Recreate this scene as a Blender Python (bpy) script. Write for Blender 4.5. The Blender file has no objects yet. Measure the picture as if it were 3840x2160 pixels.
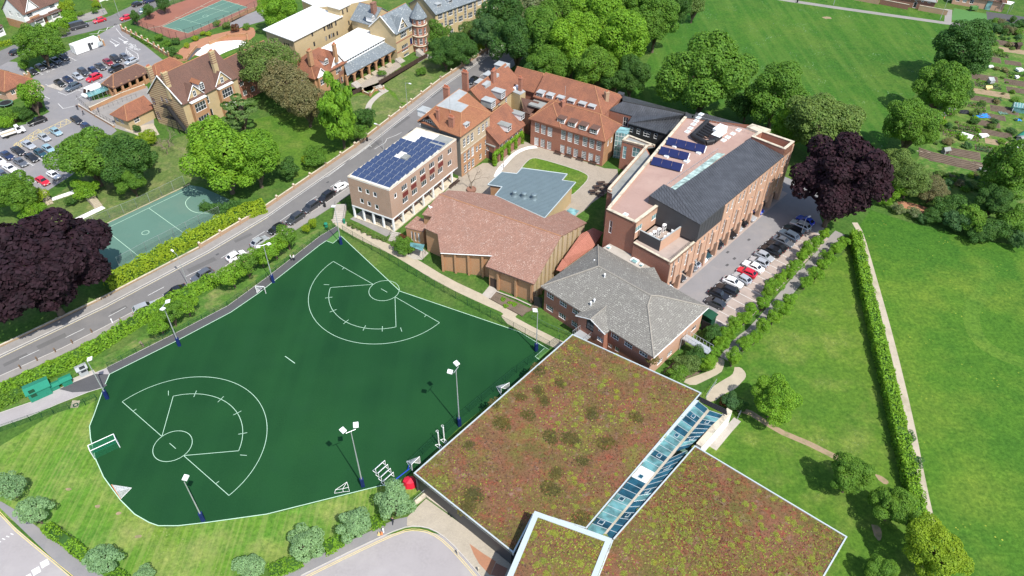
import bpy, math, random
from mathutils import Vector, Matrix, Quaternion
random.seed(11)
sc = bpy.context.scene
rad = math.radians
V = Vector

# ---------------------------------------------------------------- camera (a drone 99 m up, looking 41.7 degrees down)
CAM_H, CAM_PITCH, CAM_ROLL, CAM_F = 98.97, rad(41.7318), rad(0.57544), 2791.19 / 3840
cam_d = bpy.data.cameras.new('camera')
cam = bpy.data.objects.new('camera', cam_d)
sc.collection.objects.link(cam)
cam_d.sensor_fit = 'HORIZONTAL'
cam_d.sensor_width = 36
cam_d.lens = 36 * CAM_F
cam_d.clip_end = 3000
_f = V((0, math.cos(CAM_PITCH), -math.sin(CAM_PITCH)))
_x0 = V((1, 0, 0))
_u0 = _x0.cross(_f)
_x = math.cos(CAM_ROLL) * _x0 + math.sin(CAM_ROLL) * _u0
_u = -math.sin(CAM_ROLL) * _x0 + math.cos(CAM_ROLL) * _u0
cam.matrix_world = Matrix(((_x.x, _u.x, -_f.x, 0), (_x.y, _u.y, -_f.y, 0), (_x.z, _u.z, -_f.z, CAM_H), (0, 0, 0, 1)))
sc.camera = cam

# ---------------------------------------------------------------- daylight
SUN_EL, SUN_AZ = 55.0, (0.582, -0.813)          # elevation, direction towards the sun on plan
wd = bpy.data.worlds.new('World')
sc.world = wd
wd.use_nodes = True
wn = wd.node_tree
bg = wn.nodes['Background']
sky = wn.nodes.new('ShaderNodeTexSky')
sky.sky_type = 'NISHITA'
sky.sun_disc = False
sky.sun_elevation = rad(SUN_EL)
sky.sun_rotation = math.atan2(SUN_AZ[0], SUN_AZ[1])
sky.air_density = 1.0
sky.dust_density = 1.2
wn.links.new(sky.outputs[0], bg.inputs[0])
bg.inputs[1].default_value = 0.15
sl = bpy.data.lights.new('sun', 'SUN')
sl.energy = 4.2
sl.angle = rad(0.55)
sl.color = (1.0, 0.955, 0.88)
sun = bpy.data.objects.new('sun', sl)
sc.collection.objects.link(sun)
_ce = math.cos(rad(SUN_EL))
sun.rotation_euler = V((-SUN_AZ[0] * _ce, -SUN_AZ[1] * _ce, -math.sin(rad(SUN_EL)))).to_track_quat('-Z', 'Y').to_euler()
sun.location = (60, -80, 140)
vs = sc.view_settings
vs.view_transform = 'Standard'
vs.look = 'None'
vs.exposure = 0.58
vs.gamma = 1
vs.use_curve_mapping = False
sc.cycles.max_bounces = 6
sc.cycles.transparent_max_bounces = 8
sc.cycles.use_denoising = True

# ---------------------------------------------------------------- site survey: map sheets -> metres on the plan
SHEET = dict(A=(0, 0), B=(900, 0), C=(1500, 200), D=(2200, 300), E=(2840, 0), F=(1200, 600), G=(1900, 800), H=(2840, 500), I=(0, 500),
    J=(0, 1000), K=(0, 1598), L=(1000, 1598), M=(1500, 1100), N=(2300, 1200), O=(1900, 1598), P=(2840, 1598))
def ray(k, a, b):
 if k == 'W': a, b = a * 3840 / 2576, b * 3840 / 2576
 else: a, b = SHEET[k][0] + a / 2.576, SHEET[k][1] + b / 2.576
 return _f * (CAM_F * 3840) + _x * (a - 1920) - _u * (b - 1080)
def S(k, a, b, z=0.0):
 d = ray(k, a, b)
 return V((0, 0, CAM_H)) + d * ((z - CAM_H) / d.z)
def on_plane(p0, n, k, a, b):
 d = ray(k, a, b)
 c = V((0, 0, CAM_H))
 return c + d * (n.dot(p0 - c) / n.dot(d))
def toks(s):
 k = 'W'
 out = []
 for t in s.split():
  if t[0].isalpha(): k, t = t[0], t[1:]
  a, b = t.split(',')
  out.append((k, float(a), float(b)))
 return out
def pts(s, z=0.0): return [S(*t, z) for t in toks(s)]
def pt(s, z=0.0): return pts(s, z)[0]
def depth(p): return (p - V((0, 0, CAM_H))).dot(_f)
def mpp(p): return depth(p) / (CAM_F * 2576)       # metres per sheet-W unit at p
def nrm2(v):
 v = V((v[0], v[1], 0))
 return v.normalized()

# ---------------------------------------------------------------- mesh helpers
COL = sc.collection
ORG = {}
class MB:
 def __init__(s): s.v, s.f = [], []
 def poly(s, ps):
  i = len(s.v)
  s.v += [tuple(p) for p in ps]
  s.f.append(list(range(i, i + len(ps))))
  return s
 def box(s, o, a, b, c):
  o, a, b, c = V(o), V(a), V(b), V(c)
  if a.cross(b).dot(c) < 0: a, b = b, a
  p = [o, o + a, o + a + b, o + b]
  q = [x + c for x in p]
  i = len(s.v)
  s.v += [tuple(x) for x in p + q]
  s.f += [[i + 3, i + 2, i + 1, i], [i + 4, i + 5, i + 6, i + 7], [i, i + 1, i + 5, i + 4], [i + 1, i + 2, i + 6, i + 5], [i + 2, i + 3, i + 7, i + 6], [i + 3, i, i + 4, i + 7]]
  return s
 def cb(s, c, sx, sy, sz, rz=0.0):               # box standing on c
  u, w = V((math.cos(rz), math.sin(rz), 0)), V((-math.sin(rz), math.cos(rz), 0))
  c = V(c)
  return s.box(c - u * sx / 2 - w * sy / 2, u * sx, w * sy, V((0, 0, sz)))
 def prism(s, ps, z0, z1, bottom=False):
  ps = [V((p[0], p[1], 0)) for p in ps]
  if sum(ps[i].x * ps[(i + 1) % len(ps)].y - ps[(i + 1) % len(ps)].x * ps[i].y for i in range(len(ps))) < 0: ps = ps[::-1]
  n = len(ps)
  i = len(s.v)
  s.v += [(p.x, p.y, z0) for p in ps] + [(p.x, p.y, z1) for p in ps]
  s.f.append([i + n + j for j in range(n)])
  if bottom: s.f.append([i + j for j in range(n)][::-1])
  for j in range(n): s.f.append([i + j, i + (j + 1) % n, i + n + (j + 1) % n, i + n + j])
  return s
 def tube(s, a, b, r, n=6, r2=None, cap=True):
  a, b = V(a), V(b)
  r2 = r if r2 is None else r2
  d = (b - a).normalized()
  e = d.orthogonal().normalized()
  g = d.cross(e)
  i = len(s.v)
  for c, rr in ((a, r), (b, r2)):
   for j in range(n):
    t = 2 * math.pi * j / n
    s.v.append(tuple(c + e * math.cos(t) * rr + g * math.sin(t) * rr))
  for j in range(n): s.f.append([i + j, i + (j + 1) % n, i + n + (j + 1) % n, i + n + j])
  if cap: s.f += [[i + j for j in range(n)][::-1], [i + n + j for j in range(n)]]
  return s
 def lathe(s, c, prof, n=10):                    # prof: (radius, z)
  c = V(c)
  i = len(s.v)
  for r, z in prof:
   for j in range(n):
    t = 2 * math.pi * j / n
    s.v.append((c.x + r * math.cos(t), c.y + r * math.sin(t), c.z + z))
  for k in range(len(prof) - 1):
   for j in range(n): s.f.append([i + k * n + j, i + k * n + (j + 1) % n, i + (k + 1) * n + (j + 1) % n, i + (k + 1) * n + j])
  s.f.append([i + (len(prof) - 1) * n + j for j in range(n)])
  return s
 def slab(s, polys, t=0.16):                     # several roof planes as one closed slab
  key = lambda p: (round(p[0], 2), round(p[1], 2), round(p[2], 2))
  cnt = {}
  for ps in polys:
   for j in range(len(ps)):
    e = frozenset((key(ps[j]), key(ps[(j + 1) % len(ps)])))
    cnt[e] = cnt.get(e, 0) + 1
  dz = V((0, 0, -t))
  for ps in polys:
   ps = [V(p) for p in ps]
   ar = sum(ps[i].x * ps[(i + 1) % len(ps)].y - ps[(i + 1) % len(ps)].x * ps[i].y for i in range(len(ps)))
   if ar < 0: ps = ps[::-1]
   s.poly(ps)
   s.poly([p + dz for p in ps[::-1]])
   for j in range(len(ps)):
    a, b = ps[j], ps[(j + 1) % len(ps)]
    if cnt[frozenset((key(a), key(b)))] == 1: s.poly([a + dz, b + dz, b, a])
  return s
 def mesh(s, name, org=V((0, 0, 0)), smooth=False, uv=True):
  me = bpy.data.meshes.new(name)
  o = V(org)
  me.from_pydata([(p[0] - o.x, p[1] - o.y, p[2] - o.z) for p in s.v], [], s.f)
  if uv:
   lay = me.uv_layers.new(name='uv')
   vv = [V(p) for p in s.v]
   data = []
   for f in s.f:
    a = vv[f[0]]
    n = V((0, 0, 0))
    for j in range(1, len(f) - 1): n += (vv[f[j]] - a).cross(vv[f[j + 1]] - a)
    if n.length < 1e-9: n = V((0, 0, 1))
    n.normalize()
    t = V((-n.y, n.x, 0)) if abs(n.z) < 0.998 else V((1, 0, 0))
    t.normalize()
    b = n.cross(t)
    for i in f: data += [vv[i].dot(t), vv[i].dot(b)]
   lay.data.foreach_set('uv', data)
  if smooth: me.polygons.foreach_set('use_smooth', [True] * len(me.polygons))
  me.update()
  return me
 def build(s, name, mat, parent=None, org=None, smooth=False, uv=True):
  if parent is not None: o = ORG.get(parent.name, V((0, 0, 0)))
  else: o = V(org) if org is not None else V((0, 0, 0))
  me = s.mesh(name, o, smooth, uv)
  if mat: me.materials.append(mat)
  return place(name, me, parent, o if parent is None else None)
def place(name, me, parent=None, loc=None, mw=None):
 ob = bpy.data.objects.new(name, me)
 COL.objects.link(ob)
 if parent is not None:
  ob.parent = parent
  ORG[ob.name] = ORG.get(parent.name, V((0, 0, 0)))
 elif loc is not None:
  ORG[ob.name] = V(loc)
 if mw is not None: ob.matrix_local = mw
 elif loc is not None: ob.location = loc
 return ob
def tag(o, label=None, cat=None, group=None, kind=None):
 if label: o['label'] = label
 if cat: o['category'] = cat
 if group: o['group'] = group
 if kind: o['kind'] = kind
 return o
def thing(name, label, cat, loc, group=None):
 o = bpy.data.objects.new(name, None)
 COL.objects.link(o)
 o.empty_display_size = 0.3
 o.location = loc
 ORG[o.name] = V(loc)
 return tag(o, label, cat, group)
def instance(name, me, parent, mats=None, mw=None, loc=None):       # shared mesh, own material
 ob = place(name, me, parent, loc, mw)
 if mats:
  for i, m in enumerate(mats):
   ob.material_slots[i].link = 'OBJECT'
   ob.material_slots[i].material = m
 return ob

# ---------------------------------------------------------------- materials
def node(nt, t, at=None, **inp):
 n = nt.nodes.new(t)
 for k, v in (at or {}).items(): setattr(n, k, v)
 for k, v in inp.items():
  k = int(k[1:]) if k[0] == '_' else k.replace('__', ' ')
  if hasattr(v, 'is_output'): nt.links.new(v, n.inputs[k])
  else: n.inputs[k].default_value = v
 return n
def c4(c): return (c[0], c[1], c[2], 1)
def mk(name, rough=0.85, spec=0.25, metal=0.0):
 m = bpy.data.materials.new(name)
 m.use_nodes = True
 nt = m.node_tree
 b = nt.nodes['Principled BSDF']
 b.inputs['Roughness'].default_value = rough
 b.inputs['Specular IOR Level'].default_value = spec
 b.inputs['Metallic'].default_value = metal
 return m, nt, b
def mixc(nt, f, a, b, blend='MIX'):
 n = nt.nodes.new('ShaderNodeMix')
 n.data_type = 'RGBA'
 n.blend_type = blend
 for idx, v in ((0, f), (6, a), (7, b)):
  if hasattr(v, 'is_output'): nt.links.new(v, n.inputs[idx])
  else: n.inputs[idx].default_value = v if idx == 0 else c4(v)
 return n.outputs[2]
def noise(nt, vec, scale, detail=3.0, rough=0.55):
 n = node(nt, 'ShaderNodeTexNoise', None, Scale=scale, Detail=detail, Roughness=rough)
 nt.links.new(vec, n.inputs['Vector'])
 return n.outputs[0]
def ramp(nt, fac, a, b):
 n = node(nt, 'ShaderNodeMapRange', dict(clamp=True), _0=fac, _1=a, _2=b, _3=0.0, _4=1.0)
 return n.outputs[0]
def mul(nt, a, b):
 return node(nt, 'ShaderNodeMath', dict(operation='MULTIPLY'), _0=a, _1=b).outputs[0]
def bumpn(nt, bsdf, h, strength=0.4, dist=0.05):
 n = node(nt, 'ShaderNodeBump', None, Strength=strength, Distance=dist, Height=h)
 nt.links.new(n.outputs[0], bsdf.inputs['Normal'])
def sh(c, k): return (c[0] * k, c[1] * k, c[2] * k)
def geo(nt):
 return nt.nodes.new('ShaderNodeNewGeometry').outputs['Position']
def uvc(nt): return nt.nodes.new('ShaderNodeTexCoord').outputs['UV']
def plain(name, col, rough=0.7, var=0.12, scale=1.2, spec=0.25, metal=0.0, bump=0.0, dirt=None, dirt_amt=0.5):
 m, nt, b = mk(name, rough, spec, metal)
 p = geo(nt)
 n1 = noise(nt, p, scale, 4)
 n2 = noise(nt, p, scale * 9, 3)
 c = mixc(nt, ramp(nt, n1, 0.3, 0.7), sh(col, 1 - var), sh(col, 1 + var))
 c = mixc(nt, ramp(nt, n2, 0.35, 0.7), c, sh(col, 1 + var * 0.6))
 if dirt:
  n3 = noise(nt, p, scale * 0.45, 5, 0.65)
  c = mixc(nt, mul(nt, ramp(nt, n3, 0.5, 0.68), dirt_amt), c, dirt)
 nt.links.new(c, b.inputs['Base Color'])
 if bump: bumpn(nt, b, n2, bump, 0.03)
 return m
def masonry(name, c1, c2, mortar, bw=0.225, bh=0.075, ms=0.012, rough=0.9, big=0.18, stain=(0.1, 0.09, 0.07), bump=0.3, spec=0.2):
 m, nt, b = mk(name, rough, spec)
 u = uvc(nt)
 br = node(nt, 'ShaderNodeTexBrick', dict(offset=0.5), Color1=c4(c1), Color2=c4(c2), Mortar=c4(mortar), Scale=1.0, Mortar__Size=ms, Bias=0.0, Brick__Width=bw, Row__Height=bh)
 nt.links.new(u, br.inputs['Vector'])
 p = geo(nt)
 n1 = noise(nt, p, 0.5, 4)
 c = mixc(nt, mul(nt, ramp(nt, n1, 0.45, 0.75), big), br.outputs[0], stain)
 n2 = noise(nt, p, 3.0, 3)
 c = mixc(nt, mul(nt, ramp(nt, n2, 0.5, 0.8), 0.3), c, sh(c2, 1.2))
 nt.links.new(c, b.inputs['Base Color'])
 if bump: bumpn(nt, b, br.outputs['Fac'], -bump, 0.02)
 return m
def tiles(name, c1, c2, gap, tw=0.24, th=0.2, lichen=None, lamt=0.0, lscale=2.5, big=0.35, stain=(0.05, 0.03, 0.02), bump=0.6, rough=0.88):
 m, nt, b = mk(name, rough, 0.2)
 u = uvc(nt)
 br = node(nt, 'ShaderNodeTexBrick', dict(offset=0.5), Color1=c4(c1), Color2=c4(c2), Mortar=c4(gap), Scale=1.0, Mortar__Size=0.018, Bias=-0.1, Brick__Width=tw, Row__Height=th)
 nt.links.new(u, br.inputs['Vector'])
 p = geo(nt)
 c = mixc(nt, mul(nt, ramp(nt, noise(nt, p, 0.35, 5, 0.65), 0.42, 0.7), big), br.outputs[0], stain)
 mp = node(nt, 'ShaderNodeMapping', None, Scale=(1.2, 0.15, 1))
 nt.links.new(u, mp.inputs[0])
 c = mixc(nt, mul(nt, ramp(nt, noise(nt, mp.outputs[0], 1.3, 4), 0.5, 0.75), 0.3), c, sh(c2, 1.25))
 if lichen:
  vo = node(nt, 'ShaderNodeTexVoronoi', dict(feature='F1'), Scale=lscale, Randomness=1.0)
  nt.links.new(p, vo.inputs['Vector'])
  spot = node(nt, 'ShaderNodeMath', dict(operation='LESS_THAN'), _0=vo.outputs['Distance'], _1=0.3).outputs[0]
  msk = ramp(nt, noise(nt, p, 0.8, 4), 0.4, 0.62)
  c = mixc(nt, mul(nt, mul(nt, spot, msk), lamt), c, lichen)
 nt.links.new(c, b.inputs['Base Color'])
 # saw-tooth courses
 sx = node(nt, 'ShaderNodeSeparateXYZ')
 nt.links.new(u, sx.inputs[0])
 fr = node(nt, 'ShaderNodeMath', dict(operation='FRACT'), _0=node(nt, 'ShaderNodeMath', dict(operation='DIVIDE'), _0=sx.outputs[1], _1=th).outputs[0]).outputs[0]
 inv = node(nt, 'ShaderNodeMath', dict(operation='SUBTRACT'), _0=1.0, _1=fr).outputs[0]
 bumpn(nt, b, inv, bump, 0.03)
 return m
def seamed(name, col, pitch=0.45, rough=0.45, metal=0.35, axis=0, dark=0.55, stain=0.2, spec=0.4):
 m, nt, b = mk(name, rough, spec, metal)
 u = uvc(nt)
 sx = node(nt, 'ShaderNodeSeparateXYZ')
 nt.links.new(u, sx.inputs[0])
 fr = node(nt, 'ShaderNodeMath', dict(operation='FRACT'), _0=node(nt, 'ShaderNodeMath', dict(operation='DIVIDE'), _0=sx.outputs[axis], _1=pitch).outputs[0]).outputs[0]
 line = node(nt, 'ShaderNodeMath', dict(operation='LESS_THAN'), _0=fr, _1=0.16).outputs[0]
 p = geo(nt)
 c = mixc(nt, ramp(nt, noise(nt, p, 0.6, 4), 0.35, 0.7), sh(col, 1 - stain), sh(col, 1 + stain))
 c = mixc(nt, line, c, sh(col, dark))
 nt.links.new(c, b.inputs['Base Color'])
 bumpn(nt, b, line, 0.5, 0.03)
 return m
def grassm(name, col, dry, lush, dryamt=0.6, specks=None, speck_scale=2.2, speck_mask=(0.55, 0.7), speck_r=0.18, dry_scale=0.11, stripe=None, rough=0.95, speck_amt=0.8):
 m, nt, b = mk(name, rough, 0.1)
 p = geo(nt)
 big = noise(nt, p, 0.035, 5, 0.6)
 mid = noise(nt, p, dry_scale, 6, 0.62)
 fine = noise(nt, p, 1.6, 4, 0.7)
 vf = noise(nt, p, 7.0, 3, 0.7)
 c = mixc(nt, ramp(nt, big, 0.35, 0.65), col, lush)
 c = mixc(nt, mul(nt, ramp(nt, mid, 0.48, 0.72), dryamt), c, dry)
 c = mixc(nt, ramp(nt, noise(nt, p, 0.45, 5, 0.75), 0.35, 0.68), mixc(nt, 1.0, c, (0.74, 0.8, 0.8), 'MULTIPLY'), mixc(nt, 1.0, c, (1.15, 1.1, 1.0), 'MULTIPLY'))
 c = mixc(nt, ramp(nt, fine, 0.3, 0.7), mixc(nt, 1.0, c, (0.6, 0.66, 0.62), 'MULTIPLY'), mixc(nt, 1.0, c, (1.35, 1.27, 1.25), 'MULTIPLY'))
 c = mixc(nt, ramp(nt, vf, 0.3, 0.75), mixc(nt, 1.0, c, (0.72, 0.75, 0.7), 'MULTIPLY'), c)
 if stripe:
  ang, w, amt = stripe
  mp = node(nt, 'ShaderNodeMapping', None, Rotation=(0, 0, ang), Scale=(1 / w, 0.02, 1))
  nt.links.new(p, mp.inputs[0])
  c = mixc(nt, mul(nt, ramp(nt, noise(nt, mp.outputs[0], 1.0, 2), 0.45, 0.6), amt), c, dry)
 if specks:
  vo = node(nt, 'ShaderNodeTexVoronoi', dict(feature='F1'), Scale=speck_scale, Randomness=1.0)
  nt.links.new(p, vo.inputs['Vector'])
  sp = node(nt, 'ShaderNodeMath', dict(operation='LESS_THAN'), _0=vo.outputs['Distance'], _1=speck_r).outputs[0]
  ms = ramp(nt, noise(nt, p, 0.13, 5, 0.7), *speck_mask)
  c = mixc(nt, mul(nt, mul(nt, sp, ms), speck_amt), c, specks)
 nt.links.new(c, b.inputs['Base Color'])
 bumpn(nt, b, fine, 0.5, 0.12)
 return m
def leafm(name, col, var=0.45, hue=(1.5, 1.15, 0.7), trans=0.48, rough=0.6):
 m = bpy.data.materials.new(name)
 m.use_nodes = True
 nt = m.node_tree
 nt.nodes.clear()
 g = nt.nodes.new('ShaderNodeNewGeometry')
 oi = nt.nodes.new('ShaderNodeObjectInfo')
 rnd = g.outputs['Random Per Island']
 c = mixc(nt, rnd, sh(col, 1 - var), (col[0] * (1 + var) * 1.1, col[1] * (1 + var), col[2] * (1 + var)))
 n = noise(nt, g.outputs['Position'], 0.55, 3)
 c = mixc(nt, mul(nt, ramp(nt, n, 0.4, 0.7), 0.6), c, (col[0] * hue[0], col[1] * hue[1], col[2] * hue[2]))
 c = mixc(nt, mul(nt, oi.outputs['Random'], 0.4), c, (col[0] * 0.62, col[1] * 0.72, col[2] * 0.9))
 d = nt.nodes.new('ShaderNodeBsdfPrincipled')
 d.inputs['Roughness'].default_value = rough
 d.inputs['Specular IOR Level'].default_value = 0.25
 t = nt.nodes.new('ShaderNodeBsdfTranslucent')
 nt.links.new(c, d.inputs['Base Color'])
 nt.links.new(mixc(nt, 1.0, c, (1.15, 1.1, 0.6), 'MULTIPLY'), t.inputs['Color'])
 mx = nt.nodes.new('ShaderNodeMixShader')
 mx.inputs[0].default_value = trans
 nt.links.new(d.outputs[0], mx.inputs[1])
 nt.links.new(t.outputs[0], mx.inputs[2])
 o = nt.nodes.new('ShaderNodeOutputMaterial')
 nt.links.new(mx.outputs[0], o.inputs[0])
 return m
def glassm(name, col, rough=0.08, alpha=1.0, spec=0.8):
 m, nt, b = mk(name, rough, spec)
 p = geo(nt)
 c = mixc(nt, ramp(nt, noise(nt, p, 0.7, 2), 0.35, 0.65), sh(col, 0.6), sh(col, 1.5))
 nt.links.new(c, b.inputs['Base Color'])
 b.inputs['Alpha'].default_value = alpha
 return m
def netm(name, col, cell=0.12, thick=0.25):             # open netting: strands of a real mesh, see-through between them
 m, nt, b = mk(name, 0.8, 0.2)
 b.inputs['Base Color'].default_value = c4(col)
 u = uvc(nt)
 sx = node(nt, 'ShaderNodeSeparateXYZ')
 nt.links.new(u, sx.inputs[0])
 ls = []
 for ax in (0, 1):
  fr = node(nt, 'ShaderNodeMath', dict(operation='FRACT'), _0=node(nt, 'ShaderNodeMath', dict(operation='DIVIDE'), _0=sx.outputs[ax], _1=cell).outputs[0]).outputs[0]
  ls.append(node(nt, 'ShaderNodeMath', dict(operation='LESS_THAN'), _0=fr, _1=thick).outputs[0])
 a = node(nt, 'ShaderNodeMath', dict(operation='MAXIMUM'), _0=ls[0], _1=ls[1]).outputs[0]
 nt.links.new(a, b.inputs['Alpha'])
 return m

MT = {}
MT['ground'] = grassm('grass ground', (0.085, 0.16, 0.032), (0.18, 0.2, 0.07), (0.055, 0.135, 0.026), 0.55)
MT['field'] = grassm('playing field grass', (0.06, 0.155, 0.022), (0.125, 0.19, 0.038), (0.046, 0.135, 0.021), 0.6, (0.32, 0.42, 0.28), 1.4, (0.54, 0.68), 0.2, 0.06, stripe=(0.95, 3.0, 0.25))
MT['meadow'] = grassm('meadow grass', (0.08, 0.18, 0.022), (0.165, 0.235, 0.036), (0.052, 0.145, 0.02), 0.75, (0.42, 0.45, 0.06), 1.2, (0.55, 0.7), 0.17, 0.05)
MT['lawn'] = grassm('mown lawn', (0.108, 0.195, 0.027), (0.2, 0.24, 0.06), (0.072, 0.165, 0.023), 0.75, (0.5, 0.56, 0.35), 2.6, (0.56, 0.72), 0.16, 0.13, speck_amt=0.6)
MT['lawn_dry'] = grassm('dry mown lawn', (0.145, 0.23, 0.032), (0.3, 0.31, 0.11), (0.075, 0.23, 0.03), 0.8, (0.42, 0.44, 0.2), 2.2, (0.55, 0.7), 0.16, 0.12, stripe=(0.5, 0.45, 0.22))
MT['grass_worn'] = grassm('worn grass', (0.14, 0.185, 0.06), (0.27, 0.25, 0.13), (0.1, 0.17, 0.045), 0.8, None, dry_scale=0.25)
MT['grass_bank'] = grassm('rough grass bank', (0.11, 0.19, 0.04), (0.28, 0.26, 0.12), (0.06, 0.165, 0.03), 0.8, (0.3, 0.3, 0.1), 1.8, (0.6, 0.7), 0.2, 0.3)
MT['mown'] = grassm('mown strip', (0.105, 0.205, 0.03), (0.16, 0.23, 0.04), (0.08, 0.175, 0.025), 0.6, None, dry_scale=0.1)
MT['path_pink'] = plain('pinkish bay paving', (0.33, 0.27, 0.235), 0.92, 0.1, 0.6, dirt=(0.22, 0.19, 0.17))
MT['soil'] = plain('bare soil', (0.13, 0.1, 0.075), 0.95, 0.3, 0.6, 0.1, bump=0.5)
MT['dirt'] = plain('trodden earth', (0.27, 0.2, 0.13), 0.95, 0.2, 1.5, 0.1, bump=0.3, dirt=(0.1, 0.14, 0.04), dirt_amt=0.6)
MT['turf'] = None
def _turf():
 m, nt, b = mk('artificial turf', 0.9, 0.12)
 p = geo(nt)
 c = mixc(nt, ramp(nt, noise(nt, p, 0.05, 3), 0.35, 0.65), (0.0075, 0.046, 0.0155), (0.0125, 0.064, 0.019))
 c = mixc(nt, ramp(nt, noise(nt, p, 5.0, 4, 0.75), 0.25, 0.8), mixc(nt, 1.0, c, (0.62, 0.72, 0.72), 'MULTIPLY'), mixc(nt, 1.0, c, (1.3, 1.16, 1.16), 'MULTIPLY'))
 mp = node(nt, 'ShaderNodeMapping', None, Rotation=(0, 0, rad(-29)), Scale=(0.28, 0.01, 1))
 nt.links.new(p, mp.inputs[0])
 c = mixc(nt, mul(nt, ramp(nt, noise(nt, mp.outputs[0], 1.0, 1), 0.42, 0.6), 0.3), c, (0.0125, 0.066, 0.02))
 c = mixc(nt, mul(nt, ramp(nt, noise(nt, p, 0.18, 5, 0.7), 0.5, 0.75), 0.4), c, (0.011, 0.05, 0.02))
 nt.links.new(c, b.inputs['Base Color'])
 return m
MT['turf'] = _turf()
MT['turf_light'] = plain('light turf apron', (0.07, 0.17, 0.045), 0.9, 0.1, 0.8)
MT['line'] = plain('pitch line paint', (0.38, 0.55, 0.42), 0.8, 0.15, 1.0)
MT['line_white'] = plain('white road paint', (0.62, 0.62, 0.6), 0.7, 0.12, 2.0, dirt=(0.3, 0.3, 0.3), dirt_amt=0.5)
MT['line_yellow'] = plain('yellow road paint', (0.6, 0.48, 0.2), 0.7, 0.12, 2.0, dirt=(0.3, 0.28, 0.2))
MT['asphalt'] = plain('road asphalt', (0.15, 0.145, 0.143), 0.9, 0.1, 0.35, bump=0.2, dirt=(0.19, 0.18, 0.17), dirt_amt=0.6)
MT['asphalt_patch'] = plain('asphalt repair', (0.115, 0.112, 0.11), 0.9, 0.1, 0.5)
MT['asphalt_pale'] = plain('pale worn asphalt', (0.29, 0.27, 0.27), 0.92, 0.08, 0.3, dirt=(0.36, 0.34, 0.33), dirt_amt=0.6, bump=0.2)
MT['asphalt_park'] = plain('car park asphalt', (0.2, 0.195, 0.2), 0.9, 0.08, 0.3, dirt=(0.26, 0.24, 0.23), dirt_amt=0.6, bump=0.2)
MT['asphalt_dark'] = plain('dark path asphalt', (0.075, 0.075, 0.078), 0.9, 0.12, 0.5, bump=0.2)
MT['pavement'] = plain('pavement asphalt', (0.24, 0.225, 0.21), 0.92, 0.1, 0.5, dirt=(0.17, 0.16, 0.15), dirt_amt=0.5)
MT['kerb'] = plain('kerb stone', (0.42, 0.4, 0.37), 0.9, 0.12, 1.5)
MT['path_beige'] = plain('beige gravel path', (0.37, 0.32, 0.24), 0.95, 0.12, 0.6, bump=0.3, dirt=(0.27, 0.24, 0.17))
MT['path_dusty'] = plain('dusty footpath', (0.38, 0.33, 0.26), 0.95, 0.15, 0.6, bump=0.3, dirt=(0.2, 0.2, 0.1))
MT['path_white'] = plain('white concrete path', (0.72, 0.7, 0.68), 0.9, 0.06, 0.6)
MT['concrete'] = plain('concrete slab', (0.37, 0.34, 0.3), 0.92, 0.12, 0.8, dirt=(0.25, 0.23, 0.19))
MT['blocks'] = masonry('buff block paving', (0.42, 0.37, 0.29), (0.36, 0.32, 0.26), (0.25, 0.22, 0.18), 0.2, 0.1, 0.008, bump=0.15)
MT['cobble'] = masonry('courtyard paving', (0.36, 0.31, 0.25), (0.31, 0.27, 0.22), (0.2, 0.18, 0.15), 0.3, 0.2, 0.012, bump=0.15)
MT['terracotta'] = masonry('terracotta paving', (0.38, 0.17, 0.09), (0.33, 0.15, 0.085), (0.3, 0.2, 0.14), 0.25, 0.12, 0.01)
MT['court_green'] = plain('green court surface', (0.085, 0.165, 0.13), 0.9, 0.06, 0.2, dirt=(0.12, 0.18, 0.14), dirt_amt=0.5)
MT['court_red'] = plain('red court surface', (0.24, 0.1, 0.07), 0.9, 0.1, 0.2, dirt=(0.2, 0.1, 0.08))
# walls
MT['brick_buff'] = masonry('buff pink brick', (0.4, 0.235, 0.155), (0.34, 0.2, 0.135), (0.4, 0.33, 0.27))
MT['brick_orange'] = masonry('orange brick', (0.42, 0.2, 0.085), (0.36, 0.165, 0.07), (0.38, 0.28, 0.19))
MT['brick_yellow'] = masonry('yellow stock brick', (0.5, 0.37, 0.18), (0.42, 0.31, 0.15), (0.42, 0.36, 0.26))
MT['brick_red'] = masonry('red brick', (0.34, 0.125, 0.075), (0.28, 0.1, 0.062), (0.33, 0.2, 0.15))
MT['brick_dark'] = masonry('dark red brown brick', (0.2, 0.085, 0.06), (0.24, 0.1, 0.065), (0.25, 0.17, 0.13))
MT['brick_pink'] = masonry('salmon brick', (0.5, 0.29, 0.19), (0.45, 0.25, 0.165), (0.45, 0.33, 0.25), big=0.08)
MT['brick_tan'] = masonry('tan brick', (0.45, 0.34, 0.21), (0.4, 0.3, 0.18), (0.42, 0.36, 0.28))
MT['brick_wall'] = masonry('old garden wall brick', (0.4, 0.24, 0.13), (0.34, 0.2, 0.12), (0.36, 0.3, 0.22))
MT['render'] = plain('white render', (0.74, 0.73, 0.7), 0.85, 0.05, 0.8, dirt=(0.6, 0.58, 0.52), dirt_amt=0.4)
MT['render_dark'] = plain('grey pebbledash', (0.2, 0.19, 0.17), 0.95, 0.1, 1.0)
MT['stone'] = plain('pale stone coping', (0.5, 0.44, 0.34), 0.9, 0.15, 1.6, dirt=(0.2, 0.19, 0.15), dirt_amt=0.7)
MT['white'] = plain('white paint', (0.78, 0.78, 0.77), 0.5, 0.04, 1.0)
MT['white_metal'] = plain('white powder coat', (0.75, 0.76, 0.76), 0.35, 0.03, 1.0, 0.5)
MT['white_roof'] = plain('white membrane roof', (0.72, 0.72, 0.7), 0.7, 0.04, 0.5, dirt=(0.64, 0.62, 0.58), dirt_amt=0.4)
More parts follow.
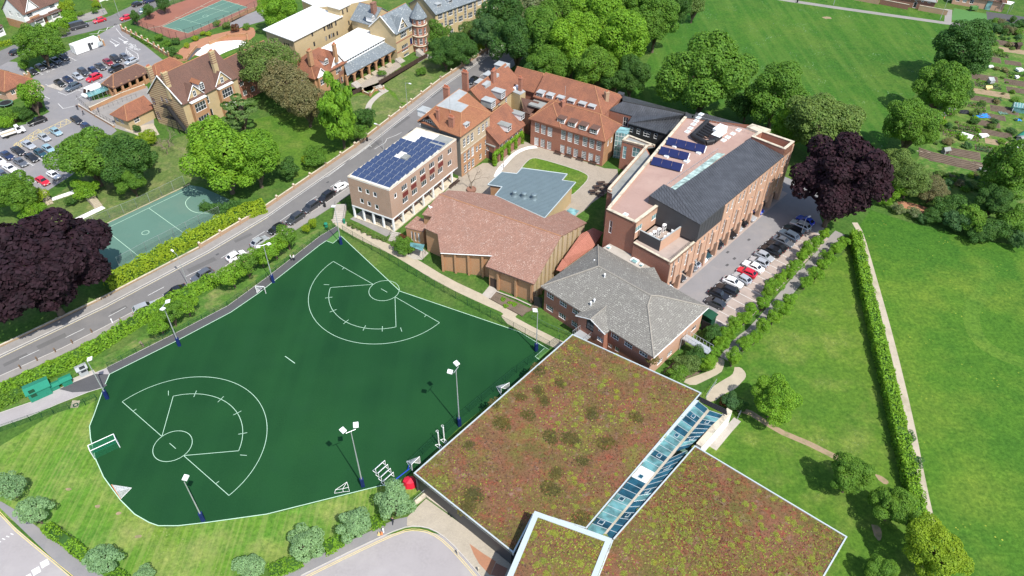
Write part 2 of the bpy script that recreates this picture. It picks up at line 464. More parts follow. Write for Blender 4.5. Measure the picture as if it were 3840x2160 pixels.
MT['lead'] = plain('lead sheet', (0.33, 0.35, 0.35), 0.6, 0.12, 0.8, 0.4, dirt=(0.22, 0.23, 0.22))
MT['black_paint'] = plain('black paint', (0.02, 0.02, 0.022), 0.5, 0.1, 1.0)
MT['dark_green_metal'] = plain('dark green fence metal', (0.012, 0.06, 0.03), 0.5, 0.1, 1.0)
MT['grey_metal'] = plain('galvanised steel', (0.45, 0.47, 0.48), 0.4, 0.08, 2.0, 0.5, 0.4)
MT['dark_metal'] = plain('dark grey cladding', (0.06, 0.062, 0.068), 0.5, 0.1, 0.8, 0.4, 0.2)
MT['timber_black'] = masonry('black weatherboard', (0.035, 0.034, 0.035), (0.03, 0.03, 0.03), (0.012, 0.012, 0.012), 6.0, 0.16, 0.014)
MT['timber'] = plain('brown timber', (0.16, 0.1, 0.06), 0.85, 0.2, 1.5)
MT['timber_dark'] = plain('dark brown timber', (0.055, 0.035, 0.028), 0.8, 0.2, 1.5)
MT['coping_metal'] = plain('pale metal coping', (0.52, 0.58, 0.58), 0.35, 0.06, 0.8, 0.5, 0.3)
MT['red_panel'] = plain('maroon panel', (0.15, 0.035, 0.03), 0.6, 0.08, 1.0)
# roofs
MT['roof_hall'] = tiles('lichened brown roof tile', (0.31, 0.175, 0.13), (0.25, 0.14, 0.105), (0.12, 0.065, 0.05), 0.33, 0.33, (0.6, 0.5, 0.42), 0.55, 4.2, 0.35, (0.2, 0.12, 0.095))
MT['roof_red'] = tiles('clay roof tile', (0.32, 0.135, 0.075), (0.25, 0.105, 0.065), (0.11, 0.05, 0.035), 0.2, 0.16, None, 0, 2, 0.6, (0.12, 0.06, 0.045))
MT['roof_orange'] = tiles('orange clay roof tile', (0.35, 0.16, 0.08), (0.28, 0.125, 0.065), (0.13, 0.06, 0.04), 0.2, 0.16, None, 0, 2, 0.6, (0.2, 0.08, 0.05))
MT['roof_brown'] = tiles('brown clay roof tile', (0.17, 0.095, 0.07), (0.14, 0.08, 0.062), (0.07, 0.04, 0.035), 0.2, 0.16, None, 0, 2, 0.4, (0.08, 0.055, 0.045))
MT['roof_grey'] = tiles('grey concrete roof tile', (0.2, 0.19, 0.17), (0.17, 0.16, 0.145), (0.07, 0.07, 0.065), 0.38, 0.34, (0.55, 0.55, 0.48), 0.6, 3.8, 0.3, (0.14, 0.135, 0.115), 0.7)
MT['roof_slate'] = tiles('blue grey slate', (0.2, 0.23, 0.25), (0.16, 0.19, 0.21), (0.08, 0.09, 0.1), 0.3, 0.22, (0.5, 0.52, 0.5), 0.5, 1.6, 0.3, (0.12, 0.13, 0.13), 0.35)
MT['roof_pantile'] = tiles('red pantile', (0.4, 0.17, 0.125), (0.36, 0.15, 0.11), (0.2, 0.06, 0.04), 0.24, 0.26, None, 0, 2, 0.15)
MT['roof_pink'] = plain('pinkish brown flat roof', (0.32, 0.215, 0.18), 0.9, 0.1, 0.3, bump=0.15, dirt=(0.4, 0.29, 0.24), dirt_amt=0.5)
MT['metal_blue'] = plain('blue grey metal', (0.17, 0.225, 0.245), 0.45, 0.08, 0.6, 0.4, 0.3)
MT['seam_blue'] = seamed('blue grey standing seam', (0.17, 0.27, 0.31), 0.5, 0.42, 0.3)
MT['seam_dark'] = seamed('dark grey standing seam', (0.085, 0.09, 0.1), 0.5, 0.45, 0.3)
MT['ridge'] = plain('ridge tile', (0.33, 0.165, 0.085), 0.9, 0.2, 2.0)
MT['ridge_grey'] = plain('grey ridge tile', (0.24, 0.22, 0.19), 0.9, 0.2, 2.0)
MT['chimney_pot'] = plain('terracotta chimney pot', (0.4, 0.13, 0.07), 0.85, 0.15, 2.0)
MT['flat_grey'] = plain('grey felt roof', (0.24, 0.25, 0.24), 0.9, 0.12, 0.8, dirt=(0.15, 0.16, 0.14))
# glass
MT['glass'] = glassm('window glass', (0.035, 0.04, 0.045), 0.06)
MT['glass_teal'] = glassm('teal curtain glass', (0.16, 0.3, 0.3), 0.08)
MT['glass_pale'] = glassm('pale rooflight glass', (0.45, 0.58, 0.52), 0.15)
MT['glass_blind'] = plain('window with pale blind', (0.3, 0.3, 0.29), 0.3, 0.15, 3.0, 0.5)
MT['pv'] = None
def _pv(name, base):
 m, nt, b = mk(name, 0.3, 0.35)
 p = geo(nt)
 c = mixc(nt, noise(nt, p, 0.8, 2), sh(base, 0.8), sh(base, 1.25))
 nt.links.new(c, b.inputs['Base Color'])
 return m
MT['pv'] = _pv('photovoltaic cells', (0.035, 0.055, 0.115))
MT['solar_thermal'] = _pv('solar thermal tubes', (0.012, 0.018, 0.075))
def _sedum():
 m, nt, b = mk('sedum green roof', 0.95, 0.1)
 p = geo(nt)
 c = mixc(nt, ramp(nt, noise(nt, p, 0.12, 5, 0.65), 0.38, 0.62), (0.17, 0.085, 0.05), (0.105, 0.095, 0.03))
 c = mixc(nt, ramp(nt, noise(nt, p, 0.5, 5, 0.7), 0.5, 0.72), c, (0.2, 0.062, 0.038))
 c = mixc(nt, mul(nt, ramp(nt, noise(nt, p, 0.23, 5, 0.65), 0.5, 0.68), 0.85), c, (0.13, 0.145, 0.03))
 c = mixc(nt, mul(nt, ramp(nt, noise(nt, p, 0.8, 4, 0.6), 0.58, 0.72), 0.6), c, (0.22, 0.15, 0.12))
 c = mixc(nt, ramp(nt, noise(nt, p, 4.0, 4, 0.75), 0.3, 0.7), mixc(nt, 1.0, c, (0.5, 0.5, 0.48), 'MULTIPLY'), mixc(nt, 1.0, c, (1.35, 1.3, 1.3), 'MULTIPLY'))
 nt.links.new(c, b.inputs['Base Color'])
 bumpn(nt, b, noise(nt, p, 3.0, 4, 0.7), 0.7, 0.1)
 return m
MT['sedum'] = _sedum()
# foliage
MT['leaf_bright'] = leafm('bright spring leaves', (0.17, 0.36, 0.03))
MT['leaf_mid'] = leafm('mid green leaves', (0.125, 0.275, 0.035))
MT['leaf_dark'] = leafm('dark green leaves', (0.07, 0.175, 0.036))
MT['leaf_olive'] = leafm('olive green leaves', (0.15, 0.25, 0.06), hue=(1.3, 1.05, 0.8))
MT['leaf_bronze'] = leafm('bronze olive leaves', (0.21, 0.22, 0.1), hue=(1.3, 0.95, 0.9))
MT['leaf_lime'] = leafm('lime green leaves', (0.25, 0.39, 0.025))
MT['leaf_copper'] = leafm('copper beech leaves', (0.02, 0.0095, 0.014), 0.6, (1.8, 1.0, 1.1), 0.2, 0.8)
MT['leaf_pale'] = leafm('pale grey green leaves', (0.24, 0.41, 0.19), 0.35, (1.2, 1.1, 1.1))
MT['leaf_blue'] = leafm('blue green leaves', (0.08, 0.19, 0.065))
MT['leaf_cedar'] = leafm('pale cedar needles', (0.15, 0.27, 0.08))
MT['leaf_white'] = leafm('leaves with white blossom', (0.2, 0.26, 0.11), 0.5, (2.0, 1.7, 2.4))
MT['twig'] = plain('bare twigs', (0.2, 0.16, 0.12), 0.9, 0.2, 2.0)
MT['bark'] = plain('tree bark', (0.11, 0.085, 0.06), 0.95, 0.25, 2.0, bump=0.5)
MT['red_flower'] = leafm('red brown shrub leaves', (0.16, 0.07, 0.03))

# ================================================================ THE GROUND
def sheet(name, ps, mat, lay, parent=None, kind='structure'):
 if isinstance(ps, str): ps = pts(ps)
 z = lay * 0.004
 o = MB().poly([V((p.x, p.y, z)) for p in ccw(ps)]).build(name, MT[mat], parent)
 if parent is None: tag(o, kind=kind)
 return o
def ccw(ps):
 a = sum(ps[i].x * ps[(i + 1) % len(ps)].y - ps[(i + 1) % len(ps)].x * ps[i].y for i in range(len(ps)))
 return ps if a > 0 else ps[::-1]
def offs(ps, d):                                    # offset polyline to its left by d
 out = []
 for i, p in enumerate(ps):
  a = nrm2(ps[i] - ps[i - 1]) if i > 0 else nrm2(ps[1] - ps[0])
  b = nrm2(ps[i + 1] - ps[i]) if i < len(ps) - 1 else a
  t = nrm2(a + b)
  n = V((-t.y, t.x, 0))
  k = 1 / max(0.5, t.dot(b))
  out.append(V((p.x, p.y, p.z)) + n * d * k)
 return out
def strip(mb, ps, w, z):
 l, r = offs(ps, w / 2), offs(ps, -w / 2)
 for i in range(len(ps) - 1): mb.poly([V((q.x, q.y, z)) for q in (r[i], r[i + 1], l[i + 1], l[i])])
 return mb
def band(name, ps, w, mat, lay, parent=None):
 if isinstance(ps, str): ps = pts(ps)
 o = strip(MB(), ps, w, lay * 0.004).build(name, MT[mat], parent)
 if parent is None: tag(o, kind='structure')
 return o
def line(parent, ps, w=0.1, lay=6, mat='line_white', name='line_marking'):
 if isinstance(ps, str): ps = pts(ps)
 return band(name, ps, w, mat, lay, parent)
def kerbed(name, ps, mat, h=0.12, kerb_edge=None):
 if isinstance(ps, str): ps = pts(ps)
 o = MB().prism(ps, 0.0, h).build(name, MT[mat])
 return tag(o, kind='structure')
def smooth(ps, n=2):
 for _ in range(n):
  q = [ps[0]]
  for a, b in zip(ps, ps[1:]): q += [a * 0.75 + b * 0.25, a * 0.25 + b * 0.75]
  ps = q + [ps[-1]]
 return ps
def arc(c, r, a0, a1, n=40): return [V((c.x + r * math.cos(a0 + (a1 - a0) * i / n), c.y + r * math.sin(a0 + (a1 - a0) * i / n), 0)) for i in range(n + 1)]

g = MB().poly([(-900, -400, 0), (900, -400, 0), (900, 1100, 0), (-900, 1100, 0)]).build('ground', MT['ground'])
tag(g, kind='structure')
# right-hand grassland
sheet('playing_field', '1560,300 1600,200 1730,-10 1960,-60 2400,40 2400,70 2340,180 2260,300 2215,400 2150,430 1900,330', 'field', 1)
sheet('meadow', '2160,570 2190,528 2290,560 2400,588 2480,605 2700,640 3600,760 3600,1700 2500,1700 2350,1380 2250,950', 'meadow', 1)
sheet('lawn', '1880,880 2030,720 2140,620 2250,960 2330,1380 2330,1500 1990,1500 1700,1050', 'lawn', 1)
band('mown_strip', smooth(pts('2480,660 2490,720 2450,760 2440,800 2460,860 2530,900 2640,930')), 3.0, 'mown', 2)
sheet('road_verge', '-80,1010 120,960 300,880 520,740 700,630 830,560 845,585 680,725 440,865 275,945 0,1060', 'grass_bank', 1)
sheet('front_lawn', '-80,1170 120,1050 240,1000 225,1120 300,1260 420,1330 700,1290 970,1220 1060,1230 940,1330 640,1440 300,1500 200,1440 95,1350 -80,1240', 'lawn_dry', 1)
sheet('court_bank', '105,520 260,400 500,330 720,350 520,450 200,600 130,600', 'grass_worn', 1)
sheet('terrace_garden', '640,360 640,300 780,270 960,170 1110,150 1240,140 1000,320 840,420 740,450', 'lawn', 2)
sheet('terrace_lawn', 'B1380,820 1800,560 2080,700 1640,1000 1540,980 1500,900', 'grass_worn', 3)
sheet('terrace_lawn', 'B1060,940 1280,900 1220,1060 1100,1080', 'grass_worn', 3)
sheet('terrace_lawn', 'B1260,1090 1300,960 1430,890 1590,1030 1330,1200', 'grass_worn', 3)
band('garden_path', smooth(pts('B1240,1090 1240,1010 1330,920 1420,870')), 1.6, 'concrete', 4)
band('garden_path', 'B1000,900 1200,860 1340,830 1560,700 1830,530', 3.2, 'pavement', 2)
sheet('terrace_paving', 'B1120,820 1520,590 1560,640 1330,800 1190,850', 'cobble', 3)

# the main road
RN = pts('J-900,1260 J-300,1010 J20,850 600,575 1000,385 1720,5 I2000,1145 2576,800 B1180,1448 1400,1270 1720,1020 2000,800 2300,600 2560,420 2700,330')
RS = pts('J-900,1480 J-300,1195 J0,1060 600,790 1000,590 1480,335 I2000,1395 W640,625 F60,415 270,270') + [V((-30, 160, 0)), V((-19, 180, 0)), V((-11, 196, 0)), V((-2, 212, 0)), V((10, 236, 0))]
road = sheet('main_road', RN + RS[::-1], 'asphalt', 4)
kerbed('pavement', RN[:10] + offs(RN[:10], 2.0)[::-1], 'pavement')
kerbed('pavement', RN[9:] + offs(RN[9:], 2.0)[::-1], 'pavement')
kerbed('pavement', RS[:7] + offs(RS[:7], -1.7)[::-1], 'pavement')
kerbed('pavement', RS[6:] + offs(RS[6:], -2.2)[::-1], 'pavement')
for ps, s in ((RN, 1), (RS, -1)):
 for i in range(len(ps) - 1):
  a, b = ps[i], ps[i + 1]
  t = nrm2(b - a)
  n = V((-t.y, t.x, 0)) * s
  o = MB().box(a + n * -0.06, b - a, n * 0.14, V((0, 0, 0.135))).build('kerb', MT['kerb'])
  tag(o, kind='structure')
line(road, offs(RN, -0.45), 0.09, 6)
line(road, offs(RN[:8], -0.62), 0.07, 6, 'line_yellow')
CL = [(a + b) / 2 for a, b in zip(pts('J-300,1010 J20,850 600,575 1000,385 1720,5 I2000,1145 2576,800 B1180,1448'), pts('J-300,1195 J0,1060 600,790 1000,590 1480,335 I2000,1395 W640,625 F60,415'))]
def dashes(parent, ps, dash, gap, w, lay=6, mat='line_white'):
 L, segs = 0, []
 per = dash + gap
 for a, b in zip(ps, ps[1:]):
  d = (b - a).length
  t = nrm2(b - a)
  x = -(L % per)
  while x < d:
   s0, s1 = max(x, 0), min(x + dash, d)
   if s1 - s0 > 0.15: line(parent, [a + t * s0, a + t * s1], w, lay, mat)
   x += per
  L += d
dashes(road, offs(CL, -0.6), 3.4, 4.6, 0.1)
dashes(road, [V((-34, 158, 0)), V((-25, 175, 0)), V((-9, 206, 0))], 3.0, 3.5, 0.1)
line(road, 'F30,170 75,160 B1250,1400 1270,1420', 0.1)
zz = pts('B1180,1410 1240,1380 1260,1340 1320,1310 1340,1290 1400,1270 1420,1250')
line(road, zz, 0.1)
line(road, pts('B1300,1440 1400,1380 1420,1340 1500,1310 1560,1280'), 0.1)
for i, (s, L, w) in enumerate((('J500,720', 5.0, 1.2), ('J1150,420', 3.0, 1.0), ('I1950,1270', 6.0, 1.4), ('I2350,1010', 4.0, 0.9), ('B1300,1400', 5.0, 1.3), ('B1560,1180', 7.0, 1.1), ('B1900,900', 6.0, 1.2), ('J150,900', 4.0, 0.9))):
 p, d = pt(s), (nrm2(V((0.72, 0.69, 0))) if s[0] in 'IJ' else nrm2(V((0.48, 0.87, 0))))
 n_ = V((-d.y, d.x, 0))
 sheet('road_patch', [p - d * L / 2 - n_ * w / 2, p + d * L / 2 - n_ * w / 2, p + d * L / 2 + n_ * w / 2, p - d * L / 2 + n_ * w / 2], 'asphalt_patch', 5, road)
for s in ('I2100,1170', 'J1010,1150', 'F75,215'):
 MB().cb(pt(s) + V((0, 0, 0.014)), 0.7, 0.5, 0.012, 0.8).build('manhole_cover', MT['asphalt_dark'], road)

# ---------------------------------------------------------------- artificial pitch
PIT = pts('F175,675 205,735 M0,-20 1150,370 1440,545 W1300,960 1150,1080 1045,1185 L1200,572 1100,575 840,640 0,850 K2000,930 1720,962 1530,962 1440,930 1300,850 1160,710 1000,490 920,310 875,120 865,0 J905,1440 1005,1160 1060,1038 1700,720 2230,440 2500,255 F0,820 60,780')
pitch = sheet('sports_pitch', PIT, 'turf', 3)
line(pitch, PIT[1:5], 0.12, 5, 'line', 'boundary_line')
line(pitch, PIT[8:30], 0.13, 5, 'line', 'boundary_line')
sheet('corner_apron', 'F60,780 125,805 205,740 175,690', 'turf_light', 5, pitch)
line(pitch, 'F60,780 125,805 205,740', 0.1, 6, 'line')
sheet('corner_apron', 'M1305,612 1345,640 1440,545 1395,530', 'turf_light', 5, pitch)
line(pitch, 'M1345,640 1305,612 1395,530', 0.1, 6, 'line')
def fan(c, ca, cb, ia, ib, ticks):
 def an(p): return math.atan2(p.y - c.y, p.x - c.x)
 def sweep(a, b, mid):
  while b < a: b += 2 * math.pi
  m = mid
  while m < a: m += 2 * math.pi
  return (a, b) if m < b else (a, b - 2 * math.pi)
 mid = an((ia + ib) / 2)
 L = lambda ps: line(pitch, ps, 0.085, 5, 'line')
 L(arc(c, 3.0, 0, 2 * math.pi, 48))
 L(arc(c, 14.72, *sweep(an(ca), an(cb), mid), 60))
 ri = ((ia - c).length + (ib - c).length) / 2
 a0, a1 = sweep(an(ia), an(ib), mid)
 L(arc(c, ri, a0, a1, 40))
 for p, q in ((ca, 14.72), (cb, 14.72)):
  d = nrm2(p - c)
  L([c + d * 3.0, c + d * q])
  n = V((-d.y, d.x, 0))
  if n.dot((ia + ib) / 2 - c) < 0: n = -n
  L([c + d * 11.4, c + d * 11.4 + n * 0.6])
 for p, q in ((ia, ca), (ib, cb)):
  d = nrm2(q - c)
  L([c + d * 3.0, p])
  e = nrm2(p - c)
  s = nrm2(p - (ia + ib) / 2)
  L([p + s * 1.4 - e * 0.7, p + s * 1.4 + e * 0.4])
 for t in ticks:
  a = a0 + (a1 - a0) * t
  e = V((math.cos(a), math.sin(a), 0))
  L([c + e * (ri - 0.7), c + e * (ri + 0.7)])
 n = nrm2(cb - ca)
 L([c - n * 0.85, c + n * 0.85])
def nat(x, y): return S('W', x * 2576 / 3840, y * 2576 / 3840)
fan(V((-54.27, 72.0, 0)), nat(459.2, 1507.4), nat(859.9, 1859.3), S('J', 1673, 1253), S('K', 2308, 238), (0.17, 0.4, 0.62, 0.84))
fan(V((-25.39, 109.81, 0)), nat(1249.7, 980.4), nat(1648.3, 1209.9), S('F', 102, 1232), nat(1485, 1226), (0.14, 0.33, 0.53, 0.72, 0.88))
line(pitch, '717,896 742,914', 0.12, 5, 'line')
# dark asphalt run-off between pitch and verge
run = sheet('run_off_strip', pts('J1060,1038 1700,720 2230,440 2500,255 F0,820 60,780 175,675 160,640') + pts('F0,735 J2576,105 2200,378 1700,640 1320,830 1030,975'), 'asphalt_dark', 3)
line(run, 'J1030,975 1320,830 1700,640 2200,378 2576,105 F0,735 160,640', 0.12, 6, 'kerb', 'edging')
ap = sheet('access_path', 'J-200,1490 0,1408 330,1295 700,1115 1030,978 1060,1038 1005,1162 860,1205 560,1320 260,1450 -60,1560', 'asphalt_pale', 2)
sheet('dark_patch', 'J560,1180 920,1035 1050,1040 1005,1162 860,1205 700,1215', 'asphalt_dark', 4, ap)
line(ap, 'J-200,1490 0,1412 330,1298 700,1118 1030,980', 0.14, 5, 'kerb', 'edging')
line(ap, 'J1005,1165 860,1208 560,1325 260,1455 -60,1565', 0.14, 5, 'kerb', 'edging')
# ---------------------------------------------------------------- drive and turning circle at the bottom
drive = sheet('turning_circle', smooth(pts('1290,1470 1255,1430 1180,1378 1110,1345 1050,1332 1000,1338 880,1375 700,1450 600,1520'), 1) + [V((-20, 20, 0)), V((0, 20, 0)), V((8, 40, 0))], 'asphalt_pale', 3)
kerbed('pavement', pts('L90,1448 1240,905 1360,880 1355,965 1300,985 960,1140 330,1448 W640,1520'), 'asphalt_park', 0.11)
plaza = kerbed('paved_forecourt', pts('L1355,962 1360,880 1540,705 2380,1310 2340,1600') + smooth(pts('L2100,1500 1960,1330 1760,1110 1600,1000 1440,968 1355,965'), 1), 'blocks', 0.12)
MB().poly([p + V((0, 0, 0.125)) for p in pts('L1960,1140 2100,1240 2215,1310 2160,1448 2050,1330 2000,1240')[::-1]]).build('terracotta_inlay', MT['terracotta'], plaza)
MB().poly([p + V((0, 0, 0.125)) for p in pts('L2215,1325 2330,1380 2290,1470 2165,1440')[::-1]]).build('maroon_inlay', MT['brick_dark'], plaza)
e = smooth(pts('L330,1450 960,1140 1300,988 1440,968 1600,1000 1760,1110 1960,1330 2100,1500'), 1)
for i in range(len(e) - 1):
 tag(MB().box(e[i], e[i + 1] - e[i], V((0.05, 0.14, 0)), V((0, 0, 0.13))).build('kerb', MT['kerb']), kind='structure')
line(drive, offs(e, -0.35), 0.09, 5, 'line_yellow')
line(drive, offs(e, -0.6), 0.09, 5, 'line_yellow')
drv2 = sheet('side_road', 'K-400,560 -60,800 60,900 740,1500 700,1800 -900,1800', 'asphalt_pale', 3)
kerbed('pavement', 'K-300,480 -100,700 20,735 130,800 830,1330 1000,1448 740,1470 560,1330 0,790 -300,580', 'asphalt_park', 0.11)
line(drv2, 'K-300,560 0,830 160,1000 740,1480', 0.09, 5, 'line_yellow')
line(drv2, 'K-300,590 0,855 150,1015 720,1490', 0.09, 5, 'line_yellow')
for x, y in ((432, 1328), (350, 1400), (268, 1470)):
 d = nrm2(S('K', 475, 1325) - S('K', 390, 1325))
 MB().cb(S('K', x, y) + V((0, 0, 0.016)), 1.05, 1.0, 0.006, -0.85).build('give_way_block', MT['line_white'], drv2)
for k in range(5):
 a = S('K', 130 - 40 * k, 1048 + 24 * k)
 line(drv2, [a, a + V((-0.5, 0.15, 0))], 0.12, 5)
# ---------------------------------------------------------------- paths round the hall, court, car park
band('hall_footpath', smooth(pts('F150,560 200,620 420,745 700,870 900,985 1200,1170 1560,1340 1860,1470 G0,1010 200,1120 330,1185 460,1250 620,1320'), 1), 2.3, 'path_beige', 3)
sheet('hall_forecourt', 'F840,925 950,820 1050,900 985,965 905,958', 'concrete', 5)
sheet('hall_forecourt', 'F1565,1300 1640,1210 1715,1255 1640,1345', 'concrete', 5)
bed = tag(MB().prism(pts('F1640,1345 1700,1285 2030,1440 2060,1400 2110,1430 G190,960 150,1000'), 0, 0.25).build('flower_bed', MT['soil']), kind='structure')
band('bed_edging', 'F1640,1345 1700,1275 1900,1350 2040,1415', 0.3, 'concrete', 66, bed)
sheet('front_terrace', 'F290,570 330,545 715,700 640,740 380,610', 'pavement', 3)
cy = sheet('courtyard', pts('C560,1190 800,1060 880,1060 905,1090 1190,850 1260,870 1975,1110 2100,1120 2120,1260 1850,1448') + pts('F2576,470 2450,560 2170,560 1690,340 1300,330 1200,420 1000,600 1180,330 1340,180'), 'cobble', 2)
sheet('courtyard_path', smooth(pts('C1310,890 1200,905 1090,960 990,1060 930,1130 905,1190'), 1) + smooth(pts('C950,1195 990,1120 1060,1040 1130,970 1230,925 1330,915'), 1), 'path_white', 4)
lw = sheet('courtyard_lawn', smooth(pts('C1120,1180 1200,1070 1260,1015 1330,1010 1700,1120 1810,1170 1820,1200 1800,1240 1700,1340 1660,1370 1400,1300'), 1), 'lawn', 5)
line(lw, smooth(pts('C1120,1180 1200,1070 1260,1015 1330,1010 1700,1120 1810,1170 1820,1200 1800,1240 1700,1340 1660,1370'), 1), 0.14, 6, 'kerb', 'edging')
sf0 = S('G', 1640, 715)
su = nrm2(S('G', 2130, 285) - sf0)
si = V((-su.y, su.x, 0))
SF = lambda x, y: sf0 + su * x + si * y
park = sheet('staff_car_park', [SF(-7, 7), SF(-7, -5), SF(-3, -15), SF(36, -15.2), SF(43, -10), SF(52, -7), SF(52, 7)], 'asphalt_park', 2)
sheet('parking_bays', [SF(-3, -9.8), SF(-2.6, -15.3), SF(36, -15.4), SF(36, -9.8)], 'path_pink', 4, park)
rowa, rowb = S('G', 1885, 870), S('H', 480, 800)
for i in range(17):
 p = SF(-2.6 + 2.42 * i, -9.8)
 d = nrm2(S('G', 2110, 910) - S('G', 1925, 820))
 line(park, [p, p - si * 5.2], 0.09, 6)
for x, y in ((2340, 255), (2135, 375), (2200, 437), (2130, 500)):
 MB().cb(S('G', x, y) + V((0, 0, 0.01)), 0.8, 0.5, 0.012, 0.8).build('drain_cover', MT['asphalt_dark'], park)
bl = nrm2(S('G', 2130, 285) - S('G', 1640, 715))
sheet('colonnade_edge', [SF(-5, 6.6), SF(-5, -0.7), SF(46, -0.7), SF(46, 6.6)], 'path_pink', 4, park)
band('avenue_path', smooth(pts('H800,960 720,1040 560,1230 400,1400 N1370,100 1240,190 1150,290 1080,380'), 1), 2.2, 'pavement', 3)
sheet('garden_path', smooth(pts('N1000,360 1080,380 1060,470 1040,510 880,590 770,640 650,590 850,520 960,480'), 1), 'path_beige', 4)
sheet('garden_path', smooth(pts('N1170,455 1230,455 1280,510 1280,560 1230,610 1190,660 1060,720 960,800 880,760 950,650 1060,580 1150,530 1165,490'), 1), 'path_beige', 5)
sheet('planting_bed', 'N480,500 640,350 920,340 900,420 830,520 650,585', 'soil', 2)
band('worn_path', 'N1200,860 1330,900 1500,1010 1640,1090 1900,1200 2190,1345', 1.1, 'dirt', 3)
band('side_path', 'N1200,960 1110,1060 960,1240', 1.3, 'concrete', 3)
band('dirt_path', smooth(pts('2150,560 2165,585 2195,690 2240,850 2290,1060 2320,1220 2345,1330'), 1), 1.25, 'path_dusty', 3)
sheet('bare_patch', smooth(pts('P1100,950 1180,960 1210,1050 1180,1120 1130,1060'), 1), 'dirt', 2)
sheet('bare_patch', smooth(pts('P1130,460 1200,480 1280,540 1240,570 1170,520'), 1), 'dirt', 2)
for s in ('E670,172', 'K1145,840', 'K1335,1065', 'K660,610', 'K945,775'):
 p = pt(s)
 r = 1.6 if s[0] == 'E' else 0.45
 sheet('bare_patch', [p + V((r * math.cos(a) * random.uniform(0.7, 1.2), r * 0.7 * math.sin(a) * random.uniform(0.7, 1.2), 0)) for a in [i * 0.7 for i in range(9)]], 'dirt', 3)
band('park_path', 'E150,-20 300,5 700,65 1300,150 1800,220 2010,245 2120,230', 2.4, 'pavement', 3)
band('park_path', 'E1840,215 1850,90', 2.2, 'pavement', 4)
# ---------------------------------------------------------------- car park and street, upper left
cp = sheet('visitor_car_park', 'A-300,560 160,600 300,760 640,500 930,350 1140,230 1600,600 1400,720 1000,800 860,860 940,1100 1130,1260 900,1448 I700,400 450,560 420,600 300,640 0,480 -300,520 A-300,1300 250,1200 480,1080 440,1040 420,960 250,900 0,740', 'asphalt_park', 2)
st = band('side_street', smooth(pts('A-300,720 0,560 200,470 480,340 640,310 900,250 1120,195 1290,110 1500,10 1800,-120'), 1), 8.5, 'asphalt', 5)
kerbed('pavement', 'A720,170 900,110 1010,80 1040,130 890,190 740,225', 'pavement', 0.1)
lm = lambda s, w=0.12, mt='line_white': line(cp, s, w, 5, mt)
for k in range(7):
 t = k / 6.0
 a = S('A', 405 + 320 * t, 715 - 135 * t)
 d = nrm2(S('A', 380, 725) - S('A', 250, 655))
 lm([a - d * 4.2, a + d * 0.4])
 n = V((-d.y, d.x, 0))
 lm([a + d * 0.4 - n * 0.5, a + d * 0.4 + n * 0.5])
for k in range(10):
 t = k / 9.0
 a = S('A', 520 + 640 * t, 850 - 265 * t)
 d = nrm2(S('A', 650, 835) - S('A', 510, 775))
 lm([a - d * 4.0, a + d * 0.6])
lm('A560,890 640,920 1240,660 1340,600')
lm('A700,860 830,890')
lm('A760,840 850,870')
lm('A730,960 810,915 880,880')
lm('A1215,530 1220,455 1330,520 1340,570 1320,595')
for k in range(5): lm([S('A', 1222 + 18 * k, 475 + 18 * k), S('A', 1240 + 22 * k, 530 + 8 * k)])
lm('A865,330 945,325 960,295 1030,290 1040,265 1100,260 1110,230 1150,245', 0.18)
lm('A1120,275 1180,350 1240,385')
lm('A1075,375 1160,420')
lm('A45,760 160,810')
lm('A420,925 480,955')
lm('A560,1000 610,1050 720,1025')
for a, b in ((1145, 365), (1060, 395), (170, 760)):
 p = S('A', a, b)
 lm([p, p + V((3.4, -3.2, 0))], 0.18)
 q = p + V((3.4, -3.2, 0)) if a > 1000 else p
 MB().poly([q + V((-0.7, 0.1, 0.02)), q + V((0.3, -1.2, 0.02)), q + V((0.7, 0.9, 0.02))]).build('arrow_head', MT['line_white'], cp)
def hatch(q, n):
 q = pts(q)
 for i in range(4): line(cp, [q[i], q[(i + 1) % 4]], 0.14, 5, 'line_yellow')
 for k in range(n):
  t0, t1 = k / n, (k + 1) / n
  line(cp, [q[0].lerp(q[1], t0), q[3].lerp(q[2], t1)], 0.1, 5, 'line_yellow')
  line(cp, [q[0].lerp(q[1], t1), q[3].lerp(q[2], t0)], 0.1, 5, 'line_yellow')
hatch('A150,830 290,770 435,840 300,910', 4)
hatch('I130,115 370,-40 410,-10 180,140', 5)
hatch('A140,1390 640,1150 690,1180 200,1420', 9)
MB().prism(pts('A450,835 520,810 620,860 590,880'), 0, 0.12).build('traffic_island', MT['concrete'], cp)
dk = nrm2(S('I', 180, 385) - S('I', 15, 290))
for s in ('I20,370', 'I130,420', 'I225,365', 'I320,310', 'I415,260', 'I505,225', 'I325,480', 'I400,500'):
 a = pt(s)
 n = V((-dk.y, dk.x, 0))
 lm([a - dk * 3.2, a])
 lm([a - n * 0.4, a + n * 0.4])
sheet('ramp_paving', 'A790,1000 1180,900 1420,830 1480,1000 1490,1240 1280,1290 1090,1230 960,1120', 'pavement', 4)
sheet('garden_paving', 'A1200,1250 1480,1190 1540,1300 1400,1340', 'path_dusty', 5)
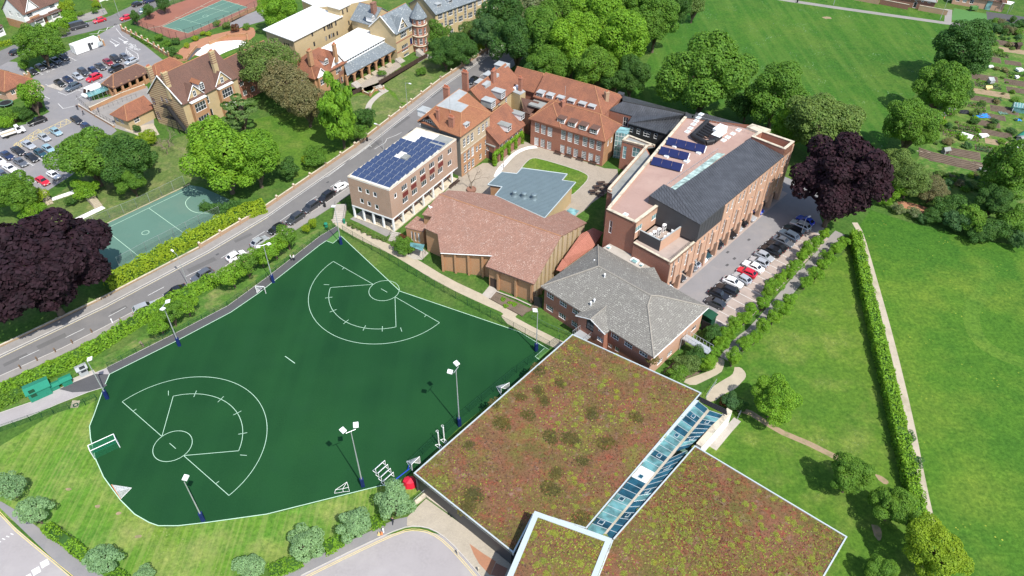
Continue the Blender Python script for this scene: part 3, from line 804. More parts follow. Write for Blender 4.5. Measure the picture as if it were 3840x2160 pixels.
# lettering on the tarmac
def lettering(text, p, size, ang, parent, z=0.03, mat='line_white', shear=0):
 cu = bpy.data.curves.new('lettering', 'FONT')
 cu.body = text
 cu.size = size
 cu.align_x = 'CENTER'
 cu.align_y = 'CENTER'
 tmp = bpy.data.objects.new('tmp', cu)
 me = bpy.data.meshes.new_from_object(tmp)
 bpy.data.objects.remove(tmp)
 me.materials.append(MT[mat])
 ob = place('lettering', me, parent)
 ob.matrix_local = Matrix.Translation(V((p[0], p[1], z)) - ORG.get(parent.name, V((0, 0, 0)))) @ Matrix.Rotation(ang, 4, 'Z')
 return ob
la = math.atan2(*(S('A', 1235, 440) - S('A', 1330, 465)).yx)
for w, s in (('DROP', 'A1305,470'), ('OFF', 'A1285,450'), ('ONLY', 'A1265,430')):
 lettering(w, pt(s), 1.5, la, cp)
# ---------------------------------------------------------------- courts
gc = sheet('ball_court', 'I640,1080 720,1020 1835,500 1950,520 2330,690 2060,830 1020,1390 600,1400', 'court_green', 3)
line(gc, 'I600,1075 720,1018 1835,488', 0.3, 4, 'path_beige', 'edging')
lg = lambda s, w=0.1: line(gc, s, w, 5, 'line')
lg('I790,1035 1835,530 1960,570')
lg('I1015,930 1350,1195')
lg('I1437,722 1780,968')
lg('I2050,830 2330,700')
c = S('I', 1405, 960)
lg(arc(c, 0.75, 0, 6.2832, 24), 0.1)
lg(smooth(pts('I1840,610 1795,650 1790,690 1830,740 1900,770 2020,772'), 2), 0.12)
lg(smooth(pts('I905,1160 950,1180 985,1215 985,1260'), 2), 0.12)
tc = sheet('tennis_court', 'A1290,225 1530,90 1980,-60 2700,-120 2540,60 2250,210 1720,400', 'court_red', 3)
sheet('court_surround', 'A1570,255 2150,0 2390,70 1815,320', 'court_green', 4, tc)
lt = lambda s, w=0.1: line(tc, s, w, 6, 'line')
lt('A1570,255 2150,0 2390,70 1815,320 1570,255')
lt('A1430,275 1560,250 2100,-20')
lt('A1690,165 1990,245', 0.09)
lt('A1740,200 2240,5', 0.07)
lt('A1830,225 2310,30', 0.07)
lt('A1940,60 2210,115', 0.09)
lt(arc(S('A', 1985, 155), 0.9, 0, 6.2832, 24), 0.08)
lt(smooth(pts('A1645,275 1700,270 1750,285 1760,305'), 2), 0.08)
# terracotta garden
tg = sheet('terracotta_garden', smooth(pts('A1640,570 1780,440 2000,350 2250,290 2440,250 2480,330 2400,400 2160,400 1980,440 1880,540 1800,580'), 1), 'terracotta', 3)
sheet('white_path', smooth(pts('A1880,530 1960,440 2100,400 2380,385 2370,440 2230,480 2090,545 2000,560'), 1), 'path_white', 5)
sheet('garden_lawn', smooth(pts('A2070,560 2180,500 2290,480 2270,510 2140,560'), 1), 'lawn', 6)
band('dark_path', smooth(pts('A1810,580 1850,520 1930,465'), 1), 1.6, 'asphalt_dark', 6)
sheet('school_yard', 'A2150,230 2540,80 2560,200 2300,270', 'asphalt_park', 3)
# ---------------------------------------------------------------- allotments
al = sheet('allotment_ground', 'E2000,330 2320,300 2600,280 2900,900 H2800,700 2200,640 1500,330 E1700,1300 1760,900 1980,600', 'grass_bank', 2)
def inpoly(p, ks):
 c = False
 for i in range(len(ks)):
  a, b = ks[i], ks[i - 1]
  if (a.y > p.y) != (b.y > p.y) and p.x < (b.x - a.x) * (p.y - a.y) / (b.y - a.y) + a.x: c = not c
 return c
AL = pts('E2060,420 2330,320 2560,300 2760,900 H2600,420 2200,420 1560,250 E1690,1300 1780,1100 1990,860 2040,640')
au = nrm2(S('E', 2480, 1000) - S('E', 2240, 960))
av = V((-au.y, au.x, 0))
rg = random.Random(31)
AO = S('E', 2100, 900)
ALPLOT = []
for iv in range(-14, 22):
 x = -60.0 + rg.uniform(0, 4)
 while x < 70:
  w, d = rg.uniform(4.5, 9.5), rg.uniform(3.0, 4.4)
  o = AO + au * x + av * (iv * 4.9)
  x += w + rg.uniform(0.7, 1.8)
  q = [o, o + au * w, o + au * w + av * d, o + av * d]
  if not all(inpoly(p, AL) for p in q): continue
  kind = rg.choice(('soil', 'soil', 'soil', 'crop', 'crop', 'dry', 'none'))
  if kind == 'none': continue
  sheet('vegetable_plot', q, {'soil': 'soil', 'crop': 'soil', 'dry': 'dirt'}[kind], 4, al)
  n = int(d / 0.75)
  for k in range(n):
   a = o + av * (d * (k + 0.3) / n) + au * 0.25
   if kind == 'soil': MB().box(a, au * (w - 0.5), av * 0.3, V((0, 0, 0.15))).build('furrow', MT['soil'], al)
   elif kind == 'crop': ALPLOT.append((a, a + au * (w - 0.5)))
for a, b in zip(pts('H1560,220 1690,265 1970,335'), pts('H1690,265 1970,335 2240,400')):
 q = [a, b, b + av * 4.6, a + av * 4.6]
 sheet('vegetable_plot', q, 'soil', 5, al)
 for k in range(5): MB().box(a + av * (0.4 + 0.85 * k), (b - a) * 0.98, av * 0.35, V((0, 0, 0.16))).build('furrow', MT['soil'], al)
band('timber_edging', 'H1540,170 1700,190 2000,265 2290,345', 0.35, 'path_dusty', 6, al)
sheet('nursery_playground', 'E1900,80 2260,140 2210,210 2160,240 1870,190', 'turf_light', 3)
sheet('nursery_yard', 'E2210,110 2700,180 2700,260 2380,230 2220,190', 'asphalt_dark', 4)
sheet('bare_patch', smooth(pts('H1350,660 1420,655 1600,700 1690,740 1650,790 1500,740 1360,710'), 1), 'terracotta', 3)

# ================================================================ BUILDINGS
WIN = {}
def win_mesh(w, h, nc, nr, fr=0.08, bar=0.05):
 k = (round(w, 2), round(h, 2), nc, nr, fr)
 if k not in WIN:
  m = MB()
  B = lambda x0, x1, z0, z1, y0=0.05, y1=0.13: m.box((x0, y0, z0), (x1 - x0, 0, 0), (0, y1 - y0, 0), (0, 0, z1 - z0))
  B(-w / 2, w / 2, -h / 2, -h / 2 + fr, 0.03)
  B(-w / 2, w / 2, h / 2 - fr, h / 2)
  B(-w / 2, -w / 2 + fr, -h / 2 + fr, h / 2 - fr)
  B(w / 2 - fr, w / 2, -h / 2 + fr, h / 2 - fr)
  for i in range(1, nc): B(-w / 2 + w * i / nc - bar / 2, -w / 2 + w * i / nc + bar / 2, -h / 2 + fr, h / 2 - fr, 0.06, 0.12)
  for i in range(1, nr): B(-w / 2 + fr, w / 2 - fr, -h / 2 + h * i / nr - bar / 2, -h / 2 + h * i / nr + bar / 2, 0.065, 0.115)
  p = MB().poly([(-w / 2, 0.1, -h / 2), (w / 2, 0.1, -h / 2), (w / 2, 0.1, h / 2), (-w / 2, 0.1, h / 2)])
  me, pe = m.mesh('window', uv=False), p.mesh('pane', uv=False)
  me.materials.append(MT['white'])
  pe.materials.append(MT['glass'])
  WIN[k] = (me, pe)
 return WIN[k]
def window(root, c, u, w, h, nc=2, nr=2, frame='white', glass='glass', fr=0.08, name='window'):
 me, pe = win_mesh(w, h, nc, nr, fr)
 y = V((-u.y, u.x, 0))
 o = c - ORG.get(root.name, V((0, 0, 0)))
 mw = Matrix(((u.x, y.x, 0, o.x), (u.y, y.y, 0, o.y), (0, 0, 1, o.z), (0, 0, 0, 1)))
 ob = instance(name, me, root, [MT[frame]], mw)
 if glass == 'glass' and random.random() < 0.07: glass = 'glass_blind'
 pn = bpy.data.objects.new('pane', pe)
 COL.objects.link(pn)
 pn.parent = ob
 pn.material_slots[0].link = 'OBJECT'
 pn.material_slots[0].material = MT[glass]
 return ob
def wall_uv(a, b, k, x, y):
 n = V(((b - a).y, -(b - a).x, 0)).normalized()
 w = on_plane(a, n, k, x, y)
 return ((w - a).dot(nrm2(b - a)), w.z)
def facade(root, a, b, z0, z1, mat, groups=(), name='wall', reveal=0.1):
 """wall with real openings from a to b (outside on the right), top z1 (number or function of distance)"""
 a, b = V((a.x, a.y, 0)), V((b.x, b.y, 0))
 L = (b - a).length
 u = nrm2(b - a)
 inn = V((-u.y, u.x, 0))
 ops = []
 for gset in groups:
  where, w, h, nc, nr = gset[:5]
  kw = gset[5] if len(gset) > 5 else {}
  cs = [wall_uv(a, b, *t) for t in toks(where)] if isinstance(where, str) else where
  for (cu, cz) in cs:
   if cu - w / 2 < 0.05 or cu + w / 2 > L - 0.05: cu = min(max(cu, w / 2 + 0.1), L - w / 2 - 0.1)
   zt = z1(cu) if callable(z1) else z1
   cz = min(max(cz, z0 + h / 2 + 0.05), zt - h / 2 - 0.08)
   if any(abs(cu - o[0]) < (w + o[2]) / 2 and abs(cz - o[1]) < (h + o[3]) / 2 for o in ops): continue
   ops.append((cu, cz, w, h))
   window(root, a + u * cu + V((0, 0, cz)), u, w, h, nc, nr, **kw)
 m = MB()
 us = sorted({0.0, L} | {o[0] - o[2] / 2 for o in ops} | {o[0] + o[2] / 2 for o in ops})
 top = z1 if callable(z1) else (lambda x: z1)
 P3 = lambda x, z, d=0.0: a + u * x + inn * d + V((0, 0, z))
 for x0, x1 in zip(us, us[1:]):
  if x1 - x0 < 1e-4: continue
  xm = (x0 + x1) / 2
  sp = sorted((o[1] - o[3] / 2, o[1] + o[3] / 2) for o in ops if abs(xm - o[0]) < o[2] / 2)
  z = z0
  for s0, s1 in sp:
   if s0 > z: m.poly([P3(x0, z), P3(x1, z), P3(x1, s0), P3(x0, s0)])
   z = s1
  m.poly([P3(x0, z), P3(x1, z), P3(x1, top(x1)), P3(x0, top(x0))])
 for cu, cz, w, h in ops:
  x0, x1, s0, s1 = cu - w / 2, cu + w / 2, cz - h / 2, cz + h / 2
  r = reveal + 0.05
  m.poly([P3(x0, s0), P3(x1, s0), P3(x1, s0, r), P3(x0, s0, r)])
  m.poly([P3(x0, s1, r), P3(x1, s1, r), P3(x1, s1), P3(x0, s1)])
  m.poly([P3(x0, s0), P3(x0, s0, r), P3(x0, s1, r), P3(x0, s1)])
  m.poly([P3(x1, s0, r), P3(x1, s0), P3(x1, s1), P3(x1, s1, r)])
 return m.build(name, MT[mat], root)
def rect(a, b, w):
 n = nrm2(b - a)
 n = V((-n.y, n.x, 0))
 return [a, b, b + n * w, a + n * w]
def at(p, z): return V((p.x, p.y, z))
def ridge_line(root, a, b, mat='ridge', r=0.1):
 return MB().tube(a + V((0, 0, 0.02)), b + V((0, 0, 0.02)), r, 6).build('ridge', MT[mat], root)
def roof4(root, q, ze, zr, mat, axis=0, h0=0.0, h1=0.0, over=0.45, name='roof', ridge='ridge', off=0.5):
 """pitched roof over quad q (ccw); ridge along q0->q1 (axis 0) or q1->q2 (axis 1); h0/h1 hip insets"""
 if axis: q = q[1:] + q[:1]
 A, B, C, D = [at(p, ze) for p in q]
 u, w = nrm2(B - A), nrm2(D - A)
 slope = (zr - ze) / max(0.1, (D - A).length * 0.5)
 e0, e1 = (over if h0 else 0.25), (over if h1 else 0.25)
 A2, D2 = A - u * e0, D - u * e0
 B2, C2 = B + u * e1, C + u * e1
 A2, B2, C2, D2 = A2 - w * over, B2 - w * over, C2 + w * over, D2 + w * over
 dz = V((0, 0, -slope * over))
 A2, B2, C2, D2 = A2 + dz, B2 + dz, C2 + dz, D2 + dz
 m0, m1 = at(A.lerp(D, off), zr), at(B.lerp(C, off), zr)
 r0 = m0 + u * h0 if h0 else m0 - u * 0.25
 r1 = m1 - u * h1 if h1 else m1 + u * 0.25
 polys = [[A2, B2, r1, r0], [C2, D2, r0, r1]]
 if h0: polys.append([D2, A2, r0])
 if h1: polys.append([B2, C2, r1])
 o = MB().slab(polys).build(name, MT[mat], root)
 if ridge:
  ridge_line(root, r0, r1, ridge)
  if h0: ridge_line(root, r0, A2, ridge), ridge_line(root, r0, D2, ridge)
  if h1: ridge_line(root, r1, B2, ridge), ridge_line(root, r1, C2, ridge)
 return r0, r1
def gtop(L, ze, zr): return lambda x: ze + (zr - ze) * (1 - abs(2 * x / L - 1))
def gable_wall(root, a, b, ze, zr, mat, z0=0, groups=()):
 """gable end a->b: body up to ze with windows plus a triangle"""
 facade(root, a, b, z0, ze, mat, groups)
 m = (a + b) / 2
 MB().poly([at(a, ze), at(b, ze), at(m, zr)]).build('gable', MT[mat], root)
def chimney(root, p, z0, z1, sx=1.0, sy=0.6, rz=1.02, pots=3, mat='brick_red'):
 c = MB()
 c.cb(at(p, z0), sx, sy, z1 - z0, rz)
 c.cb(at(p, z1 - 0.3), sx + 0.16, sy + 0.16, 0.2, rz)
 o = c.build('chimney', MT[mat], root)
 u = V((math.cos(rz), math.sin(rz), 0))
 for i in range(pots):
  q = at(p, z1) + u * ((i + 0.5) / pots - 0.5) * sx * 0.85
  MB().lathe(q, [(0.11, 0), (0.14, 0.1), (0.1, 0.4), (0.13, 0.45), (0.08, 0.46)], 8).build('chimney_pot', MT['chimney_pot'], o)
 return o
def dormer(root, c, u, w, h, dep, nc=3, nr=2, roof='lead', cheek='white', gab=False, gmat='roof_red'):
 """c = centre of the dormer front; u = along the wall (outside on the right)"""
 inn = V((-u.y, u.x, 0))
 o = c - u * w / 2 - V((0, 0, h / 2))
 d = MB().box(o + inn * 0.14, u * w, inn * dep, V((0, 0, h))).build('dormer', MT[cheek], root)
 window(d, c, u, w - 0.04, h - 0.04, nc, nr)
 z = V((0, 0, h))
 if gab:
  a, b = o + z - u * 0.2 - inn * 0.15, o + z + u * (w + 0.2) - inn * 0.15
  pk = (a + b) / 2 + V((0, 0, w * 0.5))
  MB().slab([[a, pk, pk + inn * (dep + 1), a + inn * (dep + 1)], [pk, b, b + inn * (dep + 1), pk + inn * (dep + 1)]], 0.1).build('dormer_roof', MT[gmat], d)
  MB().poly([a + inn * 0.16 + u * 0.2, b + inn * 0.16 - u * 0.2, pk + inn * 0.16 - V((0, 0, 0.1))]).build('dormer_gable', MT[cheek], d)
 else:
  MB().box(o + z - u * 0.12 - inn * 0.12, u * (w + 0.24), inn * (dep + 0.2), V((0, 0, 0.12))).build('dormer_roof', MT[roof], d)
 return d
def clip_line(poly, p, d):
 ts = []
 n = len(poly)
 for i in range(n):
  a, b = poly[i], poly[(i + 1) % n]
  ex, ey = b.x - a.x, b.y - a.y
  det = d.x * ey - d.y * ex
  if abs(det) < 1e-9: continue
  t = ((a.x - p.x) * ey - (a.y - p.y) * ex) / det
  s = ((a.x - p.x) * d.y - (a.y - p.y) * d.x) / det
  if 0 <= s < 1: ts.append((t, a.z + (b.z - a.z) * s))
 ts.sort()
 return list(zip(ts[::2], ts[1::2]))
def seams(root, poly, d, pitch, mat, w=0.06, h=0.06, name='standing_seam'):
 d = nrm2(d)
 n = V((-d.y, d.x, 0))
 ks = [n.dot(p) for p in poly]
 k = min(ks) + pitch * 0.5
 while k < max(ks):
  for (t0, za), (t1, zb) in clip_line(poly, n * k, d):
   if t1 - t0 < 0.3: continue
   a, b = n * k + d * t0, n * k + d * t1
   a.z, b.z = za, zb
   MB().box(a - n * w / 2, b - a, n * w, V((0, 0, h))).build(name, mat, root)
  k += pitch
def parapet(root, ps, z0, z1, w, mat, cop=None, close=True, name='parapet'):
 """low wall inside the line ps (ccw) with a coping"""
 n = len(ps)
 for i in range(n if close else n - 1):
  a, b = at(ps[i], z0), at(ps[(i + 1) % n], z0)
  u = nrm2(b - a)
  inn = V((-u.y, u.x, 0))
  p = MB().box(a, b - a - u * w * 0.98, inn * w, V((0, 0, z1 - z0))).build(name, MT[mat], root)
  if cop: MB().box(a - inn * 0.06 + V((0, 0, z1 - z0)) + u * 0.01, b - a - u * (w + 0.02), inn * (w + 0.12), V((0, 0, 0.1))).build('coping', MT[cop], p)
def building(name, label, p, cat='building'): return thing(name, label, cat, at(p, 0))

# ---------------------------------------------------------------- 1 three-storey brick block with solar panels
def solar_block():
 A, B, C = pt('F265,165', 10.8), pt('F668,300', 10.8), pt('C545,835', 10.8)
 A, B, C = at(A, 0), at(B, 0), at(C, 0)
 D = A + C - B
 r = building('brick_block', 'flat-roofed buff brick block on white columns with blue solar panels', B)
 sq = dict(frame='white', fr=0.14)
 facade(r, A, B, 3.5, 10.8, 'brick_buff', [('F385,285 458,308 530,335 405,397 475,425 548,455', 1.0, 1.25, 1, 1, sq)])
 bay = 'F815,265 905,190 990,115 1080,50 C390,1015 F825,385 915,305 1005,225 1085,165 C390,1130'
 facade(r, B, C, 3.5, 10.8, 'brick_buff', [(bay, 1.9, 1.35, 3, 1), ('F730,345', 0.9, 1.2, 1, 1, sq), ('C480,945 480,1060', 1.5, 1.3, 2, 1)])
 facade(r, C, D, 3.5, 10.8, 'brick_buff')
 facade(r, D, A, 3.5, 10.8, 'brick_buff')
 u, w = nrm2(C - B), nrm2(A - B)
 for t in toks('F825,325 905,250 995,172 1082,105 C392,1072'):
  cu, cz = wall_uv(B, C, *t)
  MB().box(B + u * (cu - 0.95) + V((0, 0, cz - 0.6)) - w * 0.025, u * 1.9, w * 0.05, V((0, 0, 1.15))).build('spandrel_panel', MT['red_panel'], r)
 for t in toks('F840,290 925,215 1035,145 C330,1110 430,1090'):
  cu, cz = wall_uv(B, C, *t)
 MB().prism([A, B, C, D], 3.3, 3.5, True).build('soffit', MT['white'], r)
 rp = MB().prism([A, B, C, D], 10.8, 10.95).build('roof', MT['white_roof'], r)
 parapet(r, [A, B, C, D], 10.95, 11.08, 0.35, 'stone')
 inn = [A + (B - A) * 0.04 + u * 2.2, B + w * 2.2 + u * 2.2, C + w * 2.2 - u * 0.1, D - u * 0.1 - w * 0.3]
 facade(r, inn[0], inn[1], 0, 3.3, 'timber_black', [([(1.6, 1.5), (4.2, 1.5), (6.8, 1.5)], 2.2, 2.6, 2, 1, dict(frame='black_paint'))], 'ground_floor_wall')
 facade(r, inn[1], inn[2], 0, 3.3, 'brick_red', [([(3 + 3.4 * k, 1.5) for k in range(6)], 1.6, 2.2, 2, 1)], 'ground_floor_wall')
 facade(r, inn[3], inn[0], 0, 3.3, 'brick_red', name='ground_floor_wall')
 MB().prism([A - w * -0.2, B, C, D], 0, 0.25).build('plinth', MT['stone'], r)
 for i in range(5): MB().cb(at(A.lerp(B, (i + 0.06) / 4.12), 0.25) + u * 0.25 - w * 0.0, 0.36, 0.36, 3.05, math.atan2(u.y, u.x)).build('column', MT['white'], r)
 for i in range(1, 7): MB().cb(at(B.lerp(C, i / 6.6), 0.25) + w * 0.25, 0.36, 0.36, 3.05, math.atan2(u.y, u.x)).build('column', MT['white'], r)
 MB().box(at(A, 3.3) - u * 0.03, (B - A), u * 0.03, V((0, 0, 0.35))).build('fascia', MT['white'], r)
 MB().box(at(B, 3.3) - w * 0.03, (C - B) * 0.95, w * 0.03, V((0, 0, 0.35))).build('fascia', MT['white'], r)
 # railings under the columns
 for i in range(14):
  p = at(A.lerp(B, 0.3 + 0.05 * i), 0.25) + u * 0.35
  MB().tube(p, p + V((0, 0, 1.1)), 0.02, 4).build('railing_bar', MT['black_paint'], r)
 # solar panels: 6 across, 12 rows, tilted, staggered
 arr = thing('solar_array', 'array of blue solar panels in rows on the flat roof', 'solar panels', at(B, 10.95))
 v = nrm2(A - B)
 pm = MB()
 pw, pl = 1.64, 1.33
 for row in range(14):
  for k in range(6):
   if (row == 7 and k in (2, 3)) or (row == 8 and k == 3): continue
   if row > 11 and k > 3: continue
   o = at(B, 11.0) + u * (0.8 + row * 1.46) + v * (0.4 + k * 1.69 + (row % 2) * 0.12)
   tl = V((0, 0, 0.32))
   q = MB().box(o, v * pw, u * pl + tl, V((0, 0, 0.045)) - u * 0.02)
   pn = q.build('solar_panel', MT['grey_metal'], arr)
   n = (u * pl + tl).cross(-v * pw).normalized()
   if n.z < 0: n = -n
   e = o + n * 0.055
   MB().poly([e + v * 0.025 + (u * pl + tl) * 0.02, e + (u * pl + tl) * 0.02 + v * (pw - 0.025), e + (u * pl + tl) * 0.98 + v * (pw - 0.025), e + (u * pl + tl) * 0.98 + v * 0.025][::-1]).build('cells', MT['pv'], pn)
 vt = MB().cb(at(B, 10.95) + u * 11.8 + v * 4.6, 1.8, 1.5, 0.7, math.atan2(u.y, u.x)).build('roof_vent', MT['flat_grey'], r)
 sk = MB().cb(C + V((0, 0, 10.95)) - u * 3.0 + v * 2.2, 5.0, 3.8, 0.25, math.atan2(u.y, u.x)).build('roof_patch', MT['flat_grey'], r)
 return A, B, C, D
SA, SB, SC, SD = solar_block()

# ---------------------------------------------------------------- 2 sports hall with tiled roof and buttresses
def hall():
 R1, R2 = pt('F1150,330', 9.5), pt('F2330,735', 9.5)
 E = pt('F2070,1200', 5.3)
 n = (R2 - R1).cross(E - R1).normalized()
 if n.z < 0: n = -n
 r = building('assembly_hall', 'large hall with lichened brown tiled roof and orange brick buttressed walls', E)
 px = toks('F985,525 1150,330 2330,735 2070,1200 1600,1025 1660,918 1160,892 1135,715 1005,655 1080,545')
 front = [on_plane(R1, n, *t) for t in px]
 front[1], front[2] = R1, R2
 # rear slope: mirrored pitch, a little flatter
 g = nrm2(R2 - R1)
 bk = V((-g.y, g.x, 0))
 if bk.y < 0: bk = -bk
 nb = (R2 - R1).cross(R2 + bk * 8 - V((0, 0, 2.9)) - R1).normalized()
 back = [on_plane(R1, nb, *t) for t in toks('F2576,605 2365,483 2165,562 1700,345 1480,310 1240,292')]
 MB().slab([front, [R2, R1] + back[::-1]], 0.2).build('roof', MT['roof_hall'], r)
 ridge_line(r, R1, R2, 'ridge')
 def zof(p): return R1.z - (n.x * (p.x - R1.x) + n.y * (p.y - R1.y)) / n.z - 0.2
 # walls follow the eaves, set back
 ring = [3, 4, 5, 6, 7, 8, 9, 0]
 ce = V((sum(p.x for p in front) / len(front), sum(p.y for p in front) / len(front), 0))
 P0 = [at(front[i], 0) for i in ring]
 back_dir = -V((n.x, n.y, 0)).normalized()
 P0 = [p + back_dir * 0.5 for p in P0]
 P0[0] = P0[0] - g * 0.35
 P0[1] = P0[1] + g * 0.45
 P0[2] = P0[2] - V((0, 0, 0))
 for a, b in zip(P0[::-1], P0[::-1][1:]):
  facade(r, a, b, 0, (lambda a=a, b=b: (lambda x: zof(a + nrm2(b - a) * x)))(), 'brick_orange')
 # gable end facing the grey-roofed block
 G0, G1, G2 = P0[0], at(R2 - g * 0.35, 0), at(back[0] - g * 0.4, 0)
 facade(r, G0, G1, 0, lambda x: zof(G0 + nrm2(G1 - G0) * x), 'brick_tan')
 L2 = (G2 - G1).length
 facade(r, G1, G2, 0, lambda x: 9.3 + (back[0].z - 9.5) * x / L2, 'brick_tan', name='wall')
 u = nrm2(G1 - G0)
 Lg = (G1 - G0).length
 for k in range(6):
  x = 1.0 + k * (Lg - 1.4) / 5.2
  p = G0 + u * x
  MB().box(p - V((-u.y, u.x, 0)) * 0.32, u * 0.4, V((-u.y, u.x, 0)) * 0.3, V((0, 0, zof(p) - 0.15))).build('buttress', MT['brick_yellow'], r)
 u2 = nrm2(G2 - G1)
 for k in range(4):
  p = G1 + u2 * (1.2 + 2.3 * k)
  MB().box(p - V((-u2.y, u2.x, 0)) * 0.32, u2 * 0.4, V((-u2.y, u2.x, 0)) * 0.3, V((0, 0, 9.0 + (back[0].z - 9.5) * (1.2 + 2.3 * k) / L2))).build('buttress', MT['brick_yellow'], r)
 for a, b, ks in ((P0[3], P0[2], (0.02, 0.27, 0.53, 0.8)), (P0[1], P0[0], (0.22, 0.62, 0.97))):
  w = nrm2(b - a)
  nn = V((w.y, -w.x, 0))
  for k in ks:
   p = a.lerp(b, k)
   MB().box(p - w * 0.2, w * 0.42, nn * 0.45, V((0, 0, zof(p + nn * 0.4) - 0.05))).build('buttress', MT['brick_orange'], r)
  MB().tube(at(a, zof(a) - 0.1) + nn * 0.62, at(b, zof(b) - 0.1) + nn * 0.62, 0.09, 6).build('gutter', MT['white' if ks[0] < 0.1 else 'timber_dark'], r)
 for t, wd, hd in (('F1685,1210', 1.9, 2.3),):
  a, b = P0[1], P0[0]
  cu, cz = wall_uv(a, b, *toks(t)[0])
  w = nrm2(b - a)
  MB().box(a + w * (cu - wd / 2) + V((w.y, -w.x, 0)) * 0.03, w * wd, V((-w.y, w.x, 0)) * 0.06, V((0, 0, hd))).build('door', MT['timber_dark'], r)
 for t in ('F1310,1015', 'F1570,1055'):
  a, b = P0[3], P0[2]
  cu, cz = wall_uv(a, b, *toks(t)[0])
  w = nrm2(b - a)
  MB().lathe(a + w * cu + V((w.y, -w.x, 0)) * 0.2 + V((0, 0, cz)), [(0.1, -0.14), (0.2, 0), (0.1, 0.14)], 8).build('wall_lamp', MT['white'], r)
 # doors and window in the recessed entrance wall
 a, b = P0[4], P0[3]
 w = nrm2(b - a)
 nn = V((w.y, -w.x, 0))
 for t, ww, hh, mt in (('F1090,755', 1.0, 1.6, 'glass'), ('F1105,885', 1.1, 2.1, 'timber_dark')):
  cu, cz = wall_uv(a, b, *toks(t)[0])
  cu = min(max(cu, 0.8), (b - a).length - 0.8)
  MB().box(a + w * (cu - ww / 2) + nn * 0.03 + V((0, 0, max(0.02, cz - hh / 2))), w * ww, nn * -0.06, V((0, 0, hh))).build('door' if hh > 2 else 'window', MT[mt], r)
 # small lower entrance roof
 z = 4.6
 q = [pt(s, zz) for s, zz in (('F818,648', z - 0.9), ('F1000,692', z - 0.9), ('F1052,592', z + 0.5), ('F935,540', z + 0.5))]
 MB().slab([q], 0.18).build('entrance_roof', MT['roof_hall'], r)
 e = [at(p, 0) for p in q]
 cen = (e[0] + e[1] + e[2] + e[3]) / 4
 e = [p + (cen - p) * 0.08 for p in e]
 facade(r, e[0], e[1], 0, 3.5, 'brick_orange', [([(1.3, 1.7), (2.1, 1.7), (2.9, 1.7)], 0.4, 2.4, 1, 1), ([((e[1] - e[0]).length - 1.3, 2.0)], 1.1, 1.7, 1, 1, dict(frame='timber_dark'))])
 facade(r, e[3], e[0], 0, 3.6, 'brick_orange')
 facade(r, e[1], e[2], 0, 3.6, 'brick_orange')
 fl = S('F', 1075, 480, 7.4)
 MB().cb(fl, 0.9, 0.9, 0.9, 0.5).build('roof_vent', MT['white'], r)
 # bright red pantile lean-to beside the gable
 z0, z1 = 3.2, 4.9
 q = [pt('G548,440', z1), pt('G715,200', z1), pt('G835,140', z1), pt('G932,182', z0), pt('G835,330', z0), pt('G600,497', z0)]
 MB().slab([q], 0.15).build('pantile_roof', MT['roof_pantile'], r)
 MB().prism([at(q[0], 0) + V((0.2, -0.1, 0)), at(q[5], 0) + V((-0.3, 0.3, 0)), at(q[4], 0) + V((-0.4, 0.3, 0)), at(q[3], 0) + V((-0.4, 0, 0)), at(q[2], 0), at(q[1], 0)], 0, 3.0).build('lean_to_wall', MT['brick_tan'], r)
 c = pt('G540,440', 4.9)
 b = [pt(s, 3.4) for s in ('G478,545', 'G520,560', 'G600,497')]
 MB().slab([[c, b[0], b[1]], [c, b[1], b[2]]], 0.12).build('pantile_roof', MT['roof_pantile'], r)
 return r, front, back
HALL, HF, HBK = hall()

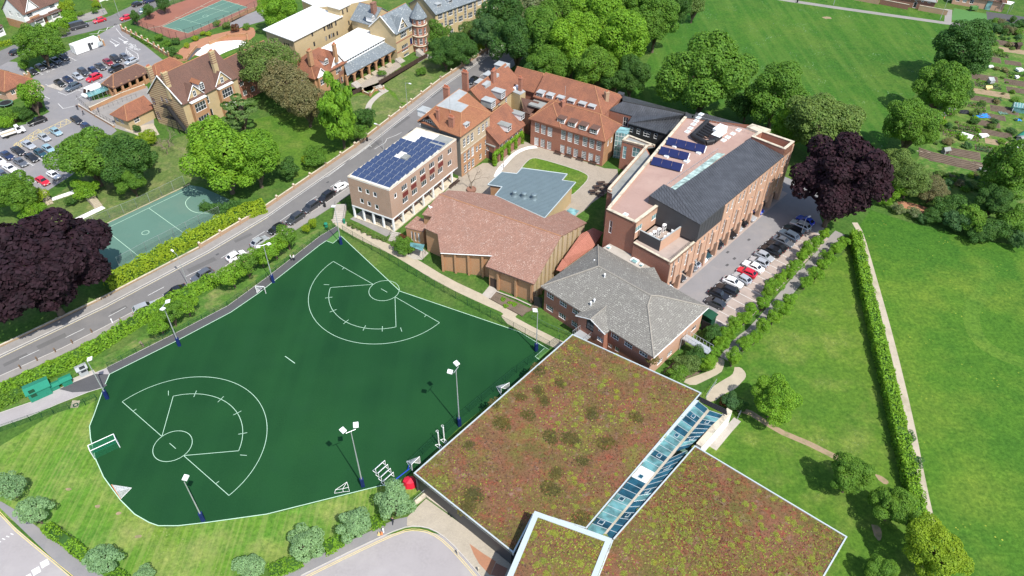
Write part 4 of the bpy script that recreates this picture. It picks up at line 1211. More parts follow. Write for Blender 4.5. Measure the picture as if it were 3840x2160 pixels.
# ---------------------------------------------------------------- 3 grey-roofed brick teaching block
def grey_block():
 ze = 6.1
 A, B, C = pt('G330,705', ze), pt('G1420,1390', ze), pt('G1950,905', ze)
 D = A + C - B
 r = building('teaching_block', 'red brick teaching block with lichen-spotted grey hipped roof', B)
 R1, R2 = pt('G885,512', 10.0), pt('G1395,795', 10.0)
 T1, T2 = pt('G1362,890', 9.4), pt('G1470,797', 9.4)
 MB().slab([[A, B, T1, R2, R1], [B, C, T2, T1], [C, D, R1, R2, T2], [T1, T2, R2], [D, A, R1]], 0.2).build('roof', MT['roof_grey'], r)
 for a, b in ((R1, R2), (R1, A), (R1, D), (T1, B), (T2, C), (T1, R2), (R2, T2)): ridge_line(r, a, b, 'ridge_grey', 0.15)
 cen = (A + B + C + D) / 4
 a, b, c, d = [at(p + (cen - p).normalized() * 0.75, 0) for p in (A, B, C, D)]
 big = 'G420,800 545,875 670,955 415,920 535,995 660,1075 1045,1190 1175,1270 1320,1355'
 facade(r, a, b, 0, 5.9, 'brick_red', [(big, 1.7, 1.25, 3, 2), ('G1000,1280 1065,1315', 0.9, 1.0, 2, 1)])
 facade(r, b, c, 0, 5.9, 'brick_pink', [('G1575,1355 1480,1430', 1.6, 1.2, 3, 2), ('G1810,1110 1600,1230', 1.6, 1.1, 3, 1)])
 facade(r, c, d, 0, 5.9, 'brick_red')
 facade(r, d, a, 0, 5.9, 'brick_red')
 # front gable bay with glazed doors and a landing
 u = nrm2(b - a)
 out = V((u.y, -u.x, 0))
 k0, k1 = wall_uv(a, b, 'G', 725, 1100)[0], wall_uv(a, b, 'G', 975, 1240)[0]
 p0, p1 = a + u * k0 + out * 1.3, a + u * k1 + out * 1.3
 facade(r, p0, p1, 0, gtop((p1 - p0).length, 5.8, 6.9), 'brick_red', [('G805,1080', 1.7, 2.6, 2, 3, dict(frame='black_paint')), ('G915,1100', 1.2, 0.8, 1, 1), ('G900,1220', 1.3, 1.0, 2, 2)])
 facade(r, p0 - out * 1.3, p0, 0, 5.8, 'brick_red')
 facade(r, p1, p1 - out * 1.3, 0, 5.8, 'brick_red')
 pk = at((p0 + p1) / 2 + out * 0.4, 7.3)
 bkp = at((p0 + p1) / 2 - out * 4.2, 7.5)
 l, q = at(p0 + out * 0.4 - u * 0.4, 5.9), at(p1 + out * 0.4 + u * 0.4, 5.9)
 MB().slab([[l, pk, bkp, l - out * 1.9], [pk, q, q - out * 1.9, bkp]], 0.18).build('gable_roof', MT['roof_grey'], r)
 ridge_line(r, pk, bkp, 'ridge_grey')
 for s, t in ((l, pk), (pk, q)): MB().tube(s - V((0, 0, 0.1)), t - V((0, 0, 0.1)), 0.1, 4).build('barge_board', MT['white'], r)
 st = MB()
 m0 = p0 + u * 0.6
 st.box(at(m0, 2.6), u * 2.6, out * 2.2, V((0, 0, 0.12)))
 for q_ in (m0 + out * 2.1, m0 + u * 2.5 + out * 2.1): st.tube(q_, at(q_, 2.6), 0.05, 6)
 ld = st.build('landing', MT['grey_metal'], r)
 for s in (m0, m0 + u * 2.6):
  for i in range(5): MB().tube(at(s + out * 0.5 * i, 2.7), at(s + out * 0.5 * i, 3.8), 0.025, 4).build('railing_bar', MT['grey_metal'], ld)
  MB().tube(at(s, 3.8), at(s + out * 2.2, 3.8), 0.03, 4).build('handrail', MT['grey_metal'], ld)
 # eaves trim, flues
 for s, t in ((A, B), (B, C)):
  MB().tube(s - V((0, 0, 0.25)), t - V((0, 0, 0.25)), 0.1, 5).build('gutter', MT['white' if s == B else 'timber_dark'], r)
 for s, z in (('G845,485', 7.6), ('G812,890', 6.9), ('G845,865', 7.1), ('G945,620', 9.4)):
  p = pt(s, z)
  MB().lathe(p - V((0, 0, 0.5)), [(0.12, 0), (0.12, 1.1), (0.2, 1.15), (0.18, 1.4)], 8).build('flue', MT['white_metal'], r)
 # rear link with flat roof and rooflights
 q = [pt(s, 5.6) for s in ('G915,345', 'G1005,290', 'G1430,515', 'G1400,580', 'G1290,600', 'G1050,420')]
 MB().prism(q, 0, 5.6).build('link_block', MT['brick_red'], r)
 MB().prism([p + V((0, 0, 0)) for p in q], 5.6, 5.72).build('link_roof', MT['concrete'], r)
 for s, w in (('G1235,460', 1.5), ('G1300,502', 0.7), ('G985,330', 0.8)):
  x = MB().cb(pt(s, 5.72), w, w * 0.8, 0.25, -0.73).build('rooflight', MT['white'], r)
  MB().cb(pt(s, 5.98), w * 0.75, w * 0.55, 0.03, -0.73).build('pane', MT['glass_teal'], x)
 g0 = [pt('G1425,520', 7.2), pt('G1300,612', 6.0), pt('G1500,665', 6.0), pt('G1430,600', 6.2), pt('G1262,530', 6.3)]
 MB().slab([[g0[0], g0[1], g0[2]], [g0[0], g0[4], g0[1]]], 0.15).build('rear_gable_roof', MT['roof_grey'], r)
 # footbridge on the right
 p, q_ = pt('G1690,1215', 2.8), pt('G1940,1365', 2.8)
 n = nrm2(q_ - p)
 s = V((-n.y, n.x, 0)) * 1.6
 br = thing('footbridge', 'grey steel footbridge with mesh sides at the end of the teaching block', 'footbridge', at(p, 0))
 MB().box(p, q_ - p, s, V((0, 0, 0.15))).build('deck', MT['grey_metal'], br)
 for o in (V((0, 0, 0)), s):
  for i in range(9): MB().tube(p.lerp(q_, i / 8) + o, p.lerp(q_, i / 8) + o + V((0, 0, 1.15)), 0.03, 4).build('railing_bar', MT['grey_metal'], br)
  MB().tube(p + o + V((0, 0, 1.15)), q_ + o + V((0, 0, 1.15)), 0.04, 4).build('handrail', MT['grey_metal'], br)
  MB().tube(p + o - V((0, 0, p.z)), p + o, 0.08, 6).build('post', MT['grey_metal'], br)
  MB().tube(q_ + o - V((0, 0, p.z)), q_ + o, 0.08, 6).build('post', MT['grey_metal'], br)
grey_block()

# ---------------------------------------------------------------- 4 long science block with parking underneath
def science():
 F0 = S('G', 1640, 715)
 u = nrm2(S('G', 2130, 285) - F0)
 inn = V((-u.y, u.x, 0))
 out = -inn
 F0 = F0 - u * 4.6
 zt, zr, zf = 9.2, 13.4, 15.0
 L = (at(pt('D2005,595', zf), 0) - F0).dot(u)
 r = building('science_block', 'long salmon brick block with dark metal roof above a parking undercroft', F0)
 X = lambda x, y, z: F0 + u * x + inn * y + V((0, 0, z))
 def loc(s, z):
  p = at(pt(s, z), 0) - F0
  return p.dot(u), p.dot(inn)
 xb = loc('D1345,1185', zr)[0]                    # brick above the terrace level begins here
 xt = loc('D1080,1388', zr)[0]                    # the terrace ends, the clad storey begins
 xe = loc('D1900,735', zr)[0]
 zc = 3.7
 # facade in bays
 nb = int(round(L / 4.9))
 bw = L / nb
 def span(x0, x1, z1):
  xs = [(i + 0.5) * bw for i in range(nb) if x0 <= (i + 0.5) * bw <= x1]
  grp = [([(x - x0 + s * 0.85, 6.6) for x in xs for s in (-1, 1)], 0.62, 3.6, 1, 3, dict(frame='white'))]
  if z1 > 12: grp.append(([(x - x0 + s * 0.85, 11.2) for x in xs for s in (-1, 1)], 0.62, 2.3, 1, 2, dict(frame='white')))
  facade(r, X(x0, 0, 0), X(x1, 0, 0), zc, z1, 'brick_pink', grp)
 span(0, xt, zt)
 span(xt, xb, zt)
 span(xb, xe, zr)
 facade(r, X(xt, 0, 0), X(xb, 0, 0), zt, zr, 'dark_metal')
 span(xe, L, zf)
 for i in range(nb + 1):
  x = min(max(i * bw, 0.35), L - 0.35)
  z1 = zt if x < xb else zr if x < xe else zf
  MB().box(X(x - 0.35, -0.35, 0), u * 0.7, inn * 1.0, V((0, 0, zc))).build('column', MT['brick_pink'], r)
  MB().box(X(x - 0.35, -0.14, zc), u * 0.7, inn * 0.14, V((0, 0, z1 - zc - 0.6))).build('pilaster', MT['brick_pink'], r)
  if i < nb:
   c = (i + 0.5) * bw
   if c < L - 1: MB().box(X(c - 0.5, -0.3, zc - 0.9), u * 1.0, inn * 0.3, V((0, 0, 5.4 if z1 > 10 else 4.8))).build('projecting_panel', MT['brick_pink'], r)
 MB().box(X(0, 0.02, zc - 0.25), u * L, inn * 7, V((0, 0, 0.2))).build('undercroft_ceiling', MT['concrete'], r)
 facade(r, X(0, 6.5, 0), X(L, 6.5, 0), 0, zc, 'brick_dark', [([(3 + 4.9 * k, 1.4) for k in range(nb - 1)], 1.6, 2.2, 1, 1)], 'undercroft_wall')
 # outer walls
 NL = at(pt('D190,1250', zr), 0)
 NR = at(pt('G1245,95', zr), 0)
 TR = at(pt('D945,355', zr), 0)
 FR = at(pt('D2005,595', zf), 0)
 FB = at(pt('D1600,425', zr), 0)
 T0 = at(pt('G1225,285', zt), 0)
 N0 = X(0, 0, 0)
 yin = (NR - F0).dot(inn)
 facade(r, NL, NR, 0, zr, 'brick_red', [('D230,1420', 0.7, 3.0, 1, 2)])
 facade(r, T0, N0, 0, zt, 'brick_red')
 facade(r, NR, T0, 0, zr, 'brick_red')
 x2 = (NR - F0).dot(u)
 # the wall that steps up above the terrace, with a strip of teal windows
 xq = loc('D745,1185', zr)[0]
 W0, W1 = NR, X(xq, yin, 0)
 facade(r, W0, W1, zt, zr, 'brick_pink', [([(1.5, 11.4), ((W1 - W0).length - 2.4, 11.2)], 2.2, 1.3, 3, 1, dict(glass='glass_teal'))])
 facade(r, W1, X(xt, yin, 0), zt, zr, 'dark_metal')
 # terrace floor, screens, plant
 MB().prism([T0, N0, X(xt, 0, 0), X(xt, yin, 0), NR], zt - 0.7, zt - 0.6).build('terrace_floor', MT['path_pink'], r)
 parapet(r, [T0, N0, X(xt, 0, 0)], zt - 0.6, zt, 0.35, 'brick_pink', 'stone', close=False)
 # dark clad end wall of the pitched-roof storey
 facade(r, X(xt, yin + 0.5, 0), X(xt, -0.05, 0), zt - 0.6, zr + 0.1, 'dark_metal')
 npn = int((xb - xt) / 1.15)
 for i in range(npn): MB().box(X(xt + 0.05 + i * 1.15, 0, zt), u * 1.08, out * 0.05, V((0, 0, zr - zt - 0.1))).build('cladding_panel', MT['dark_metal'], r)
 sc0 = [pt(s, zt + 1.9) for s in ('G1285,165', 'G1490,270', 'G1735,100')]
 for a, b, m_ in ((sc0[0], sc0[1], 'dark_metal'), (sc0[1], sc0[2], 'brick_pink')):
  v = nrm2(b - a)
  MB().box(at(a, zt - 0.6), at(b, 0) - at(a, 0), V((-v.y, v.x, 0)) * 0.2, V((0, 0, 2.5))).build('plant_screen', MT[m_], r)
  MB().box(at(a, zt + 1.9), at(b, 0) - at(a, 0), V((-v.y, v.x, 0)) * 0.3, V((0, 0, 0.1))).build('coping', MT['lead'], r)
 for i, s in enumerate(('G1390,200', 'G1430,175', 'G1475,150', 'G1525,110', 'G1535,225', 'G1570,200', 'G1610,160')):
  h = 1.7 if i < 4 else 1.0
  p = at(pt(s, zt - 0.6 + h), zt - 0.6)
  o = MB().cb(p, 0.95, 0.45, h, math.atan2(u.y, u.x)).build('air_conditioner', MT['white_metal'], r)
  for zf_ in ((0.45, 1.25) if h > 1.5 else (0.5,)):
   c = p + V((0, 0, zf_))
   MB().tube(c + out * 0.2, c + out * 0.25, 0.32, 12).build('fan_grille', MT['dark_metal'], o)
  MB().lathe(p + V((0, 0, h)), [(0.38, 0), (0.38, 0.06), (0.3, 0.07)], 12).build('top_fan', MT['white'], o)
 # terrace railing
 for i in range(17):
  p = X(0.3 + (xt - 0.6) * i / 16, 0.25, zt)
  MB().tube(p, p + V((0, 0, 0.9)), 0.025, 4).build('railing_bar', MT['black_paint'], r)
 MB().tube(X(0.3, 0.25, zt + 0.9), X(xt - 0.3, 0.25, zt + 0.9), 0.03, 4).build('handrail', MT['black_paint'], r)
 # flat roof
 flat = [NL, NR, W1, X(xt, yin, 0), X(xt, 0, 0), X(xe, 0, 0), X(L, 0, 0), FB, at(pt('D1545,455', zr), 0), TR]
 MB().prism(flat, zr - 0.5, zr - 0.35).build('flat_roof', MT['roof_pink'], r)
 facade(r, FR, at(pt('D1690,490', zf), 0), 0, zf, 'brick_pink')
 facade(r, TR, NL, 0, zr, 'brick_red')
 facade(r, FB, TR, 0, zr - 0.3, 'brick_red')
 parapet(r, [TR, NL, NR, W1], zr - 0.35, zr + 0.05, 0.55, 'brick_pink', 'stone', close=False)
 # far end box with sunken roof
 fb = [at(pt(s, zf), 0) for s in ('D1590,545', 'D1905,735', 'D2005,597', 'D1690,488')]
 fb[2] = X(L, 0, 0)
 fb[1] = X(xe, 0, 0)
 parapet(r, fb, zr - 0.35, zf, 0.5, 'brick_red', 'stone')
 MB().prism([at(pt(s, zr + 0.2), 0) for s in ('D1545,455', 'D1600,425', 'D1780,480', 'D1690,515')], zr - 0.35, zr + 0.3).build('roof_upstand', MT['stone'], r)
 # dark pitched roof: low edge on the facade, high edge along the rooflight
 lo0, lo1 = X(xt - 0.2, -0.25, zr + 0.15), X(xe, -0.25, zr + 0.15)
 hi0, hi1 = pt('D855,1060', 15.4), pt('D1580,562', 15.4)
 n0, n1 = pt('D605,1115', 15.0), pt('D745,1005', 15.6)
 MB().slab([[lo0, lo1, hi1, hi0], [lo0, hi0, n1, n0]], 0.25).build('pitched_roof', MT['seam_dark'], r)
 seams(r, [lo0, lo1, hi1, hi0], hi0 - lo0, 0.62, MT['dark_metal'])
 seams(r, [lo0, hi0, n1, n0], hi0 - lo0, 0.62, MT['dark_metal'])
 for a, b in ((n0, n1), (n1, hi0), (hi0, hi1)):
  v = nrm2(b - a)
  if (b - a).length > 0.5: MB().poly([at(a, zr - 0.4), at(b, zr - 0.4), b - V((0, 0, 0.2)), a - V((0, 0, 0.2))]).build('clerestory_wall', MT['dark_metal'], r)
 MB().poly([at(n0, zt), at(lo0, zt), lo0 - V((0, 0, 0.1)), n0 - V((0, 0, 0.1))]).build('end_wall', MT['dark_metal'], r)
 MB().poly([at(lo1, zr), at(hi1, zr), hi1 - V((0, 0, 0.2)), lo1 - V((0, 0, 0.1))]).build('end_wall', MT['brick_dark'], r)
 # glazed rooflight strip, pane by pane
 q = [pt('D805,1045', zr + 0.4), pt('D865,1065', zr + 1.3), pt('D1340,712', zr + 1.3), pt('D1265,700', zr + 0.4)]
 for i in range(16):
  a, b = q[0].lerp(q[3], i / 16), q[0].lerp(q[3], (i + 0.92) / 16)
  c, d = q[1].lerp(q[2], (i + 0.92) / 16), q[1].lerp(q[2], i / 16)
  MB().slab([[a, b, c, d]], 0.06).build('rooflight_pane', MT['glass_pale'], r)
 MB().box(q[0] - V((0, 0, 0.9)), q[3] - q[0], nrm2(q[1] - q[0]) * 0.2, V((0, 0, 0.85))).build('rooflight_kerb', MT['lead'], r)
 # solar thermal collectors on frames
 for s, n in (('D785,570 1150,655', 4), ('D715,660 990,725', 3), ('D640,760 925,830', 3)):
  a, b = pts(s, zr + 0.6)
  v = nrm2(b - a)
  k = V((v.y, -v.x, 0))
  t = thing('solar_collector', {4: 'longest row of dark blue solar collectors on the salmon block roof', 3: 'dark blue solar collectors, %s row on the salmon block roof' % ('middle' if '715' in s else 'front')}[n], 'solar panels', at(a, zr - 0.35))
  for i in range(n):
   p, q2 = a.lerp(b, i / n), a.lerp(b, (i + 0.97) / n)
   top, bot = V((0, 0, 0.55)), k * 1.3 - V((0, 0, 0.6))
   MB().slab([[p + top, q2 + top, q2 + bot, p + bot]], 0.12).build('collector', MT['solar_thermal'], t)
   for w in (p, q2):
    MB().tube(at(w, zr - 0.35), w + top - V((0, 0, 0.12)), 0.04, 4).build('support', MT['grey_metal'], t)
  MB().tube(b + V((0.1, 0, 0.4)), b + k * 1.3 + V((0.1, 0, -0.6)), 0.07, 6).build('pipe', MT['white_metal'], t)
 # roof hatches
 for s in 'D1105,335 1080,368 1057,400 1030,432 1000,470 972,503 1465,487 1410,523 1360,558 1320,587 1085,708 965,790 775,742 855,645 370,1307'.split():
  s = s if s[0] == 'D' else 'D' + s
  h = 0.35 if s in ('D1085,708', 'D965,790', 'D775,742', 'D855,645') else 0.2
  o = MB().cb(pt(s, zr - 0.35), 1.25, 0.95, h, 0.83).build('rooflight', MT['white'], r)
  MB().cb(pt(s, zr - 0.35) + V((0, 0, h)), 0.95, 0.65, 0.05, 0.83).build('rooflight_dome', MT['coping_metal'], o)
 # air ducts
 d = MB()
 path = [pt(s, zr + 0.5) for s in ('D1165,400', 'D1020,535', 'D1150,605', 'D1230,590', 'D1290,545')]
 for a, b in zip(path, path[1:]): d.tube(a, b, 0.55, 10)
 for k in range(6):
  a = path[0].lerp(path[1], 0.1 + k * 0.14)
  d.tube(a, a + nrm2(path[2] - path[1]) * (3.2 if k < 5 else 2.4), 0.36, 8)
 dd = thing('air_duct', 'black insulated ventilation ducts snaking across the flat roof', 'air duct', at(path[1], zr - 0.35))
 d.build('duct', MT['black_paint'], dd)
 for a in path: MB().tube(at(a, zr - 0.35), a, 0.08, 5).build('support', MT['grey_metal'], dd)
 pl = thing('air_handling_unit', 'white ventilation plant box beside black ducts', 'plant unit', at(pt('D1280,500', zr), zr - 0.35))
 MB().cb(pt('D1280,515', zr - 0.35), 3.2, 2.0, 1.5, 0.85).build('casing', MT['white_metal'], pl)
 MB().cb(pt('D1280,515', zr + 1.15), 3.3, 2.1, 0.08, 0.85).build('lid', MT['white'], pl)
 for p0_, p1_ in (('D1050,345', 'D1690,510'), ('D780,1000', 'D1270,660')):
  a, b = pt(p0_, zr + 0.7), pt(p1_, zr + 0.7)
  for k in range(13):
   c = a.lerp(b, k / 12)
   MB().tube(at(c, zr - 0.35), c, 0.025, 4).build('railing_post', MT['grey_metal'], r)
  MB().tube(a, b, 0.03, 4).build('handrail', MT['grey_metal'], r)
 # lower walkway roof along the left side
 wl = [at(pt(s, 9.5), 0) for s in ('D200,1062', 'D250,1085', 'D800,540', 'D575,640')]
 wl = [wl[0], wl[1], NL + (TR - NL) * 0.05, NL + (TR - NL) * 0.62, wl[3]]
 MB().prism(wl, 0, 9.2).build('walkway_block', MT['brick_red'], r)
 parapet(r, [wl[4], wl[0], wl[1]], 9.2, 9.7, 0.45, 'brick_pink', 'stone', close=False)
 MB().prism([p * 0.98 + wl[2] * 0.02 for p in wl], 9.2, 9.26).build('walkway_roof', MT['flat_grey'], r)
 pav = [at(pt(s, 7.6), 0) for s in ('D340,590', 'D565,650', 'D660,640', 'D400,540')]
 facade(r, pav[0], pav[1], 0, 7.6, 'brick_red', [('D365,700', 0.9, 3.4, 1, 3, dict(glass='glass_teal')), ('D475,700', 1.8, 2.6, 2, 2, dict(glass='glass_teal'))])
 MB().prism(pav, 7.2, 7.6).build('porch_roof', MT['flat_grey'], r)
 parapet(r, pav, 7.6, 7.9, 0.4, 'brick_pink', 'stone')
 MB().prism([p * 1.0 for p in pav], 3.0, 7.2).build('porch_body', MT['brick_red'], r) if False else None
 facade(r, pav[3], pav[0], 0, 7.6, 'brick_red')
science()

UA, VA = V((0.518, 0.855, 0)), V((0.868, -0.496, 0))      # the street grid: away from / along the front
def P2(x, y): return V((x, y, 0))
# ---------------------------------------------------------------- 5 pavilion with blue-grey seamed roof
def pavilion():
 z = 5.5
 q = [pt(s, z) for s in 'F1620,237 F1758,258 F1690,342 F2170,560 F2470,216 F2338,196 F2388,136 F1950,77 F1900,132 F1752,118'.split()]
 r = building('dining_pavilion', 'low pavilion with stepped blue-grey seamed metal roof and three round vents', q[3])
 MB().slab([q], 0.3).build('roof', MT['metal_blue'], r)
 seams(r, q, q[6] - q[7], 0.5, MT['metal_blue'], 0.09, 0.1)
 cen = sum(q, V((0, 0, 0))) / len(q)
 f = [at(p + (cen - p) * 0.07, 0) for p in q]
 for a, b in zip(f, f[1:] + f[:1]):
  L = (b - a).length
  facade(r, a, b, 0, z - 0.3, 'brick_orange' if L < 12 else 'brick_yellow', [([(0.9 + 1.1 * k, 4.6) for k in range(int(L / 1.1) - 1)], 0.9, 0.6, 1, 1)] if L > 11 else [])
 for a, b in zip(q, q[1:] + q[:1]): MB().tube(a + V((0, 0, 0.0)), b, 0.12, 5).build('roof_edge', MT['coping_metal'], r)
 for s in ('F1880,345', 'F1972,360', 'F2068,375'):
  MB().lathe(pt(s, z), [(0.85, 0), (0.7, 0.25), (0.55, 0.55), (0.6, 0.9), (0.62, 1.15), (0.5, 1.25)], 14).build('roof_vent', MT['metal_blue'], r, smooth=True)
 c = [pt(s, 2.9) for s in ('F2420,460', 'F2505,490', 'F2450,545', 'F2360,505')]
 MB().slab([c], 0.06).build('glass_canopy', MT['glass_teal'], r)
pavilion()

# ---------------------------------------------------------------- 6 old school: tall block, range behind, ivy wing, courtyard block, attic block
def old_school():
 A, B, C = P2(-22, 157.3), P2(-12.3, 150.7), P2(-5.8, 161)
 D = A + C - B
 r = building('old_school', 'tall yellow and red brick school block with orange tiled roof and lead flat top', B)
 ze = 11.4
 facade(r, B, C, 0, 6.4, 'brick_orange', [([(1.6, 4.6), (3.2, 4.6), (4.8, 4.6)], 1.05, 2.5, 2, 3), ([(1.6, 1.5), (3.2, 1.5), (4.8, 1.5)], 1.05, 2.2, 2, 3), ([(8.0, 1.6), (8.0, 4.4), (10.4, 1.6), (10.4, 4.4), (6.6, 4.4)], 0.9, 1.5, 2, 2)])
 facade(r, B, C, 6.4, ze, 'brick_tan', [([(1.6, 8.6), (3.2, 8.6), (4.8, 8.6)], 1.05, 2.2, 2, 3), ([(7.6, 8.9), (9.4, 8.9), (10.9, 8.9)], 0.95, 1.9, 2, 3)])
 u = nrm2(C - B)
 nn = V((u.y, -u.x, 0))
 MB().box(at(B, 6.3), (C - B), nn * 0.06, V((0, 0, 0.3))).build('stone_band', MT['stone'], r)
 MB().box(at(B, ze - 0.7), (C - B), nn * 0.06, V((0, 0, 0.7))).build('cornice_band', MT['brick_yellow'], r)
 facade(r, A, B, 0, ze, 'render_dark')
 facade(r, C, D, 0, ze, 'brick_yellow')
 facade(r, D, A, 0, ze, 'brick_yellow')
 T = [pt(s, 14.7) for s in ('C345,510', 'C590,575', 'C668,503', 'C556,462', 'C655,382', 'C572,345')]
 o = 0.5
 A2, B2, C2, D2 = [at(p, ze - 0.1) for p in (A - UA * o - VA * o, B - UA * o + VA * o, C + UA * o + VA * o, D + UA * o - VA * o)]
 MB().slab([[A2, B2, T[1], T[0]], [B2, C2, T[2], T[1]], [C2, T[3], T[2]], [C2, D2, T[4], T[3]], [D2, T[5], T[4]], [D2, A2, T[0], T[5]]], 0.18).build('roof', MT['roof_orange'], r)
 MB().slab([[p + V((0, 0, 0.06)) for p in T]], 0.12).build('lead_flat', MT['lead'], r)
 for i in range(6): ridge_line(r, T[i], T[(i + 1) % 6])
 for i in range(3): ridge_line(r, T[i], [A2, B2, C2][i])
 for k in range(9):
  a, b = T[0].lerp(T[3], k / 9 + 0.05), T[1].lerp(T[2], k / 9 + 0.05)
  if k > 4: break
  MB().box(a + V((0, 0, 0.06)), b - a, V((0, 0.05, 0)), V((0, 0, 0.04))).build('lead_roll', MT['lead'], r)
 # left gable towards the solar block
 g0, g1 = A + (B - A) * 0.02 - UA * 0.25, A + (B - A) * 0.5 - UA * 0.25
 gw = facade(r, g0, g1, 9.5, gtop((g1 - g0).length, ze, 13.6), 'render_dark', [('C265,668', 2.6, 1.6, 4, 3), ])
 pk = at((g0 + g1) / 2 - UA * 0.4, 13.9)
 l, q = at(g0 - UA * 0.4 - VA * 0.5, 11.1), at(g1 - UA * 0.4 + VA * 0.5, 11.1)
 MB().slab([[l, pk, pk + UA * 6, l + UA * 4], [pk, q, q + UA * 3, pk + UA * 6]], 0.15).build('gable_roof', MT['roof_orange'], r)
 for a, b in ((l, pk), (pk, q)): MB().tube(a, b, 0.12, 4).build('barge_board', MT['timber_dark'], r)
 for s, z0, z1, k, n in (('C370,640', 11.5, 15.4, 0.7, 2), ('C500,690', 11.5, 14.8, 1.3, 4), ('C452,420', 13, 16.8, 1.5, 5), ('C632,300', 12, 16.6, 1.6, 5)):
  p = at(pt(s, z0 + 1.2), 0)
  chimney(r, p, z0 - 1.5, z1, k, 0.7, -0.52, n)
 dormer(r, pt('C655,710', 12.0), UA, 1.5, 1.5, 2.2, 2, 2, 'lead')
 dormer(r, pt('C205,560', 12.2) - VA * 0.3, -UA, 2.2, 1.5, 2.5, 3, 2, 'lead')
 # mast
 MB().tube(pt('C490,640', 12.5), pt('C490,640', 12.5) + V((0, 0, 5.5)), 0.04, 5).build('aerial_mast', MT['grey_metal'], r)
 # range behind
 r2 = building('old_school_range', 'long tiled range with lead-topped dormers running beside the main road', P2(-6.4, 166.9))
 q = rect(P2(-6.4, 166.4), P2(1.8, 181.0), 9.6)
 roof4(r2, q, 9.8, 13.6, 'roof_red', 0, 0, 0)
 facade(r2, q[0], q[1], 0, 9.8, 'brick_yellow', [([(2, 8), (5.5, 8), (9, 8), (12.5, 8)], 1.0, 1.9, 2, 3)])
 gable_wall(r2, q[1], q[2], 9.8, 13.6, 'brick_yellow')
 facade(r2, q[2], q[3], 0, 9.8, 'brick_yellow')
 gable_wall(r2, q[3], q[0], 9.8, 13.6, 'brick_yellow')
 for s in ('C895,490', 'C990,400'): dormer(r2, pt(s, 11.0) + VA * 0.3, UA, 1.9, 1.7, 3.0, 3, 3, 'lead', 'lead')
 for s in ('C745,290', 'C828,215', 'C935,118'): dormer(r2, pt(s, 12.4), -UA, 2.4, 1.5, 3.2, 3, 2, 'lead', 'lead')
 chimney(r2, at(pt('C905,235', 13.5), 0), 12, 15.6, 1.5, 0.8, 1.02, 4)
 MB().slab([[pt('C740,400', 11.5), pt('C830,452', 9.9), pt('C730,510', 9.9), pt('C600,470', 12.5)]], 0.15).build('cross_roof', MT['roof_orange'], r2)
 fl = [pt(s, 9.2) for s in ('C1020,345', 'C1160,405', 'C1212,372', 'C1085,290')]
 MB().prism(fl, 0, 9.2).build('stair_tower', MT['brick_yellow'], r2)
 MB().prism(fl, 9.2, 9.35).build('lead_flat', MT['lead'], r2)
 MB().cb(pt('C1090,330', 9.35), 2.4, 2.0, 0.5, -0.5).build('rooflight', MT['white'], r2)
 # north-east hip
 r3 = building('north_wing', 'hipped clay-tiled wing with single chimney between the old school ranges', P2(8, 176))
 q = rect(P2(-1.0, 181.6), P2(9.0, 176.0), 8.0)
 roof4(r3, q, 8.8, 12.0, 'roof_red', 0, 0, 4.0)
 for a, b in zip(q, q[1:] + q[:1]): facade(r3, a, b, 0, 8.8, 'brick_red')
 chimney(r3, at(pt('C1162,320', 10.5), 0), 9, 13.0, 0.9, 0.7, -0.5, 2)
 # ivy wing
 r4 = building('ivy_wing', 'low tiled wing with two grey dormers above an ivy-covered arcade', P2(-4.78, 155.65))
 W0, W1 = P2(-4.6, 155.9), P2(2.6, 167.2)
 q = rect(W0, W1, 11)
 q[0], q[3] = q[0] + UA * 2.0, q[3] + UA * 2.0
 roof4(r4, q, 5.4, 9.4, 'roof_red', 0, 0, 0)
 facade(r4, q[0], q[1], 0, 5.4, 'brick_dark', [([(1.2 + 2.2 * k, 4.2) for k in range(5)], 1.3, 1.5, 2, 2)])
 gable_wall(r4, q[1], q[2], 5.4, 9.4, 'brick_dark')
 gable_wall(r4, q[3], q[0], 5.4, 9.4, 'brick_dark')
 for s in ('C1060,725', 'C1187,615'): dormer(r4, pt(s, 6.9), UA, 1.7, 1.4, 3.2, 2, 2, 'flat_grey', 'white')
 pq = [pt(s, 4.1) for s in ('C808,862', 'C915,908', 'C972,850', 'C860,815')]
 MB().prism(pq, 3.9, 4.15, True).build('porch_roof', MT['flat_grey'], r4)
 e = [at(p, 0) for p in pq]
 ce = (e[0] + e[1] + e[2] + e[3]) / 4
 e = [p + (ce - p) * 0.08 for p in e]
 facade(r4, e[0], e[1], 0, 3.9, 'brick_dark', [([(1.0, 2.8)], 1.1, 1.1, 2, 1)])
 facade(r4, e[1], e[2], 0, 3.9, 'brick_red', [([(1.4, 2.6)], 1.6, 1.2, 2, 1)])
 facade(r4, e[3], e[0], 0, 3.9, 'brick_red')
 MB().box(e[0].lerp(e[1], 0.45) - UA * 0.02, (e[1] - e[0]) * 0.4, UA * -0.05, V((0, 0, 2.2))).build('door', MT['black_paint'], r4)
 # link with dark roof
 q2 = [pt('C1170,425', 8.6), pt('C1345,470', 8.6), pt('C1255,590', 6.0), pt('C1195,560', 6.0)]
 MB().slab([q2], 0.15).build('link_roof', MT['roof_brown'], r4)
 MB().prism([at(q2[3], 0), at(q2[2], 0), at(q2[1], 0), at(q2[0], 0)], 0, 5.6).build('link_wall', MT['brick_dark'], r4)
 # courtyard block
 r5 = building('courtyard_block', 'red brick block with tall white sash windows facing the courtyard', P2(22, 156))
 A, B = P2(4.3, 166.1), P2(21.7, 156.0)
 q = rect(A, B, 8.6)
 tall = 'C1325,718 1385,738 1448,760 1578,790 1642,812 1706,833 1787,855 1853,873 1921,895'
 low = 'C1318,850 1378,868 1441,890 1568,925 1633,942 1697,963 1776,985 1842,1004 1909,1025'
